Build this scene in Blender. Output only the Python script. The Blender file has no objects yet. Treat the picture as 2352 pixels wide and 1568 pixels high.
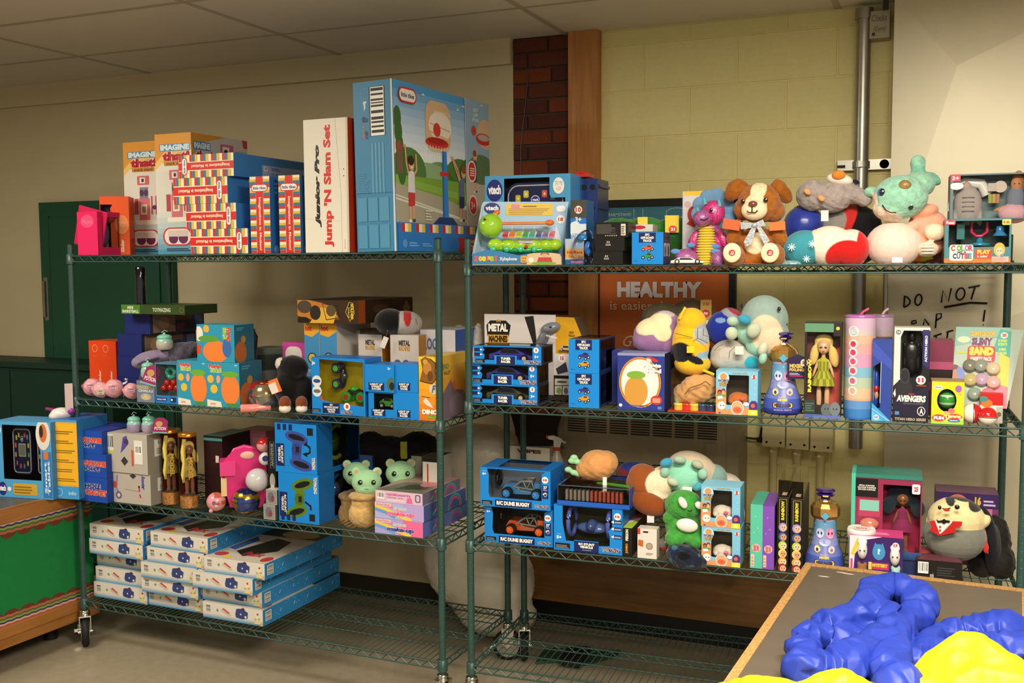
import bpy,math,random
import numpy as np
from math import sin,cos,pi,radians,sqrt
from mathutils import Vector as V,Matrix,Euler
random.seed(7)
SC=bpy.context.scene
COL=SC.collection
CAM_R=(0.92100,0.38947,-0.00592);CAM_U=(-0.02485,0.07394,0.99695);CAM_F=(-0.38836,0.91805,-0.07782)
CAM_O=V((0.0,0.0,1.654))
FPX=2351.66
_r=V(CAM_R).normalized();_f=V(CAM_F).normalized();_u=_r.cross(_f)
cd=bpy.data.cameras.new('camera');cam=bpy.data.objects.new('camera',cd);COL.objects.link(cam)
cd.sensor_width=36;cd.lens=FPX/2352*36;cd.clip_start=0.05
m3=Matrix((_r,_u,-_f)).transposed();cam.matrix_world=Matrix.Translation(CAM_O)@m3.to_4x4()
SC.camera=cam
w=bpy.data.worlds.new('world');SC.world=w;w.use_nodes=True
w.node_tree.nodes['Background'].inputs[0].default_value=(1.0,0.93,0.80,1)
w.node_tree.nodes['Background'].inputs[1].default_value=0.42
def area(name,loc,power,col=(1,0.92,0.78)):
 l=bpy.data.lights.new(name,'AREA');l.shape='RECTANGLE';l.size=1.15;l.size_y=0.55;l.energy=power;l.color=col
 o=bpy.data.objects.new(name,l);o.location=loc;COL.objects.link(o);return o
area('troffer_light',(-3.50,1.85,2.60),58)
area('troffer_light',(0.10,1.55,2.60),118)
area('troffer_light',(0.5,-0.6,2.60),130)
vs=SC.view_settings
SC.display_settings.display_device='sRGB'
vs.view_transform='Standard';vs.look='None';vs.gamma=1;vs.use_curve_mapping=False;vs.exposure=0.1
SC.render.film_transparent=False
SC.cycles.max_bounces=8;SC.cycles.transparent_max_bounces=16
def lin(h):
 if not isinstance(h,str):return h
 h=h.lstrip('#');o=[]
 if len(h)==3:h=''.join(c*2 for c in h)
 for i in(0,2,4):
  c=int(h[i:i+2],16)/255;o.append(c/12.92 if c<=0.04045 else((c+0.055)/1.055)**2.4)
 return tuple(o)
def mixc(a,b,t):
 a,b=lin(a),lin(b);return tuple(a[i]+(b[i]-a[i])*t for i in range(3))
MATS={}
def material(name,rough=0.5,spec=0.4,metal=0.0,col=None,noise=0.0,nscale=30,bump=0.0,bscale=200,sheen=0.0,coat=0.0,alpha=None,emit=None):
 if name in MATS:return MATS[name]
 m=bpy.data.materials.new(name);m.use_nodes=True;nt=m.node_tree;b=nt.nodes['Principled BSDF']
 b.inputs['Roughness'].default_value=rough;b.inputs['Specular IOR Level'].default_value=spec;b.inputs['Metallic'].default_value=metal
 b.inputs['Sheen Weight'].default_value=sheen;b.inputs['Coat Weight'].default_value=coat;b.inputs['Coat Roughness'].default_value=0.12
 if col is None:
  a=nt.nodes.new('ShaderNodeAttribute');a.attribute_name='Col';src=a.outputs['Color']
 else:
  a=nt.nodes.new('ShaderNodeRGB');a.outputs[0].default_value=(*lin(col),1);src=a.outputs[0]
 tc=nt.nodes.new('ShaderNodeTexCoord')
 if noise:
  n=nt.nodes.new('ShaderNodeTexNoise');n.inputs['Scale'].default_value=nscale;n.inputs['Detail'].default_value=4
  nt.links.new(tc.outputs['Object'],n.inputs['Vector'])
  mr=nt.nodes.new('ShaderNodeMapRange');mr.inputs[1].default_value=0.25;mr.inputs[2].default_value=0.75;mr.inputs[3].default_value=1-noise;mr.inputs[4].default_value=1+noise*0.5
  nt.links.new(n.outputs['Fac'],mr.inputs[0])
  mx=nt.nodes.new('ShaderNodeVectorMath');mx.operation='SCALE'
  nt.links.new(src,mx.inputs[0]);nt.links.new(mr.outputs[0],mx.inputs['Scale']);src=mx.outputs[0]
 nt.links.new(src,b.inputs['Base Color'])
 if bump:
  n2=nt.nodes.new('ShaderNodeTexNoise');n2.inputs['Scale'].default_value=bscale;n2.inputs['Detail'].default_value=3
  nt.links.new(tc.outputs['Object'],n2.inputs['Vector'])
  bp=nt.nodes.new('ShaderNodeBump');bp.inputs['Strength'].default_value=bump;bp.inputs['Distance'].default_value=0.004
  nt.links.new(n2.outputs['Fac'],bp.inputs['Height']);nt.links.new(bp.outputs[0],b.inputs['Normal'])
 MATS[name]=m;return m
CARD=material('printed_card',0.42,0.35,noise=0.03,nscale=25)
PRINT=material('ink_print',0.42,0.35)
PLASTIC=material('toy_plastic',0.28,0.5)
GLOSS=material('glossy_plastic',0.10,0.6,coat=0.5)
PLUSH=material('plush_fabric',0.95,0.15,sheen=0.25,noise=0.08,nscale=60,bump=0.35,bscale=260)
FUR=material('shaggy_fur',0.95,0.15,sheen=0.3,noise=0.28,nscale=55,bump=1.0,bscale=95)
CLOTH=material('cloth',0.8,0.2,sheen=0.1,noise=0.05,bump=0.2,bscale=400)
GLITTER=material('glitter_fabric',0.3,0.8,noise=0.45,nscale=170,bump=0.8,bscale=160,coat=0.3)
FOIL=material('metallic_foil',0.2,0.6,metal=0.75)
EPOXY=material('green_epoxy',0.38,0.5,col='#2c4a42',noise=0.15,nscale=40)
CHROME=material('chrome',0.14,0.5,metal=1.0,col='#d8d4c8')
RUBBER=material('rubber',0.6,0.3,col='#1c1c1b')
GALV=material('galvanized_steel',0.34,0.5,metal=0.9,col='#a8a59a',noise=0.12,nscale=18)
WOOD=material('plain',0.5,0.35)
def clear_mat(name,tint,fac):
 m=bpy.data.materials.new(name);m.use_nodes=True;nt=m.node_tree;nt.nodes.clear()
 o=nt.nodes.new('ShaderNodeOutputMaterial');t=nt.nodes.new('ShaderNodeBsdfTransparent');g=nt.nodes.new('ShaderNodeBsdfGlossy')
 t.inputs[0].default_value=(*lin(tint),1);g.inputs['Roughness'].default_value=0.08;g.inputs[0].default_value=(0.9,0.9,0.9,1)
 lw=nt.nodes.new('ShaderNodeLayerWeight');lw.inputs[0].default_value=fac
 mx=nt.nodes.new('ShaderNodeMixShader');nt.links.new(lw.outputs['Fresnel'],mx.inputs[0]);nt.links.new(t.outputs[0],mx.inputs[1]);nt.links.new(g.outputs[0],mx.inputs[2])
 nt.links.new(mx.outputs[0],o.inputs[0]);return m
CLEAR=clear_mat('clear_plastic','#f2f2ee',0.18)
CLEARB=clear_mat('clear_plastic_bluish','#dfe8f6',0.22)
class MB:
 def __init__(s):s.v=[];s.f=[];s.c=[];s.sm=[];s.M=None
 def add(s,vs,fs,col,smooth=False):
  k=len(s.v);M=s.M
  s.v+=[tuple(M@V(p))for p in vs]if M is not None else[tuple(p)for p in vs]
  multi=isinstance(col,list);c0=None if multi else lin(col)
  for i,f in enumerate(fs):
   s.f.append([k+j for j in f]);s.c.append(lin(col[i])if multi else c0);s.sm.append(smooth)
  return s
 def quad(s,a,b,c,d,col):return s.add([a,b,c,d],[(0,1,2,3)],col)
 def poly(s,pts,col):return s.add(pts,[tuple(range(len(pts)))],col)
 def box(s,x0,y0,z0,x1,y1,z1,col,cols=None):
  vs=[(x0,y0,z0),(x1,y0,z0),(x1,y1,z0),(x0,y1,z0),(x0,y0,z1),(x1,y0,z1),(x1,y1,z1),(x0,y1,z1)]
  fs=[(0,1,5,4),(1,2,6,5),(2,3,7,6),(3,0,4,7),(4,5,6,7),(3,2,1,0)]
  return s.add(vs,fs,[c if c is not None else col for c in cols]if cols else col)
 def ell(s,c,r,col,n=20,m=12,rot=None,cf=None):
  R=Euler(rot).to_matrix()if rot else None;vs=[];fs=[];cs=[]
  r=(r,r,r)if not hasattr(r,'__len__')else r
  for i in range(m+1):
   t=pi*i/m
   for j in range(n):
    a=2*pi*j/n;d=V((sin(t)*cos(a),sin(t)*sin(a),cos(t)));p=V((d.x*r[0],d.y*r[1],d.z*r[2]))
    if R:p=R@p
    vs.append(p+V(c))
  for i in range(m):
   for j in range(n):
    fs.append((i*n+j,(i+1)*n+j,(i+1)*n+(j+1)%n,i*n+(j+1)%n))
    if cf:
     t=pi*(i+.5)/m;a=2*pi*(j+.5)/n;cs.append(cf(V((sin(t)*cos(a),sin(t)*sin(a),cos(t)))))
  return s.add(vs,fs,cs if cf else col,True)
 def lathe(s,c,prof,col,n=24,axis='z',smooth=True,cap=True):
  vs=[];fs=[];cs=[]
  for p in prof:
   for j in range(n):
    a=2*pi*j/n;x,y,z=p[0]*cos(a),p[0]*sin(a),p[1]
    q={'z':(x,y,z),'y':(x,z,-y),'x':(z,x,y)}[axis]
    vs.append((q[0]+c[0],q[1]+c[1],q[2]+c[2]))
  for i in range(len(prof)-1):
   k=prof[i+1][2]if len(prof[i+1])>2 else col
   for j in range(n):
    fs.append((i*n+j,i*n+(j+1)%n,(i+1)*n+(j+1)%n,(i+1)*n+j));cs.append(k)
  s.add(vs,fs,cs,smooth)
  if cap:
   s.add(vs[:n],[tuple(range(n))[::-1]],prof[0][2]if len(prof[0])>2 else col);s.add(vs[-n:],[tuple(range(n))],prof[-1][2]if len(prof[-1])>2 else col)
  return s
 def tube(s,pts,r,col,n=8,closed=False,smooth=True):
  pts=[V(p)for p in pts];N=len(pts);vs=[];fs=[]
  rr=r if hasattr(r,'__len__')else[r]*N
  for i,p in enumerate(pts):
   a=pts[(i-1)%N]if(closed or i)else p;b=pts[(i+1)%N]if(closed or i<N-1)else p
   t=(b-a).normalized();up=V((0,0,1))if abs(t.z)<0.95 else V((0,1,0));x=t.cross(up).normalized();y=x.cross(t)
   for j in range(n):
    q=2*pi*j/n;vs.append(p+(x*cos(q)+y*sin(q))*rr[i])
  for i in range(N if closed else N-1):
   k=(i+1)%N
   for j in range(n):fs.append((i*n+j,i*n+(j+1)%n,k*n+(j+1)%n,k*n+j))
  s.add(vs,fs,col,smooth)
  if not closed:s.add(vs[:n],[tuple(range(n))],col);s.add(vs[-n:],[tuple(range(n))[::-1]],col)
  return s
 def torus(s,c,R,r,col,axis='y',n=24,m=8):
  pts=[]
  for i in range(n):
   a=2*pi*i/n;x,y=R*cos(a),R*sin(a)
   pts.append({'y':(c[0]+x,c[1],c[2]+y),'z':(c[0]+x,c[1]+y,c[2]),'x':(c[0],c[1]+x,c[2]+y)}[axis])
  return s.tube(pts,r,col,m,True)
 def prism(s,pts,y0,y1,col,side=None):
  n=len(pts);a=[(p[0],y0,p[1])for p in pts];b=[(p[0],y1,p[1])for p in pts]
  fs=[tuple(range(n)),tuple(range(2*n-1,n-1,-1))]+[(i,n+i,n+(i+1)%n,(i+1)%n)for i in range(n)]
  return s.add(a+b,fs,[col,col]+[side or col]*n)
 def build(s,name,mat,parent=None,loc=None,rz=0.0,bevel=0.0,rot=None):
  me=bpy.data.meshes.new(name);me.from_pydata(s.v,[],s.f)
  me.polygons.foreach_set('use_smooth',s.sm)
  at=me.attributes.new('Col','FLOAT_COLOR','CORNER');buf=[]
  for f,c in zip(s.f,s.c):buf+=[c[0],c[1],c[2],1.0]*len(f)
  at.data.foreach_set('color',buf)
  me.materials.append(mat);me.update()
  return link(name,me,parent,loc,rz,rot)
def link(name,me,parent=None,loc=None,rz=0.0,rot=None):
 o=bpy.data.objects.new(name,me);COL.objects.link(o)
 if parent is not None:o.parent=parent
 if loc is not None:o.location=loc
 o.rotation_euler=rot if rot else(0,0,rz)
 return o
def tag(o,label,cat,group=None,kind=None):
 if label:o['label']=label
 if cat:o['category']=cat
 if group:o['group']=group
 if kind:o['kind']=kind
 return o
def thing(name,label,cat,loc=(0,0,0),rz=0.0,group=None,rot=None):
 return tag(link(name,None,None,loc,rz,rot),label,cat,group)
def struct(o):o['kind']='structure';return o
def dup(root,loc=None,rz=None,label=None,name=None):
 def cp(o,par):
  c=o.copy();COL.objects.link(c)
  if par is not None:c.parent=par
  for ch in list(o.children):cp(ch,c)
  return c
 c=cp(root,None)
 if loc is not None:c.location=loc
 if rz is not None:c.rotation_euler=(0,0,rz)
 if label:c['label']=label
 return c
_TX={}
def text_mesh(s,bold=0.0,shear=0.0):
 k=(s,bold,shear)
 if k in _TX:return _TX[k]
 cu=bpy.data.curves.new('txt','FONT');cu.body=s;cu.resolution_u=2;cu.offset=bold;cu.shear=shear;cu.align_x='CENTER';cu.space_line=0.98
 cu.fill_mode='FRONT' if hasattr(cu,'fill_mode')else cu.fill_mode
 o=bpy.data.objects.new('txt',cu);me=o.to_mesh()
 vs=[(v.co.x,v.co.y)for v in me.vertices];fs=[tuple(p.vertices)for p in me.polygons]
 o.to_mesh_clear();bpy.data.objects.remove(o);bpy.data.curves.remove(cu)
 if vs:
  x0=min(v[0]for v in vs);x1=max(v[0]for v in vs);y0=min(v[1]for v in vs);y1=max(v[1]for v in vs)
  vs=[((v[0]-x0)/max(x1-x0,1e-6),(v[1]-y0)/max(y1-y0,1e-6))for v in vs]
  asp=(x1-x0)/max(y1-y0,1e-6)
 else:asp=1
 _TX[k]=(vs,fs,asp);return _TX[k]
class Art:
 """2D shapes in face fractions (0..1), stacked in thin ink layers."""
 STEP=0.00005
 def __init__(s,w,h):s.w,s.h,s.L=w,h,[];s.z=0.0004
 def _p(s,pts,fs,col):
  if any(x<0 or x>1 or y<0 or y>1 for x,y in pts):
   P2,F2=[],[]
   for f in fs:
    P=[pts[i]for i in f]
    for ax,lim,sg in((0,0,1),(0,1,-1),(1,0,1),(1,1,-1)):
     Q=[]
     for i in range(len(P)):
      a,b=P[i-1],P[i];da,db=(a[ax]-lim)*sg,(b[ax]-lim)*sg
      if(da>=0)!=(db>=0):t=da/(da-db);Q.append((a[0]+(b[0]-a[0])*t,a[1]+(b[1]-a[1])*t))
      if db>=0:Q.append(b)
     P=Q
     if not P:break
    if len(P)>2:F2.append(tuple(range(len(P2),len(P2)+len(P))));P2+=P
   pts,fs=P2,F2
   if not fs:return s
  s.L.append(([(x*s.w,y*s.h)for x,y in pts],fs,lin(col),s.z));s.z+=s.STEP;return s
 def poly(s,pts,col):return s._p(pts,[tuple(range(len(pts)))],col)
 def rect(s,x0,y0,x1,y1,col):return s.poly([(x0,y0),(x1,y0),(x1,y1),(x0,y1)],col)
 def ell(s,cx,cy,rx,ry,col,n=22,rot=0):
  c,q=cos(rot),sin(rot);k=s.w/s.h;P=[]
  for i in range(n):
   a,b=rx*cos(2*pi*i/n),ry*sin(2*pi*i/n)
   P.append((cx+a*c-b*q/k,cy+a*q*k+b*c))
  return s.poly(P,col)
 def circ(s,cx,cy,r,col,n=20):return s.ell(cx,cy,r,r*s.w/s.h,col,n)
 def rr(s,x0,y0,x1,y1,r,col):
  rx=r*min((x1-x0)*s.w,(y1-y0)*s.h)/s.w;ry=rx*s.w/s.h;P=[]
  for cx,cy,a0 in((x1-rx,y1-ry,0),(x0+rx,y1-ry,90),(x0+rx,y0+ry,180),(x1-rx,y0+ry,270)):
   for i in range(6):a=radians(a0+18*i);P.append((cx+rx*cos(a),cy+ry*sin(a)))
  return s.poly(P,col)
 def line(s,pts,wd,col,closed=False):
  P=[V((x*s.w,y*s.h))for x,y in pts]
  if closed:P.append(P[0])
  vs=[];fs=[]
  for i,p in enumerate(P):
   a=P[max(i-1,0)];b=P[min(i+1,len(P)-1)]
   if closed and i in(0,len(P)-1):a=P[-2];b=P[1]
   d=(b-a).normalized()if(b-a).length>0 else V((1,0));n=V((-d.y,d.x))*wd*0.5
   vs+=[((p+n).x/s.w,(p+n).y/s.h),((p-n).x/s.w,(p-n).y/s.h)]
  for i in range(len(P)-1):fs.append((2*i,2*i+1,2*i+3,2*i+2))
  return s._p(vs,fs,col)
 def ring(s,cx,cy,rx,ry,wd,col,n=24):return s.line([(cx+rx*cos(2*pi*i/n),cy+ry*sin(2*pi*i/n))for i in range(n)],wd,col,True)
 def grad(s,x0,y0,x1,y1,c0,c1,n=8):
  for i in range(n):s.rect(x0,y0+(y1-y0)*i/n,x1,y0+(y1-y0)*(i+1)/n,mixc(c0,c1,i/(n-1)))
  return s
 def text(s,t,x0,y0,x1,y1,col,bold=0.02,rot=0,out=None,ow=0.05,shear=0.0,keep=False):
  for b,c in(((bold+ow,out),)if out else())+((bold,col),):
   vs,fs,asp=text_mesh(t,b,shear)
   if not vs:return s
   e=0.0 if b==bold else ow*0.6*abs(y1-y0)if rot in(0,180)else 0
   ex=e*s.h/s.w
   X0,X1,Y0,Y1=x0-ex,x1+ex,y0-e,y1+e
   if keep:
    W,H=(X1-X0)*s.w,(Y1-Y0)*s.h
    if rot in(90,270):W,H=H,W
    if W/H>asp:sw,sh=H*asp/W,1
    else:sw,sh=1,W/asp/H
    vs=[(0.5+(a-0.5)*sw,0.5+(b_-0.5)*sh)for a,b_ in vs]
   P=[]
   for a,b_ in vs:
    if rot==90:a,b_=1-b_,a
    elif rot==180:a,b_=1-a,1-b_
    elif rot==270:a,b_=b_,1-a
    P.append((X0+(X1-X0)*a,Y0+(Y1-Y0)*b_))
   s._p(P,fs,c)
  return s
 def lines(s,x0,y0,x1,y1,n,col,gap=0.5,jit=True):
  rd=random.Random(int((x0+y0)*999)+n)
  hh=(y1-y0)/n
  for i in range(n):
   e=x1-(x1-x0)*(rd.random()*0.35 if jit else 0)
   s.rect(x0,y0+hh*i,e,y0+hh*(i+1-gap),col)
  return s
 def barcode(s,x0,y0,x1,y1,n=11,vert=False,bg='#f4f2ea'):
  s.rect(x0,y0,x1,y1,bg);rd=random.Random(n);L=(y1-y0)if vert else(x1-x0);t=0.06
  while t<0.92:
   wd=rd.choice((0.025,0.04,0.06))
   if vert:s.rect(x0+(x1-x0)*.08,y0+L*t,x1-(x1-x0)*.08,y0+L*(t+wd),'#161616')
   else:s.rect(x0+L*t,y0+(y1-y0)*.2,x0+L*(t+wd),y1-(y1-y0)*.08,'#161616')
   t+=wd+rd.choice((0.03,0.05,0.07))
  return s
 def price(s,cx,cy,r,t):return s.circ(cx,cy,r,'#f6f0e6').ring(cx,cy,r*.97,r*.97*s.w/s.h,r*s.w*.08,'#e08a78').text(t,cx-r*.68,cy-r*.42*s.w/s.h,cx+r*.68,cy+r*.42*s.w/s.h,'#c22a22',.05,keep=True)
 def emit(s,mb,org,ex,ey):
  org,ex,ey=V(org),V(ex),V(ey);n=ex.cross(ey).normalized()
  for pts,fs,col,z in s.L:mb.add([org+ex*p[0]+ey*p[1]+n*z for p in pts],fs,col)
  return mb
 def build(s,name,parent,org,ex=(1,0,0),ey=(0,0,1),mat=None):
  return s.emit(MB(),org,ex,ey).build(name,mat or PRINT,parent)
def blob(name,parts,mat,parent=None,voxel=None,smooth=4,loc=None,rz=0.0,patches=(),rot=None,wob=0.0):
 """parts: (centre, radii, colour[, euler]); fused by voxel remesh; patches recolour the surface: (centre, radii, colour[, euler])"""
 mb=MB()
 for p in parts:mb.ell(p[0],p[1],p[2],18,12,p[3]if len(p)>3 else None)
 me=bpy.data.meshes.new(name);me.from_pydata(mb.v,[],mb.f);o=bpy.data.objects.new('tmp',me);COL.objects.link(o)
 ext=max(max(v[i]for v in mb.v)-min(v[i]for v in mb.v)for i in range(3))
 r=o.modifiers.new('r','REMESH');r.mode='VOXEL';r.voxel_size=(voxel or ext/42)*(.62 if patches else.9)
 if smooth:q=o.modifiers.new('s','SMOOTH');q.factor=0.5;q.iterations=smooth*(2 if patches else 1)
 dg=bpy.context.evaluated_depsgraph_get();nm=bpy.data.meshes.new_from_object(o.evaluated_get(dg));bpy.data.objects.remove(o);bpy.data.meshes.remove(me)
 nm.name=name
 N=len(nm.vertices);co=np.empty(N*3,'f');nm.vertices.foreach_get('co',co);co=co.reshape(-1,3)
 def val(p):
  d=co-np.array(p[0],'f')
  if len(p)>3:d=d@np.array(Euler(p[3]).to_matrix(),'f')
  rr=p[1]if hasattr(p[1],'__len__')else(p[1],)*3
  return np.sqrt(((d/np.array(rr,'f'))**2).sum(1))
 best=np.argmin(np.stack([val(p)for p in parts]),0);vc=np.ones((N,4),'f');vc[:,:3]=np.array([lin(p[2])for p in parts],'f')[best]
 for p in reversed(patches):
  k=np.clip((1-val(p))/.05+.5,0,1)[:,None];vc[:,:3]=vc[:,:3]*(1-k)+np.array(lin(p[2]),'f')*k
 if wob:
  nr=np.empty(N*3,'f');nm.vertices.foreach_get('normal',nr);x,y,z=co.T
  co=co+nr.reshape(-1,3)*(np.sin(x*160+z*90)*np.sin(z*140+1)*np.sin(y*150+2))[:,None]*wob;nm.vertices.foreach_set('co',co.ravel().astype('f'))
 at=nm.attributes.new('Col','FLOAT_COLOR','POINT');at.data.foreach_set('color',vc.ravel())
 nm.polygons.foreach_set('use_smooth',[True]*len(nm.polygons));nm.materials.clear();nm.materials.append(mat);nm.update()
 return link(name,nm,parent,loc,rz,rot)
def ray(x,y):return _f+_r*((x-1176)/FPX)-_u*((y-784)/FPX)
class Unit:
 """a shelving unit: u along its length, v from its front edge back, z up"""
 def __init__(s,o,ang,W,D,zs):s.o=V((o[0],o[1],0));s.a=radians(ang);s.W,s.D,s.zs=W,D,zs;s.ex=V((cos(s.a),sin(s.a),0));s.ey=V((-sin(s.a),cos(s.a),0))
 def P(s,u,v,z=0):return s.o+s.ex*u+s.ey*v+V((0,0,z))
 def onv(s,x,y,v):
  d=ray(x,y);t=(s.o+s.ey*v-CAM_O).dot(s.ey)/d.dot(s.ey);p=CAM_O+d*t
  return(p-s.o).dot(s.ex),p.z
 def onz(s,x,y,z):
  d=ray(x,y);p=CAM_O+d*((z-CAM_O.z)/d.z);return(p-s.o).dot(s.ex),(p-s.o).dot(s.ey)
 def onu(s,x,y,u):
  d=ray(x,y);t=(s.o+s.ex*u-CAM_O).dot(s.ex)/d.dot(s.ex);p=CAM_O+d*t
  return(p-s.o).dot(s.ey),p.z
 def fit(s,x0,x1,yt,yb,v,z=None):
  """front face between pixels x0..x1, top at yt, standing at height z (or at yb) on plane v -> u0, width, z, height"""
  ym=(yt+yb)/2;xm=(x0+x1)/2
  u0=s.onv(x0,ym,v)[0];u1=s.onv(x1,ym,v)[0];zt=s.onv(xm,yt,v)[1]
  zb=s.onv(xm,yb,v)[1]if z is None else z
  return u0,u1-u0,zb,zt-zb
class Stage:
 """a spot on a shelf with a local frame turned to face the room: x sideways, y away, z up"""
 def __init__(s,U,xc,v,z,turn=0.0):
  u=U.onv(xc,800 if z<1.3 else 600,v)[0]
  for _ in range(3):
   P=U.P(u,v,z);d=P-CAM_O;y=784-FPX*d.dot(_u)/d.dot(_f);u=U.onv(xc,y,v)[0]
  s.P=U.P(u,v,z);d=s.P-CAM_O;s.a=math.atan2(d.y,d.x)-pi/2+turn
  s.ex=V((cos(s.a),sin(s.a),0));s.ey=V((-sin(s.a),cos(s.a),0));s.s=d.dot(_f)/FPX*1.0
 def p(s,x,y,d=0.0):
  r=ray(x,y);t=(s.P+s.ey*d-CAM_O).dot(s.ey)/r.dot(s.ey);q=CAM_O+r*t-s.P
  return(q.dot(s.ex),q.dot(s.ey),q.z)
 def r(s,*px):return tuple(q*s.s for q in px)if len(px)>1 else px[0]*s.s
 def thing(s,name,label,cat,group=None):return thing(name,label,cat,s.P,s.a,group)
from mathutils.geometry import tessellate_polygon
def face_holes(mb,org,ex,ey,w,h,holes,col):
 """rectangle w x h with cut-outs (fraction polygons), as one card sheet"""
 org,ex,ey=V(org),V(ex),V(ey)
 loops=[[V((0,0,0)),V((w,0,0)),V((w,h,0)),V((0,h,0))]]+[[V((x*w,y*h,0))for x,y in H]for H in holes]
 flat=[p for l in loops for p in l];n=ex.cross(ey)
 tris=[]
 for t in tessellate_polygon(loops):
  a,b,c=(flat[i]for i in t)
  if abs((b-a).cross(c-a).z)<1e-12:continue
  tris.append(t if(b-a).cross(c-a).z>0 else t[::-1])
 mb.add([org+ex*p.x+ey*p.y for p in flat],tris,col)
def rect_hole(x0,y0,x1,y1,r=0.0,asp=1.0):
 if not r:return[(x0,y0),(x1,y0),(x1,y1),(x0,y1)]
 P=[]
 for cx,cy,a0 in((x1-r,y1-r*asp,0),(x0+r,y1-r*asp,90),(x0+r,y0+r*asp,180),(x1-r,y0+r*asp,270)):
  for i in range(5):a=radians(a0+22.5*i);P.append((cx+r*cos(a),cy+r*asp*sin(a)))
 return P
def carton(name,label,cat,U,x0,x1,yt,yb,v,d,cols,z=None,rz=0.0,group=None,front=None,side=None,top=None,left=None,mat=None,holes=None,inside='#2a2a2a',tophole=None,sidehole=None,dy=.7,tilt=0.0,pane=True,stack=False,wid=None):
 """a box standing with its front on plane v; cols = front, side, top. holes: window cut-outs in the front (fractions)"""
 u0,w,zb,h=U.fit(x0,x1,yt,yb,v,None if stack else z)
 if stack:zb=z
 if wid:w=wid
 P=U.P(u0,v,zb);m=MB();cf,cs,ct=cols
 T=.0012
 if not(holes or tophole or sidehole):
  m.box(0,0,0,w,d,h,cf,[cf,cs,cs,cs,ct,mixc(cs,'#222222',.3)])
 else:
  face_holes(m,(0,0,0),(1,0,0),(0,0,1),w,h,holes or[],cf)
  face_holes(m,(w,0,0),(0,1,0),(0,0,1),d,h,sidehole or[],cs)
  face_holes(m,(0,0,h),(1,0,0),(0,1,0),w,d,tophole or[],ct)
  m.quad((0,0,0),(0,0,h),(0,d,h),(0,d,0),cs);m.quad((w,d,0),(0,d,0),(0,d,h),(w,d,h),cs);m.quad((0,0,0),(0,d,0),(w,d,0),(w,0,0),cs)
  k=.003;D=d*dy
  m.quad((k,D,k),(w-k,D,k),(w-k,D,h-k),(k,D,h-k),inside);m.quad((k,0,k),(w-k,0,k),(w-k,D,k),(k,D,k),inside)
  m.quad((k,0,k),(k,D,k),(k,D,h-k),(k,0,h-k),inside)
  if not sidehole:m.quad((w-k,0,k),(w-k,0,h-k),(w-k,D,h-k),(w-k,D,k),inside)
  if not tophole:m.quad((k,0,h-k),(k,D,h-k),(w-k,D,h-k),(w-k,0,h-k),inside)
 o=m.build(name,mat or CARD,None,P,U.a+radians(rz));tag(o,label,cat,group)
 if tilt:o.rotation_euler=(0,radians(tilt),U.a+radians(rz))
 o['w'],o['h'],o['d']=w,h,d;o['top']=zb+h+.0008
 if(holes or tophole or sidehole)and pane:
  g=MB();off=.0008
  for H in holes or[]:g.poly([(x*w,off,y*h)for x,y in H],'#fff')
  for H in sidehole or[]:g.poly([(w-off,x*d,y*h)for x,y in H],'#fff')
  for H in tophole or[]:g.poly([(x*w,y*d,h-off)for x,y in H],'#fff')
  g.build('window_pane',CLEAR,o)
 def Bg(a,b,hol,c):A=Art(a,b);A.rect(0,0,1,1,c)if not hol else A.line([(.0006,.0006),(.9994,.0006),(.9994,.9994),(.0006,.9994)],.0008,c,True);return A
 if front:A=Bg(w,h,holes,cf);front(A);A.build('front_print',o,(0,0,0))
 if side:A=Bg(d,h,sidehole,cs);side(A);A.build('side_print',o,(w,0,0),(0,1,0),(0,0,1))
 if top:A=Bg(w,d,tophole,ct);top(A);A.build('top_print',o,(0,0,h),(1,0,0),(0,1,0))
 if left:A=Art(d,h);left(A);A.build('end_print',o,(0,d,0),(0,-1,0),(0,0,1))
 return o
def WHD(o):return o['w'],o['h'],o['d']
def eye(par,c,r,col='#0d0b0a',white=True,name='eye'):
 m=MB().ell(c,r,col,12,8);rr=r if not hasattr(r,'__len__')else r[0]
 if white:m.ell((c[0]+rr*.3,c[1]-rr*.75,c[2]+rr*.35),rr*.28,'#f4f4f4',8,6)
 return m.build(name,GLOSS,par)
def smile(par,pts,r=.0018,col='#2a1a14',name='mouth'):return MB().tube(pts,r,col,6).build(name,CLOTH,par)
def toy_car(par,c,L,Wd,H,body,rim,dark='#15171a',name='toy_car',prof=None,big=1.0,ang=0.0):
 """small model car facing +x: body, cabin, four wheels"""
 pr=prof or[(-.5,.18),(.5,.18),(.5,.42),(.30,.5),(.12,.86),(-.25,.92),(-.42,.55),(-.5,.5)]
 b=MB();b.M=Matrix.Translation(V(c))@Matrix.Rotation(ang,4,'Z')
 b.prism([(x*L,z*H)for x,z in pr],-Wd*.42,Wd*.42,body)
 o=b.build(name,GLOSS,par)
 g=MB();g.M=b.M
 for s in(-1,1):g.quad((-.24*L,s*Wd*.425,.58*H),(.2*L,s*Wd*.425,.56*H),(.09*L,s*Wd*.425,.82*H),(-.22*L,s*Wd*.425,.86*H),dark)
 g.build('car_windows',PLASTIC,o)
 for x in(-.31,.31):
  for s in(-1,1):
   q=MB();q.M=b.M;R=.22*H*big
   q.lathe((x*L,s*Wd*.44-.1*Wd,R),[(R*.9,0,'#141414'),(R,.03*Wd,'#141414'),(R,.17*Wd,'#141414'),(R*.9,.2*Wd,'#141414'),(R*.55,.2*Wd,rim),(R*.5,.19*Wd,rim)],'#141414',14,'y')
   q.lathe((x*L,s*Wd*.44-.1*Wd,R),[(R*.55,-.001,rim),(R*.5,-.004,rim)],rim,12,'y')
   q.build('wheel',PLASTIC,o)
 return o
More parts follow.
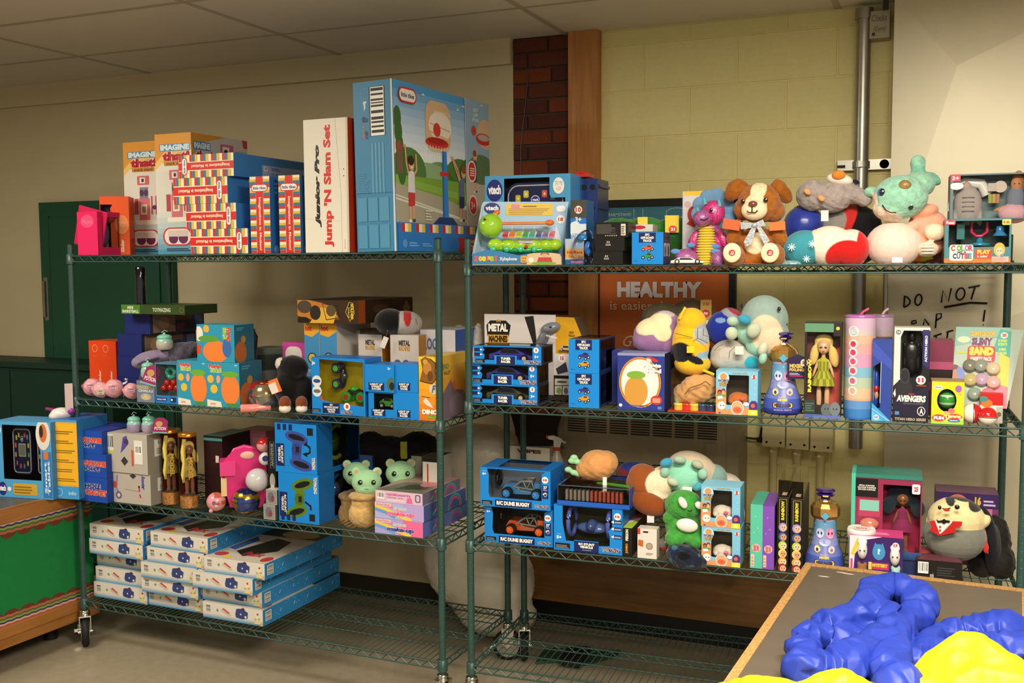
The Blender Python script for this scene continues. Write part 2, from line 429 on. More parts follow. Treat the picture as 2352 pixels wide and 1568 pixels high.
 # ================================================================== THE ROOM
WY=4.33;CZ=2.645
def onY(x,y,Y=WY):d=ray(x,y);return CAM_O+d*((Y-CAM_O.y)/d.y)
TILE=material('acoustic_tile',0.95,0.1,col='#ddd6c8',noise=0.10,nscale=220,bump=0.25,bscale=420)
MORTAR=material('mortar',0.9,0.1,col='#544638',noise=0.15,bump=0.3)
BLOCK=material('painted_block',0.55,0.3,col='#e6da98',noise=0.05,nscale=14,bump=0.35,bscale=150)
TAN=material('painted_plaster',0.6,0.25,col='#cbbd97',noise=0.03,nscale=6)
FLOORM=material('vinyl_floor',0.38,0.4,col='#988b74',noise=0.12,nscale=26)
BRICK=material('fired_brick',0.85,0.15,noise=0.28,nscale=34,bump=0.4,bscale=120)
def grain_wood(name,c0,c1,sc=(3,3,26),rough=0.42):
 m=bpy.data.materials.new(name);m.use_nodes=True;nt=m.node_tree;b=nt.nodes['Principled BSDF'];b.inputs['Roughness'].default_value=rough
 tc=nt.nodes.new('ShaderNodeTexCoord');mp=nt.nodes.new('ShaderNodeMapping');mp.inputs['Scale'].default_value=sc
 n=nt.nodes.new('ShaderNodeTexNoise');n.inputs['Scale'].default_value=2.0;n.inputs['Detail'].default_value=6;n.inputs['Distortion'].default_value=0.6
 cr=nt.nodes.new('ShaderNodeValToRGB');cr.color_ramp.elements[0].color=(*lin(c0),1);cr.color_ramp.elements[1].color=(*lin(c1),1);cr.color_ramp.elements[0].position=0.3;cr.color_ramp.elements[1].position=0.7
 nt.links.new(tc.outputs['Object'],mp.inputs[0]);nt.links.new(mp.outputs[0],n.inputs['Vector']);nt.links.new(n.outputs['Fac'],cr.inputs[0]);nt.links.new(cr.outputs[0],b.inputs['Base Color']);return m
OAKV=grain_wood('oak_vertical_grain','#a4692f','#bd8142',(26,26,2))
OAKH=grain_wood('brown_panel_grain','#6f4a22','#8a6030',(2,2,22))
OAKE=grain_wood('oak_edge_grain','#8f5a26','#aa7136',(22,2,22))
CHIP=material('particle_board',0.8,0.2,col='#b08650',noise=0.45,nscale=130,bump=0.4,bscale=200)
fl=struct(MB().box(-7,-3.5,-0.06,4,WY+.2,0,'#a8977a').build('floor',FLOORM));fl['label']='tan vinyl floor'
ce=struct(MB().box(-7,-3.5,CZ+.02,4,WY+.2,CZ+.08,'#6f675a').build('ceiling',TAN))
TXS=[-6.13,-4.99,-3.86,-2.70,-1.56,-0.42,0.72,1.86,3.0];TYS=[4.33-.07-0.605*k for k in range(0,9)]
TYS=[4.41,3.80,3.19,2.585,1.98,1.375,0.77,0.165,-0.44]
tm=MB().box(-.5,-.5,0,.5,.5,1,'#fff').build('ceiling_tile',TILE,ce).data
bpy.data.objects.remove(bpy.data.objects['ceiling_tile'])
for i in range(len(TXS)-1):
 for j in range(len(TYS)-1):
  x0,x1,y1,y0=TXS[i]+.011,TXS[i+1]-.011,min(TYS[j],WY)-.011,TYS[j+1]+.011
  o=link('ceiling_tile',tm,ce,((x0+x1)/2,(y0+y1)/2,CZ+.003));o.scale=(x1-x0,y1-y0,.018)
tb=MB()
for x in TXS:tb.box(x-.012,-0.44,CZ+.000,x+.012,WY,CZ+.022,'#a89c88')
for y in TYS[1:]:tb.box(-6.13,y-.012,CZ+.0005,3,y+.012,CZ+.022,'#a89c88')
tb.build('ceiling_grid',material('grid_metal',0.6,0.3,col='#b3aa98'),ce)
for(lx,ly)in((-3.50,1.85),(.10,1.55)):
 MB().box(-.55,-.28,0,.55,.28,.02,'#fffaf0').build('light_lens',material('lamp_lens',0.5,0.3,col='#f4ead2'),ce,(lx,ly,CZ-.001))
wb=struct(MB().box(-1.42,WY+.0035,0,4,WY+.2,CZ+.1,'#c9ba80').build('wall_back',BLOCK))
bmesh_b=MB()
bmesh_b.add([(0,.0035,0),(1,.0035,0),(1,.0035,1),(0,.0035,1),(.008,0,.016),(.992,0,.016),(.992,0,.984),(.008,0,.984)],[(4,5,6,7),(0,1,5,4),(1,2,6,5),(2,3,7,6),(3,0,4,7)],'#d6c88c')
bo=bmesh_b.build('block',BLOCK);bme=bo.data;bpy.data.objects.remove(bo)
zl=2.382-.1985*12;k=0;XJ=onY(1478,265).x
while zl<CZ:
 off=XJ if k%2==0 else XJ+.1985
 x=off-.397*10
 while x<2.6:
  a,b=max(x,-1.405),x+.397
  if b>-1.39:
   o=link('block',bme,wb,(a+.002,WY,max(zl,0)+.002));o.scale=(b-a-.004,1,min(.1945,CZ-zl-.004))
  x+=.397
 zl+=.1985;k+=1
wl=struct(MB().box(-7,WY-.012,0,-1.815,WY+.2,CZ+.02,'#c2ad7c').build('wall_left_of_pier',TAN));wl.name='wall_back_left'
struct(MB().box(-7,WY-.045,2.535,-1.815,WY-.012,CZ+.004,'#b5a068').build('trim_1',TAN))
struct(MB().box(-7.2,-3.5,0,-7,WY+.2,CZ+.1,'#c2ad7c').build('wall_left',TAN))
pr=struct(MB().box(-1.815,WY-.004,0,-1.535,WY+.2,CZ+.02,'#6d5e4c').build('wall_brick_pier',MORTAR))
bk=MB();bk.box(0,-.012,0,1,.01,1,'#fff');random.seed(3)
bms=[]
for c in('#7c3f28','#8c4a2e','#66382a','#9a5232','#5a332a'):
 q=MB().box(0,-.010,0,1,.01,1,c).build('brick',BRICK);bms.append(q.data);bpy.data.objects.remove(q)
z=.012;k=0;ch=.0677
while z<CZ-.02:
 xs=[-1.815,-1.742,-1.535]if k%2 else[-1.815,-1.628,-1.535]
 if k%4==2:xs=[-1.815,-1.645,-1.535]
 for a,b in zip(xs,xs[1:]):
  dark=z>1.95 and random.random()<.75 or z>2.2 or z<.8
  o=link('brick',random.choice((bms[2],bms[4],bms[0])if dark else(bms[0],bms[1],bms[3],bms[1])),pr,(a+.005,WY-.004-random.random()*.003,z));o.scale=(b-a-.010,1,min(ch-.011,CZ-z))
 z+=ch;k+=1
o=thing('thin_wire','thin dark wire running down the brick pier','wire')
MB().tube([onY(1213,170,WY-.02),onY(1205,250,WY-.02),onY(1196,330,WY-.02),onY(1196,400,WY-.02),onY(1210,650,WY-.02),onY(1219,700,WY-.02),onY(1222,760,WY-.02)],.0022,'#3a2a22',6).build('cable',PLASTIC,o)
struct(MB().box(-1.537,WY-.055,.41,-1.405,WY+.1,CZ+.004,'#fff').build('trim_2',OAKV))
struct(MB().box(-1.74,WY-.03,.10,3.5,WY+.004,.41,'#fff').build('trim_3',OAKH))
struct(MB().box(-1.745,WY-.036,0,3.5,WY+.004,.10,'#fff').build('baseboard_back',material('black_cove_base',0.45,0.4,col='#141310')))
struct(MB().box(-7,WY-.022,0,-1.815,WY-.008,.10,'#fff').build('baseboard_left',material('dark_cove_base',0.5,0.4,col='#2a241a')))
dr=struct(MB().box(-4.68,WY-.05,0,-3.75,WY-.01,1.997,'#1e4a36').build('door_1',material('green_door_paint',0.5,0.35,col='#1f4f3a',noise=.04)))
DG=material('green_door_paint',0.5)
MB().box(-4.60,WY-.06,.06,-3.83,WY-.049,1.91,'#1e4a36').build('door_leaf',DG,dr)
MB().box(-4.612,WY-.052,.05,-4.60,WY-.046,1.92,'#0f2a1e').build('door_gap',material('door_gap_dark',.7,col='#10241b'),dr)
hd=MB().box(-4.655,WY-.075,1.36,-4.635,WY-.05,1.56,'#b9b4a4');hd.box(-4.66,WY-.056,1.34,-4.63,WY-.049,1.58,'#5a5a52');hd.build('door_handle',GALV,dr)
p0=onY(0,822,4.15);
t=thing('storage_cabinet','dark green low cabinet along the wall behind the toy counter','cabinet',(-4.75,4.17,0))
DGC=material('dark_green_laminate',0.55,0.3,col='#16382c',noise=.05)
MB().box(-1.25,-.14,.06,0.80,.10,p0.z-.03,'#16382c').build('body',DGC,t);MB().box(-1.27,-.155,p0.z-.03,.82,.11,p0.z,'#122e24').build('top',DGC,t)
MB().box(-1.23,-.12,0,.78,.08,.06,'#0c0c0c').build('plinth',RUBBER,t)
for x0 in(-1.23,-.565,.10):MB().box(x0,-.152,.08,x0+.655,-.14,p0.z-.05,'#183d30').build('door',DGC,t)
pc=onY(1530,640,WY-.03);t=thing('framed_poster','black framed poster with HEALTHY on orange below a chalk farm stand drawing','poster',(0,WY-.004,0))
PX0,PX1,PZ0,PZ1=-1.43,-.805,1.16,1.918
fr=MB()
for a in((PX0,PZ0,PX0+.028,PZ1),(PX1-.028,PZ0,PX1,PZ1),(PX0,PZ0,PX1,PZ0+.03),(PX0,PZ1-.03,PX1,PZ1)):fr.box(a[0],-.03,a[1],a[2],0,a[3],'#171513')
fr.build('frame',material('black_frame',.4,.4,col='#191715'),t)
MB().box(PX0+.02,-.016,PZ0+.02,PX1-.02,0,PZ1-.02,'#c96a2c').build('backing',CARD,t)
A=Art(PX1-PX0-.056,PZ1-PZ0-.06)
A.rect(0,0,1,.66,'#cc6c30').rect(0,.66,1,1,'#3f7686')
CK='#a9bfc2'
A.text('FARMSTAND',.07,.93,.25,.975,CK,.01,keep=True)
A.line([(.05,.985),(.05,.92),(.27,.92),(.27,.985)],.003,CK);A.line([(.0,.83),(.06,.915),(.27,.92),(.34,.83)],.003,CK)
for i in range(14):A.line([(.01+i*.024,.83),(.065+i*.015,.915)],.0024,CK)
A.line([(.34,.985),(.34,.93),(.42,.93),(.42,.84)],.0025,CK);A.ring(.60,.955,.08,.03,.0025,CK);A.line([(.51,.94),(.54,.85),(.66,.85),(.68,.95)],.0025,CK);A.line([(.56,.90),(.62,.93),(.66,.89)],.0025,CK)
A.text('HEALTHY',.145,.434,.80,.532,'#6f5a58',.06).text('HEALTHY',.14,.438,.795,.536,'#e9dfe0',.06)
A.text('is easier than',.085,.36,.62,.415,'#ecdcd0',0).text('Get',.19,.13,.36,.20,'#ecd6c8',0,shear=.4)
A.build('poster_print',t,(PX0+.028,-.0165,PZ0+.03),mat=material('poster_paper',.55,.3))
t=thing('unit_heater','beige metal wall heater cabinet with rows of louvre slots behind the shelf','heater',(0,WY-.002,0))
HM=material('beige_enamel',.5,.35,col='#9a8d72',noise=.04);HX0,HX1,HZ0,HZ1=-1.535,-.755,.40,1.03;HD=-.20
hb=MB();hb.box(HX0,HD,HZ0,HX1,0,HZ1,'#9a8d72');hb.build('housing',HM,t)
MB().box(HX0+.03,HD-.006,HZ0+.02,HX1-.05,HD,HZ1-.02,'#968a70').build('front_panel',HM,t)
lv=MB();DK='#2f2a20'
for zz in(onY(1400,994,WY+HD).z,onY(1400,1072,WY+HD).z):
 for i in range(7):
  x0=HX0+.05+i*.094
  for k in range(10 if zz>.86 else 3):lv.box(x0,HD-.0075,zz+k*.0105,x0+.080,HD-.005,zz+k*.0105+.005,DK)
o=lv.build('louvre_slots',material('slot_dark',.8,.2,col='#2c271d'),t);o['kind']='stuff'
MB().box(HX1-.13,HD-.012,.86,HX1-.09,HD-.005,.91,'#a8997c').build('control_door',HM,t)
BX=material('cream_box',.5,.3,col='#cfc08c');CP=material('cream_pipe',.5,.3,col='#c9b986')
for i in range(3):
 t=thing('junction_box',('cream junction box nearest the heater on the block wall','cream junction box in the middle of a row of three','cream junction box at the end of the row farthest from the heater')[i],'junction box',(0,WY-.002,0),0,'junction boxes on the block wall')
 a,b=onY(1749+i*55,1000,WY-.09),onY(1749+(i+1)*55,1000,WY-.09);z0=onY(1830,1030,WY-.09).z-.004*i;x0,x1=a.x,b.x
 MB().box(x0+.002,-.075,z0,x1-.002,0,z0+.18,'#cfc08c').build('body',BX,t);MB().box(x0+.003,-.088,z0+.002,x1-.003,-.075,z0+.178,'#d6c795').build('cover',BX,t)
 for sx in(x0+.02,x1-.02):MB().lathe((sx,-.088,z0+.02),[(.005,0),(.005,.002)],'#3a3326',8,'y').build('screw',PLASTIC,t)
 t=thing('conduit_pipe',('cream conduit below the box nearest the heater','cream conduit below the middle junction box','cream conduit below the end junction box')[i],'pipe',((x0+x1)/2-.008,WY-.035,0),0,'conduits below the junction boxes')
 MB().tube([(0,0,.41),(0,0,z0-.004)],.0165,'#c9b986',14).build('pipe',CP,t);MB().lathe((0,0,z0-.03),[(.021,0),(.021,.026)],'#cbbb88',14).build('connector',CP,t)
 MB().lathe((-.004,-.022,z0-.022),[(.006,0),(.006,.008)],'#e6dcb8',8,'y').build('screw',PLASTIC,t)
t=thing('wall_bracket','dark metal rod bracket between heater and junction boxes','bracket',(0,WY-.03,0))
a,b=onY(1702,1004,WY-.03),onY(1745,1008,WY-.03);DM=material('dark_iron',.5,.4,col='#2a2620')
MB().tube([(a.x,0,a.z),(b.x,0,b.z)],.005,'#2a2620',8).lathe((a.x+.01,0,a.z-.012),[(.012,0),(.012,.02)],'#2a2620',10).lathe((b.x,0,b.z-.012),[(.012,0),(.012,.02)],'#2a2620',10).build('rod',DM,t)
MB().tube([(b.x,0,b.z),(b.x+.008,-.01,b.z+.05)],.004,'#2a2620',8).tube([(b.x,0,b.z),(b.x+.02,.02,b.z)],.006,'#2a2620',8).build('lever',DM,t)
t=thing('wall_pipe','galvanized vertical steel pipe clamped to the yellow block wall','pipe',(-.317,WY-.05,0))
MB().tube([(0,0,.9),(0,0,2.60)],.0275,'#a8a59a',20).build('pipe',GALV,t)
MB().lathe((0,0,2.585),[(.034,0),(.034,.04)],'#8f8c82',20).build('end_cap',GALV,t);MB().lathe((0,0,1.33),[(.031,0),(.031,.05)],'#b5b2a8',20).build('coupling',GALV,t)
zc=onY(1980,380).z
MB().box(-.09,.012,zc-.02,.12,.05,zc+.02,'#a8a59a').build('strut_channel',GALV,t)
MB().lathe((0,0,zc-.012),[(.033,0),(.033,.024)],'#bdb9ae',20).box(-.008,-.045,zc-.012,.008,-.028,zc+.012,'#bdb9ae').build('clamp',GALV,t)
MB().lathe((.085,.012,zc),[(.018,0,'#e0d6a8'),(.018,.003,'#e0d6a8'),(.008,.0032,'#1a1a14'),(.008,.004,'#1a1a14')],'#e0d6a8',16,'y').build('washer',PLASTIC,t)
MB().tube([(-.09,0,zc-.004),(-.06,-.005,zc-.004)],.004,'#3a362e',8).build('bolt',DM,t)
t=thing('thin_conduit','thin dark vertical conduit beside the handwritten duct panel','pipe',(-.212,WY-.16,0))
MB().tube([(0,0,1.1),(0,0,1.62)],.008,'#4a463a',10).build('pipe',GALV,t);MB().box(-.01,.004,1.34,.01,.02,1.37,'#6a665a').build('clip',GALV,t)
a,b=onY(1998,28,WY-.06),onY(2046,86,WY-.06);t=thing('electrical_box','small grey metal box with faint handwriting beside the pipe top','box',(0,WY-.002,0))
MB().box(a.x,-.07,b.z,b.x-.005,0,a.z,'#9a9484').build('body',material('grey_box_paint',.45,.4,col='#a59d84'),t)
Art(b.x-.005-a.x,a.z-b.z).text('Clocks',.1,.62,.85,.86,'#57513f',0,shear=.2).text('(Gym)',.2,.2,.8,.44,'#57513f',0,shear=.2).build('handwriting',t,(a.x,-.0705,b.z))
MB().box(a.x+.01,-.078,b.z+.01,a.x+.02,-.07,b.z+.02,'#222').build('latch',DM,t);MB().box(b.x-.03,-.09,a.z,b.x-.01,-.07,a.z+.04,'#77736a').build('conduit_nipple',DM,t)
DUCT=material('painted_sheet_metal',.42,.5,metal=.35,col='#d2c9ad',noise=.03,nscale=9)
def cross_panel(name,X0,X1,Z0,Z1,ax,az,depth,par,Y):
 m=MB();m.add([(X0,0,Z0),(X1,0,Z0),(X1,0,Z1),(X0,0,Z1),(ax,-depth,az)],[(0,1,4),(1,2,4),(2,3,4),(3,0,4)],'#c4ba98')
 return m.build(name,DUCT,par)
t=thing('duct_casing','pale sheet metal duct casing with DO NOT handwritten on it','duct',(0,4.20,0))
DX0,DX1=-.203,.62
MB().box(DX0,0.001,.2,DX1,.12,CZ-.005,'#b9ae8c').build('duct_body',DUCT,t)
cz1=onY(2198,150,4.19);cross_panel('upper_panel',DX0,DX1,1.60,CZ-.005,cz1.x,cz1.z,.013,t,4.2)
cz2=onY(2172,775,4.19);cross_panel('lower_panel',DX0,DX1,.2,1.595,cz2.x,cz2.z,.008,t,4.2)
def at42(x,y):p=onY(x,y,4.185);return(p.x+.5,p.z-1)
W_=Art(1,1)
def stroke(pts,wd=.006):W_.line([at42(2000+x/5.227,560+y/5.227)for x,y in pts],wd,'#1d1a15')
def oval(cx,cy,rx,ry,t=.15):stroke([(cx+rx*cos(a*pi/8)+t*ry*-sin(a*pi/8),cy+ry*sin(a*pi/8))for a in range(17)])
stroke([(405,620),(395,760)]);stroke([(395,625),(440,640),(470,680),(465,715),(430,745),(395,760)])
oval(570,670,40,65);stroke([(845,705),(865,560),(930,690),(965,530)]);oval(1075,600,52,72);stroke([(1170,525),(1310,498)]);stroke([(1250,515),(1205,665)])
stroke([(880,760),(1190,705),(1400,712)],.008);stroke([(490,965),(492,925),(540,918),(545,945),(500,960)]);stroke([(630,970),(645,900),(700,975)])
stroke([(775,1010),(790,840),(845,835),(845,880),(780,920)]);stroke([(1370,790),(1350,930)]);stroke([(1345,965),(1352,972)]);stroke([(750,1110),(850,1075)]);stroke([(780,1100),(800,1205)]);stroke([(905,1060),(990,1035)]);stroke([(925,1055),(910,1150)])
W_.build('handwriting',t,(-.5,-.0105,1),mat=material('marker_ink',.6,.2))['kind']='stuff'
# ================================================================== WIRE SHELVING
UL=Unit((-1.653,3.240),-1.042,1.754,.58,[1.676,1.070,.6405,.19])
UR=Unit((-1.5466,3.261),3.072,1.779,.58,[1.627,1.141,.639,.19])
SURF=.0155
def shelf_mesh(U,z,x0,x1,par):
 m=MB();r=.0032;y0,y1=-.008,U.D+.008;zt,zb=z+.011,z-.013
 ct='#2c4a42'
 for zz in(zt,zb):
  m.tube([(x0,y0,zz),(x1,y0,zz)],r,ct,6);m.tube([(x0,y1,zz),(x1,y1,zz)],r,ct,6)
  for x in(x0+.0,x1):m.tube([(x,y0,zz),(x,y1,zz)],r,ct,6)
 def zig(a,b,n):
  P=[]
  for i in range(n*2+1):
   f=i/(2*n);P.append((a[0]+(b[0]-a[0])*f,a[1]+(b[1]-a[1])*f,zt if i%2==0 else zb))
  m.tube(P,.0024,ct,5,smooth=False)
 n=round((x1-x0)/.056)
 zig((x0,y0),(x1,y0),n);zig((x0,y1),(x1,y1),n);zig((x0,y0),(x0,y1),10);zig((x1,y0),(x1,y1),10)
 s=m.build('shelf',EPOXY,par)
 g=MB();nx=round((x1-x0)/.0255)
 for i in range(1,nx):x=x0+(x1-x0)*i/nx;g.tube([(x,y0,z+.0135),(x,y1,z+.0135)],.0017,ct,4,smooth=False)
 for f in(.25,.5,.75):g.tube([(x0,y0+(y1-y0)*f,z+.0095),(x1,y0+(y1-y0)*f,z+.0095)],.0028,ct,5)
 f=.5;P=[]
 for i in range(2*n+1):P.append((x0+(x1-x0)*i/(2*n),y0+(y1-y0)*f,zt-.004 if i%2==0 else zb))
 g.tube(P,.0022,ct,4,smooth=False)
 g.tube([(x0,y0+(y1-y0)*f,zb),(x1,y0+(y1-y0)*f,zb)],.0026,ct,5)
 o=g.build('wire_grid',EPOXY,s);o['kind']='stuff'
 return s
def caster(par,x,y,turn=0.0):
 R=.063;m=MB()
 w_=MB();w_.lathe((0,-.016,0),[(R-.010,0),(R,.006),(R,.026),(R-.010,.032)],'#1c1c1b',28,'y')
 wh=w_.build('wheel',RUBBER,par,(x,y,R),turn)
 hb=MB().lathe((0,-.018,0),[(R-.016,0),(R-.018,.036)],'#a9a493',24,'y');hb.build('wheel_hub',material('grey_hub',.4,.4,col='#8f8b7c'),wh)
 fk=MB()
 for s in(-1,1):fk.add([(-.02,s*.021,0),(.02,s*.021,0),(.026,s*.021,R+.01),(-.026,s*.021,R+.01),(-.02,s*.024,0),(.02,s*.024,0),(.026,s*.024,R+.01),(-.026,s*.024,R+.01)],[(0,1,2,3),(7,6,5,4),(0,4,5,1),(1,5,6,2),(2,6,7,3),(3,7,4,0)],'#d8d4c8')
 fk.box(-.027,-.024,R+.006,.027,.024,R+.012,'#d8d4c8');fk.lathe((0,0,R+.012),[(.022,0),(.022,.006),(.017,.008),(.021,.010),(.021,.018),(.012,.022)],'#d8d4c8',20)
 fk.lathe((0,-.03,0),[(.008,0),(.008,.06)],'#d8d4c8',10,'y')
 fk.build('fork',CHROME,par,(x,y,R),turn)
 b=MB();b.tube([(-.03,-.026,.02),(-.075,-.03,-.005)],.005,'#c9c2a8',8);b.box(-.10,-.045,-.022,-.07,-.012,-.008,'#cfc8b0');b.build('brake_pedal',CHROME,par,(x,y,R),turn)
def shelving(U,left,label):
 t=thing('wire_shelving_unit',label,'shelving',U.o,U.a)
 x0,x1=(-U.W,0)if left else(0,U.W)
 top=U.P(0,0,0);zt=U.zs[0]+.058 if left else U.zs[0]+.105
 for x in(x0,x1):
  for y in(0,U.D):
   m=MB();m.tube([(x,y,.145),(x,y,zt)],.0125,'#2c4a42',14)
   k=.15
   while k<zt-.02:m.lathe((x,y,k),[(.0128,0),(.0121,.0012),(.0128,.0024)],'#263f38',14,cap=False);k+=.0254
   p=m.build('post',EPOXY,t);MB().lathe((x,y,zt),[(.0125,0),(.0125,.003),(.008,.006)],'#1c2a26',14).build('post_cap',RUBBER,p)
   for z in U.zs:MB().lathe((x,y,z-.021),[(.0185,0),(.0175,.041),(.0135,.043)],'#2c4a42',16).build('collar',EPOXY,p)
   caster(t,x,y,(-.75 if x==x0 else 1.5)if(left and y==0)else(.35 if left and x==x1 else-1.2))
 for z in U.zs:shelf_mesh(U,z,x0,x1,t)
 return t
shelving(UL,True,'dark green wire shelving unit on casters loaded with stacked boxes, beside the green door')
shelving(UR,False,'dark green wire shelving unit on casters in front of the framed poster and heater')
# ================================================================== TABLES
t=thing('play_counter','wood edged counter with green bulletin board side and zigzag border trim','counter',(-3.46,3.42,0),radians(-3.5))
CT=material('grey_laminate',.35,.4,col='#4d453a',noise=.06,nscale=20)
MB().box(-1.6,-1.9,.635,0,0,.668,'#4d453a').build('top',CT,t)
MB().box(-1.6,-1.91,.618,.012,-1.9,.671,'#fff').box(0,-1.91,.612,.014,.0,.671,'#fff').build('edge_band',OAKE,t)
MB().box(-1.55,-1.86,.11,-.03,-.03,.62,'#7a4a22').build('body',OAKH,t)
MB().box(-.03,-1.88,.10,.012,-.02,.165,'#7a4a22').box(-.03,-1.88,.145,.02,-.02,.185,'#8a5628').build('bottom_rail',OAKE,t)
bd=MB().box(-.03,-1.86,.185,-.004,-.03,.615,'#1f8a48').build('bulletin_board',material('green_felt_paper',.85,.2,col='#1c7a3e',noise=.08),t)
tr=MB()
def scallop(z0,z1,up):
 A=Art(1.83,z1-z0);n=24
 P=[(0,1 if up else 0)]if False else[]
 base='#6a3a22'
 pts=[(0,0)]
 for i in range(n):
  for k in range(6):a=pi*k/5;pts.append(((i+.5-.5*cos(a))/n,.62+.36*sin(a)))
 pts.append((1,0));A.poly(pts,base)
 for y,c in((.02,'#a85a4a'),(.14,'#d9a58c'),(.26,'#27386a'),(.36,'#8a9a4a'),(.48,'#4a6a34'),(.58,'#b0644a')):
  z=[]
  for i in range(97):z.append((i/96,y+(.05 if i%2 else 0)))
  A.line(z,.010,c)
 if up:A.emit(tr,(-.003,-1.86,z0),(0,1,0),(0,0,1))
 else:A.emit(tr,(-.003,-.03,z1),(0,-1,0),(0,0,-1))
scallop(.185,.25,True);scallop(.54,.615,False)
tr.build('border_trim',material('border_paper',.7,.2),t)
for x in(-1.4,-.15):
 for y in(-1.7,-.15):MB().lathe((x,y,0),[(.03,0),(.03,.06),(.018,.075),(.018,.11)],'#1a1a1a',14).build('caster',RUBBER,t)
t=thing('work_table','grey topped table with raw chipboard edges in front of the shelving','table',(-.364,3.105,0),radians(-3.2))
TW=.60;TL=1.9
MB().box(.022,-TL,.722,TW-.022,-.024,.750,'#443d34').build('top',material('dark_laminate',.42,.4,col='#5b5145',noise=.08,nscale=12),t)
MB().box(0,-TL,.715,.022,0,.753,'#b08650').box(TW-.022,-TL,.715,TW,0,.753,'#b08650').box(.022,-.024,.715,TW-.022,0,.753,'#b08650').build('chipboard_edge',CHIP,t)
for(x,y)in((.06,-.08),(TW-.06,-.08),(.06,-TL+.08),(TW-.06,-TL+.08)):MB().box(x-.02,y-.02,0,x+.02,y+.02,.716,'#5a5348').build('leg',material('table_leg',.5,.4,col='#5a5348'),t)
sc=MB()
for(x,y)in((.11,-.05),(.13,-.055),(.07,-.11)):sc.ell((x,y,.7502),(.018,.005,.0006),'#b9ae9a',10,4)
sc.build('scuff',PLASTIC,t)['kind']='stuff'
# ================================================================== LEFT UNIT, TOP SHELF
ZL=[z+SURF for z in UL.zs];ZR=[z+SURF for z in UR.zs]
LT_BLUE,BLUE,NAVY='#4f9fd0','#1583d6','#16245c'
RED,CREAM,YEL,WHITE='#d2281e','#f0e4c0','#e8c22e','#f2efe6'
def logo_pill(A,x0,y0,x1,y1,rot=0,txt='little tikes',ink='#23306e'):
 A.rr(x0,y0,x1,y1,.5,RED);dx,dy=(x1-x0)*.07,(y1-y0)*.07
 k=min(dx*A.w,dy*A.h)*1.6;dx,dy=k/A.w,k/A.h
 A.rr(x0+dx,y0+dy,x1-dx,y1-dy,.5,'#f4f0ea');A.text(txt,x0+dx*2.6,y0+dy*2.6,x1-dx*2.6,y1-dy*2.6,ink,.03,rot,keep=True)
def pink_front(A):A.ell(.5,.78,.33,.2*A.w/A.h*1.2,'#dd4a78').text('Plush',.24,.72,.76,.82,'#e0668c',.02)
o=carton('toy_box','hot pink open toy box with a tilted back panel','box',UL,178,224,486,593,.0,.17,('#d8225c','#c41c52','#d8225c'),ZL[0],0,None,pink_front,None,None,None,sidehole=[rect_hole(.15,.18,.85,.88)],inside='#3a2430')
W_,H_,D_=WHD(o)
m=MB();m.M=Matrix.Translation((-.052,.03,H_*.28))@Matrix.Rotation(radians(13),4,'Y')
m.box(0,-.002,0,.16,.002,H_*.92,'#c41c52').build('back_panel',CARD,o)
MB().ell((W_*.6,.07,.09),(.025,.03,.06),'#5a4a78',12,8).build('toy_figure',PLASTIC,o);MB().ell((W_*.75,.1,.16),(.02,.022,.025),'#b03030',10,7).build('toy_part',PLASTIC,o)
def orange_front(A):A.ell(.74,.52,.24,.16,'#e88a52').text('Boxed\nPlay',.62,.46,.88,.58,'#f0a878',.02).text('Slider',.68,.05,.80,.27,'#f0d8bc',.03,90)
o=carton('toy_box','orange cut-away toy box leaning between pink box and tall play set boxes','box',UL,230,296,449,593,.08,.12,('#e2541a','#c84512','#e8682a'),ZL[0],34,None,orange_front,holes=[[(0.02,.1),(.36,.1),(.36,.8),(.44,.86),(.02,.86)]],inside='#2c2020',wid=.118)
MB().box(.014,.03,.03,.03,.05,.085,'#c99a2a').box(.014,.03,.05,.045,.05,.06,'#a97a1a').build('toy_ladder',PLASTIC,o);MB().ell((.03,.06,.13),(.02,.02,.03),'#a8242a',10,7).ell((.02,.07,.19),(.02,.02,.03),'#5a3a6a',10,7).build('toy_figure',PLASTIC,o)
def imagine_front(A):
 A.grad(0,0,1,.35,'#4f93ad','#d8dcd2',8).rect(0,.35,1,.80,'#e2ddd0').poly([(0,.74),(0,1),(1,1),(1,.86)],'#e09b3a').poly([(0,.70),(.35,.82),(1,.86),(1,.9),(.3,.86),(0,.76)],'#f0c46a')
 A.rr(.12,.855,.97,.915,.15,'#5a8fae').text('IMAGINE',.15,.862,.95,.910,'#dfeaf0',.06)
 A.text('that!',.2,.775,.96,.855,'#b82430',.07,out='#efe6dc',ow=.05);A.rr(.24,.735,.88,.775,.3,'#c98a3a').text('snack stand',.3,.742,.82,.768,'#5a3418',.02)
 A.rr(.38,.62,.72,.70,.12,'#d06a72').rect(.45,.635,.6,.685,'#e9e2da').rect(.5,.645,.57,.675,'#4a3a44')
 A.rect(.44,.50,.68,.60,'#8a8494').ell(.5,.55,.06,.03,'#5a3a5e').ell(.62,.55,.06,.03,'#5a3a5e')
 A.rect(.28,.36,.40,.50,'#b84a54').rect(.42,.30,.72,.50,'#d9727a').rect(.46,.36,.64,.45,'#efe8e0').rect(.5,.375,.6,.43,'#b48a4a').rect(.74,.36,.92,.52,'#d8d0c8').rect(.76,.36,.8,.52,'#b84a54').rect(.88,.36,.92,.52,'#b84a54').ell(.85,.42,.06,.02,'#5a3a5e')
 A.rr(.3,.27,.98,.31,.4,'#efe6d4');A.rr(.16,.075,.97,.225,.5,'#c8303a').rr(.2,.085,.93,.215,.5,'#e9ddcc').ell(.45,.135,.13,.045,'#6a2e56').ell(.72,.135,.13,.045,'#6a2e56').rect(.3,.15,.85,.20,'#d8c8bc')
 A.lines(.25,.03,.9,.06,2,'#2c4a5c')
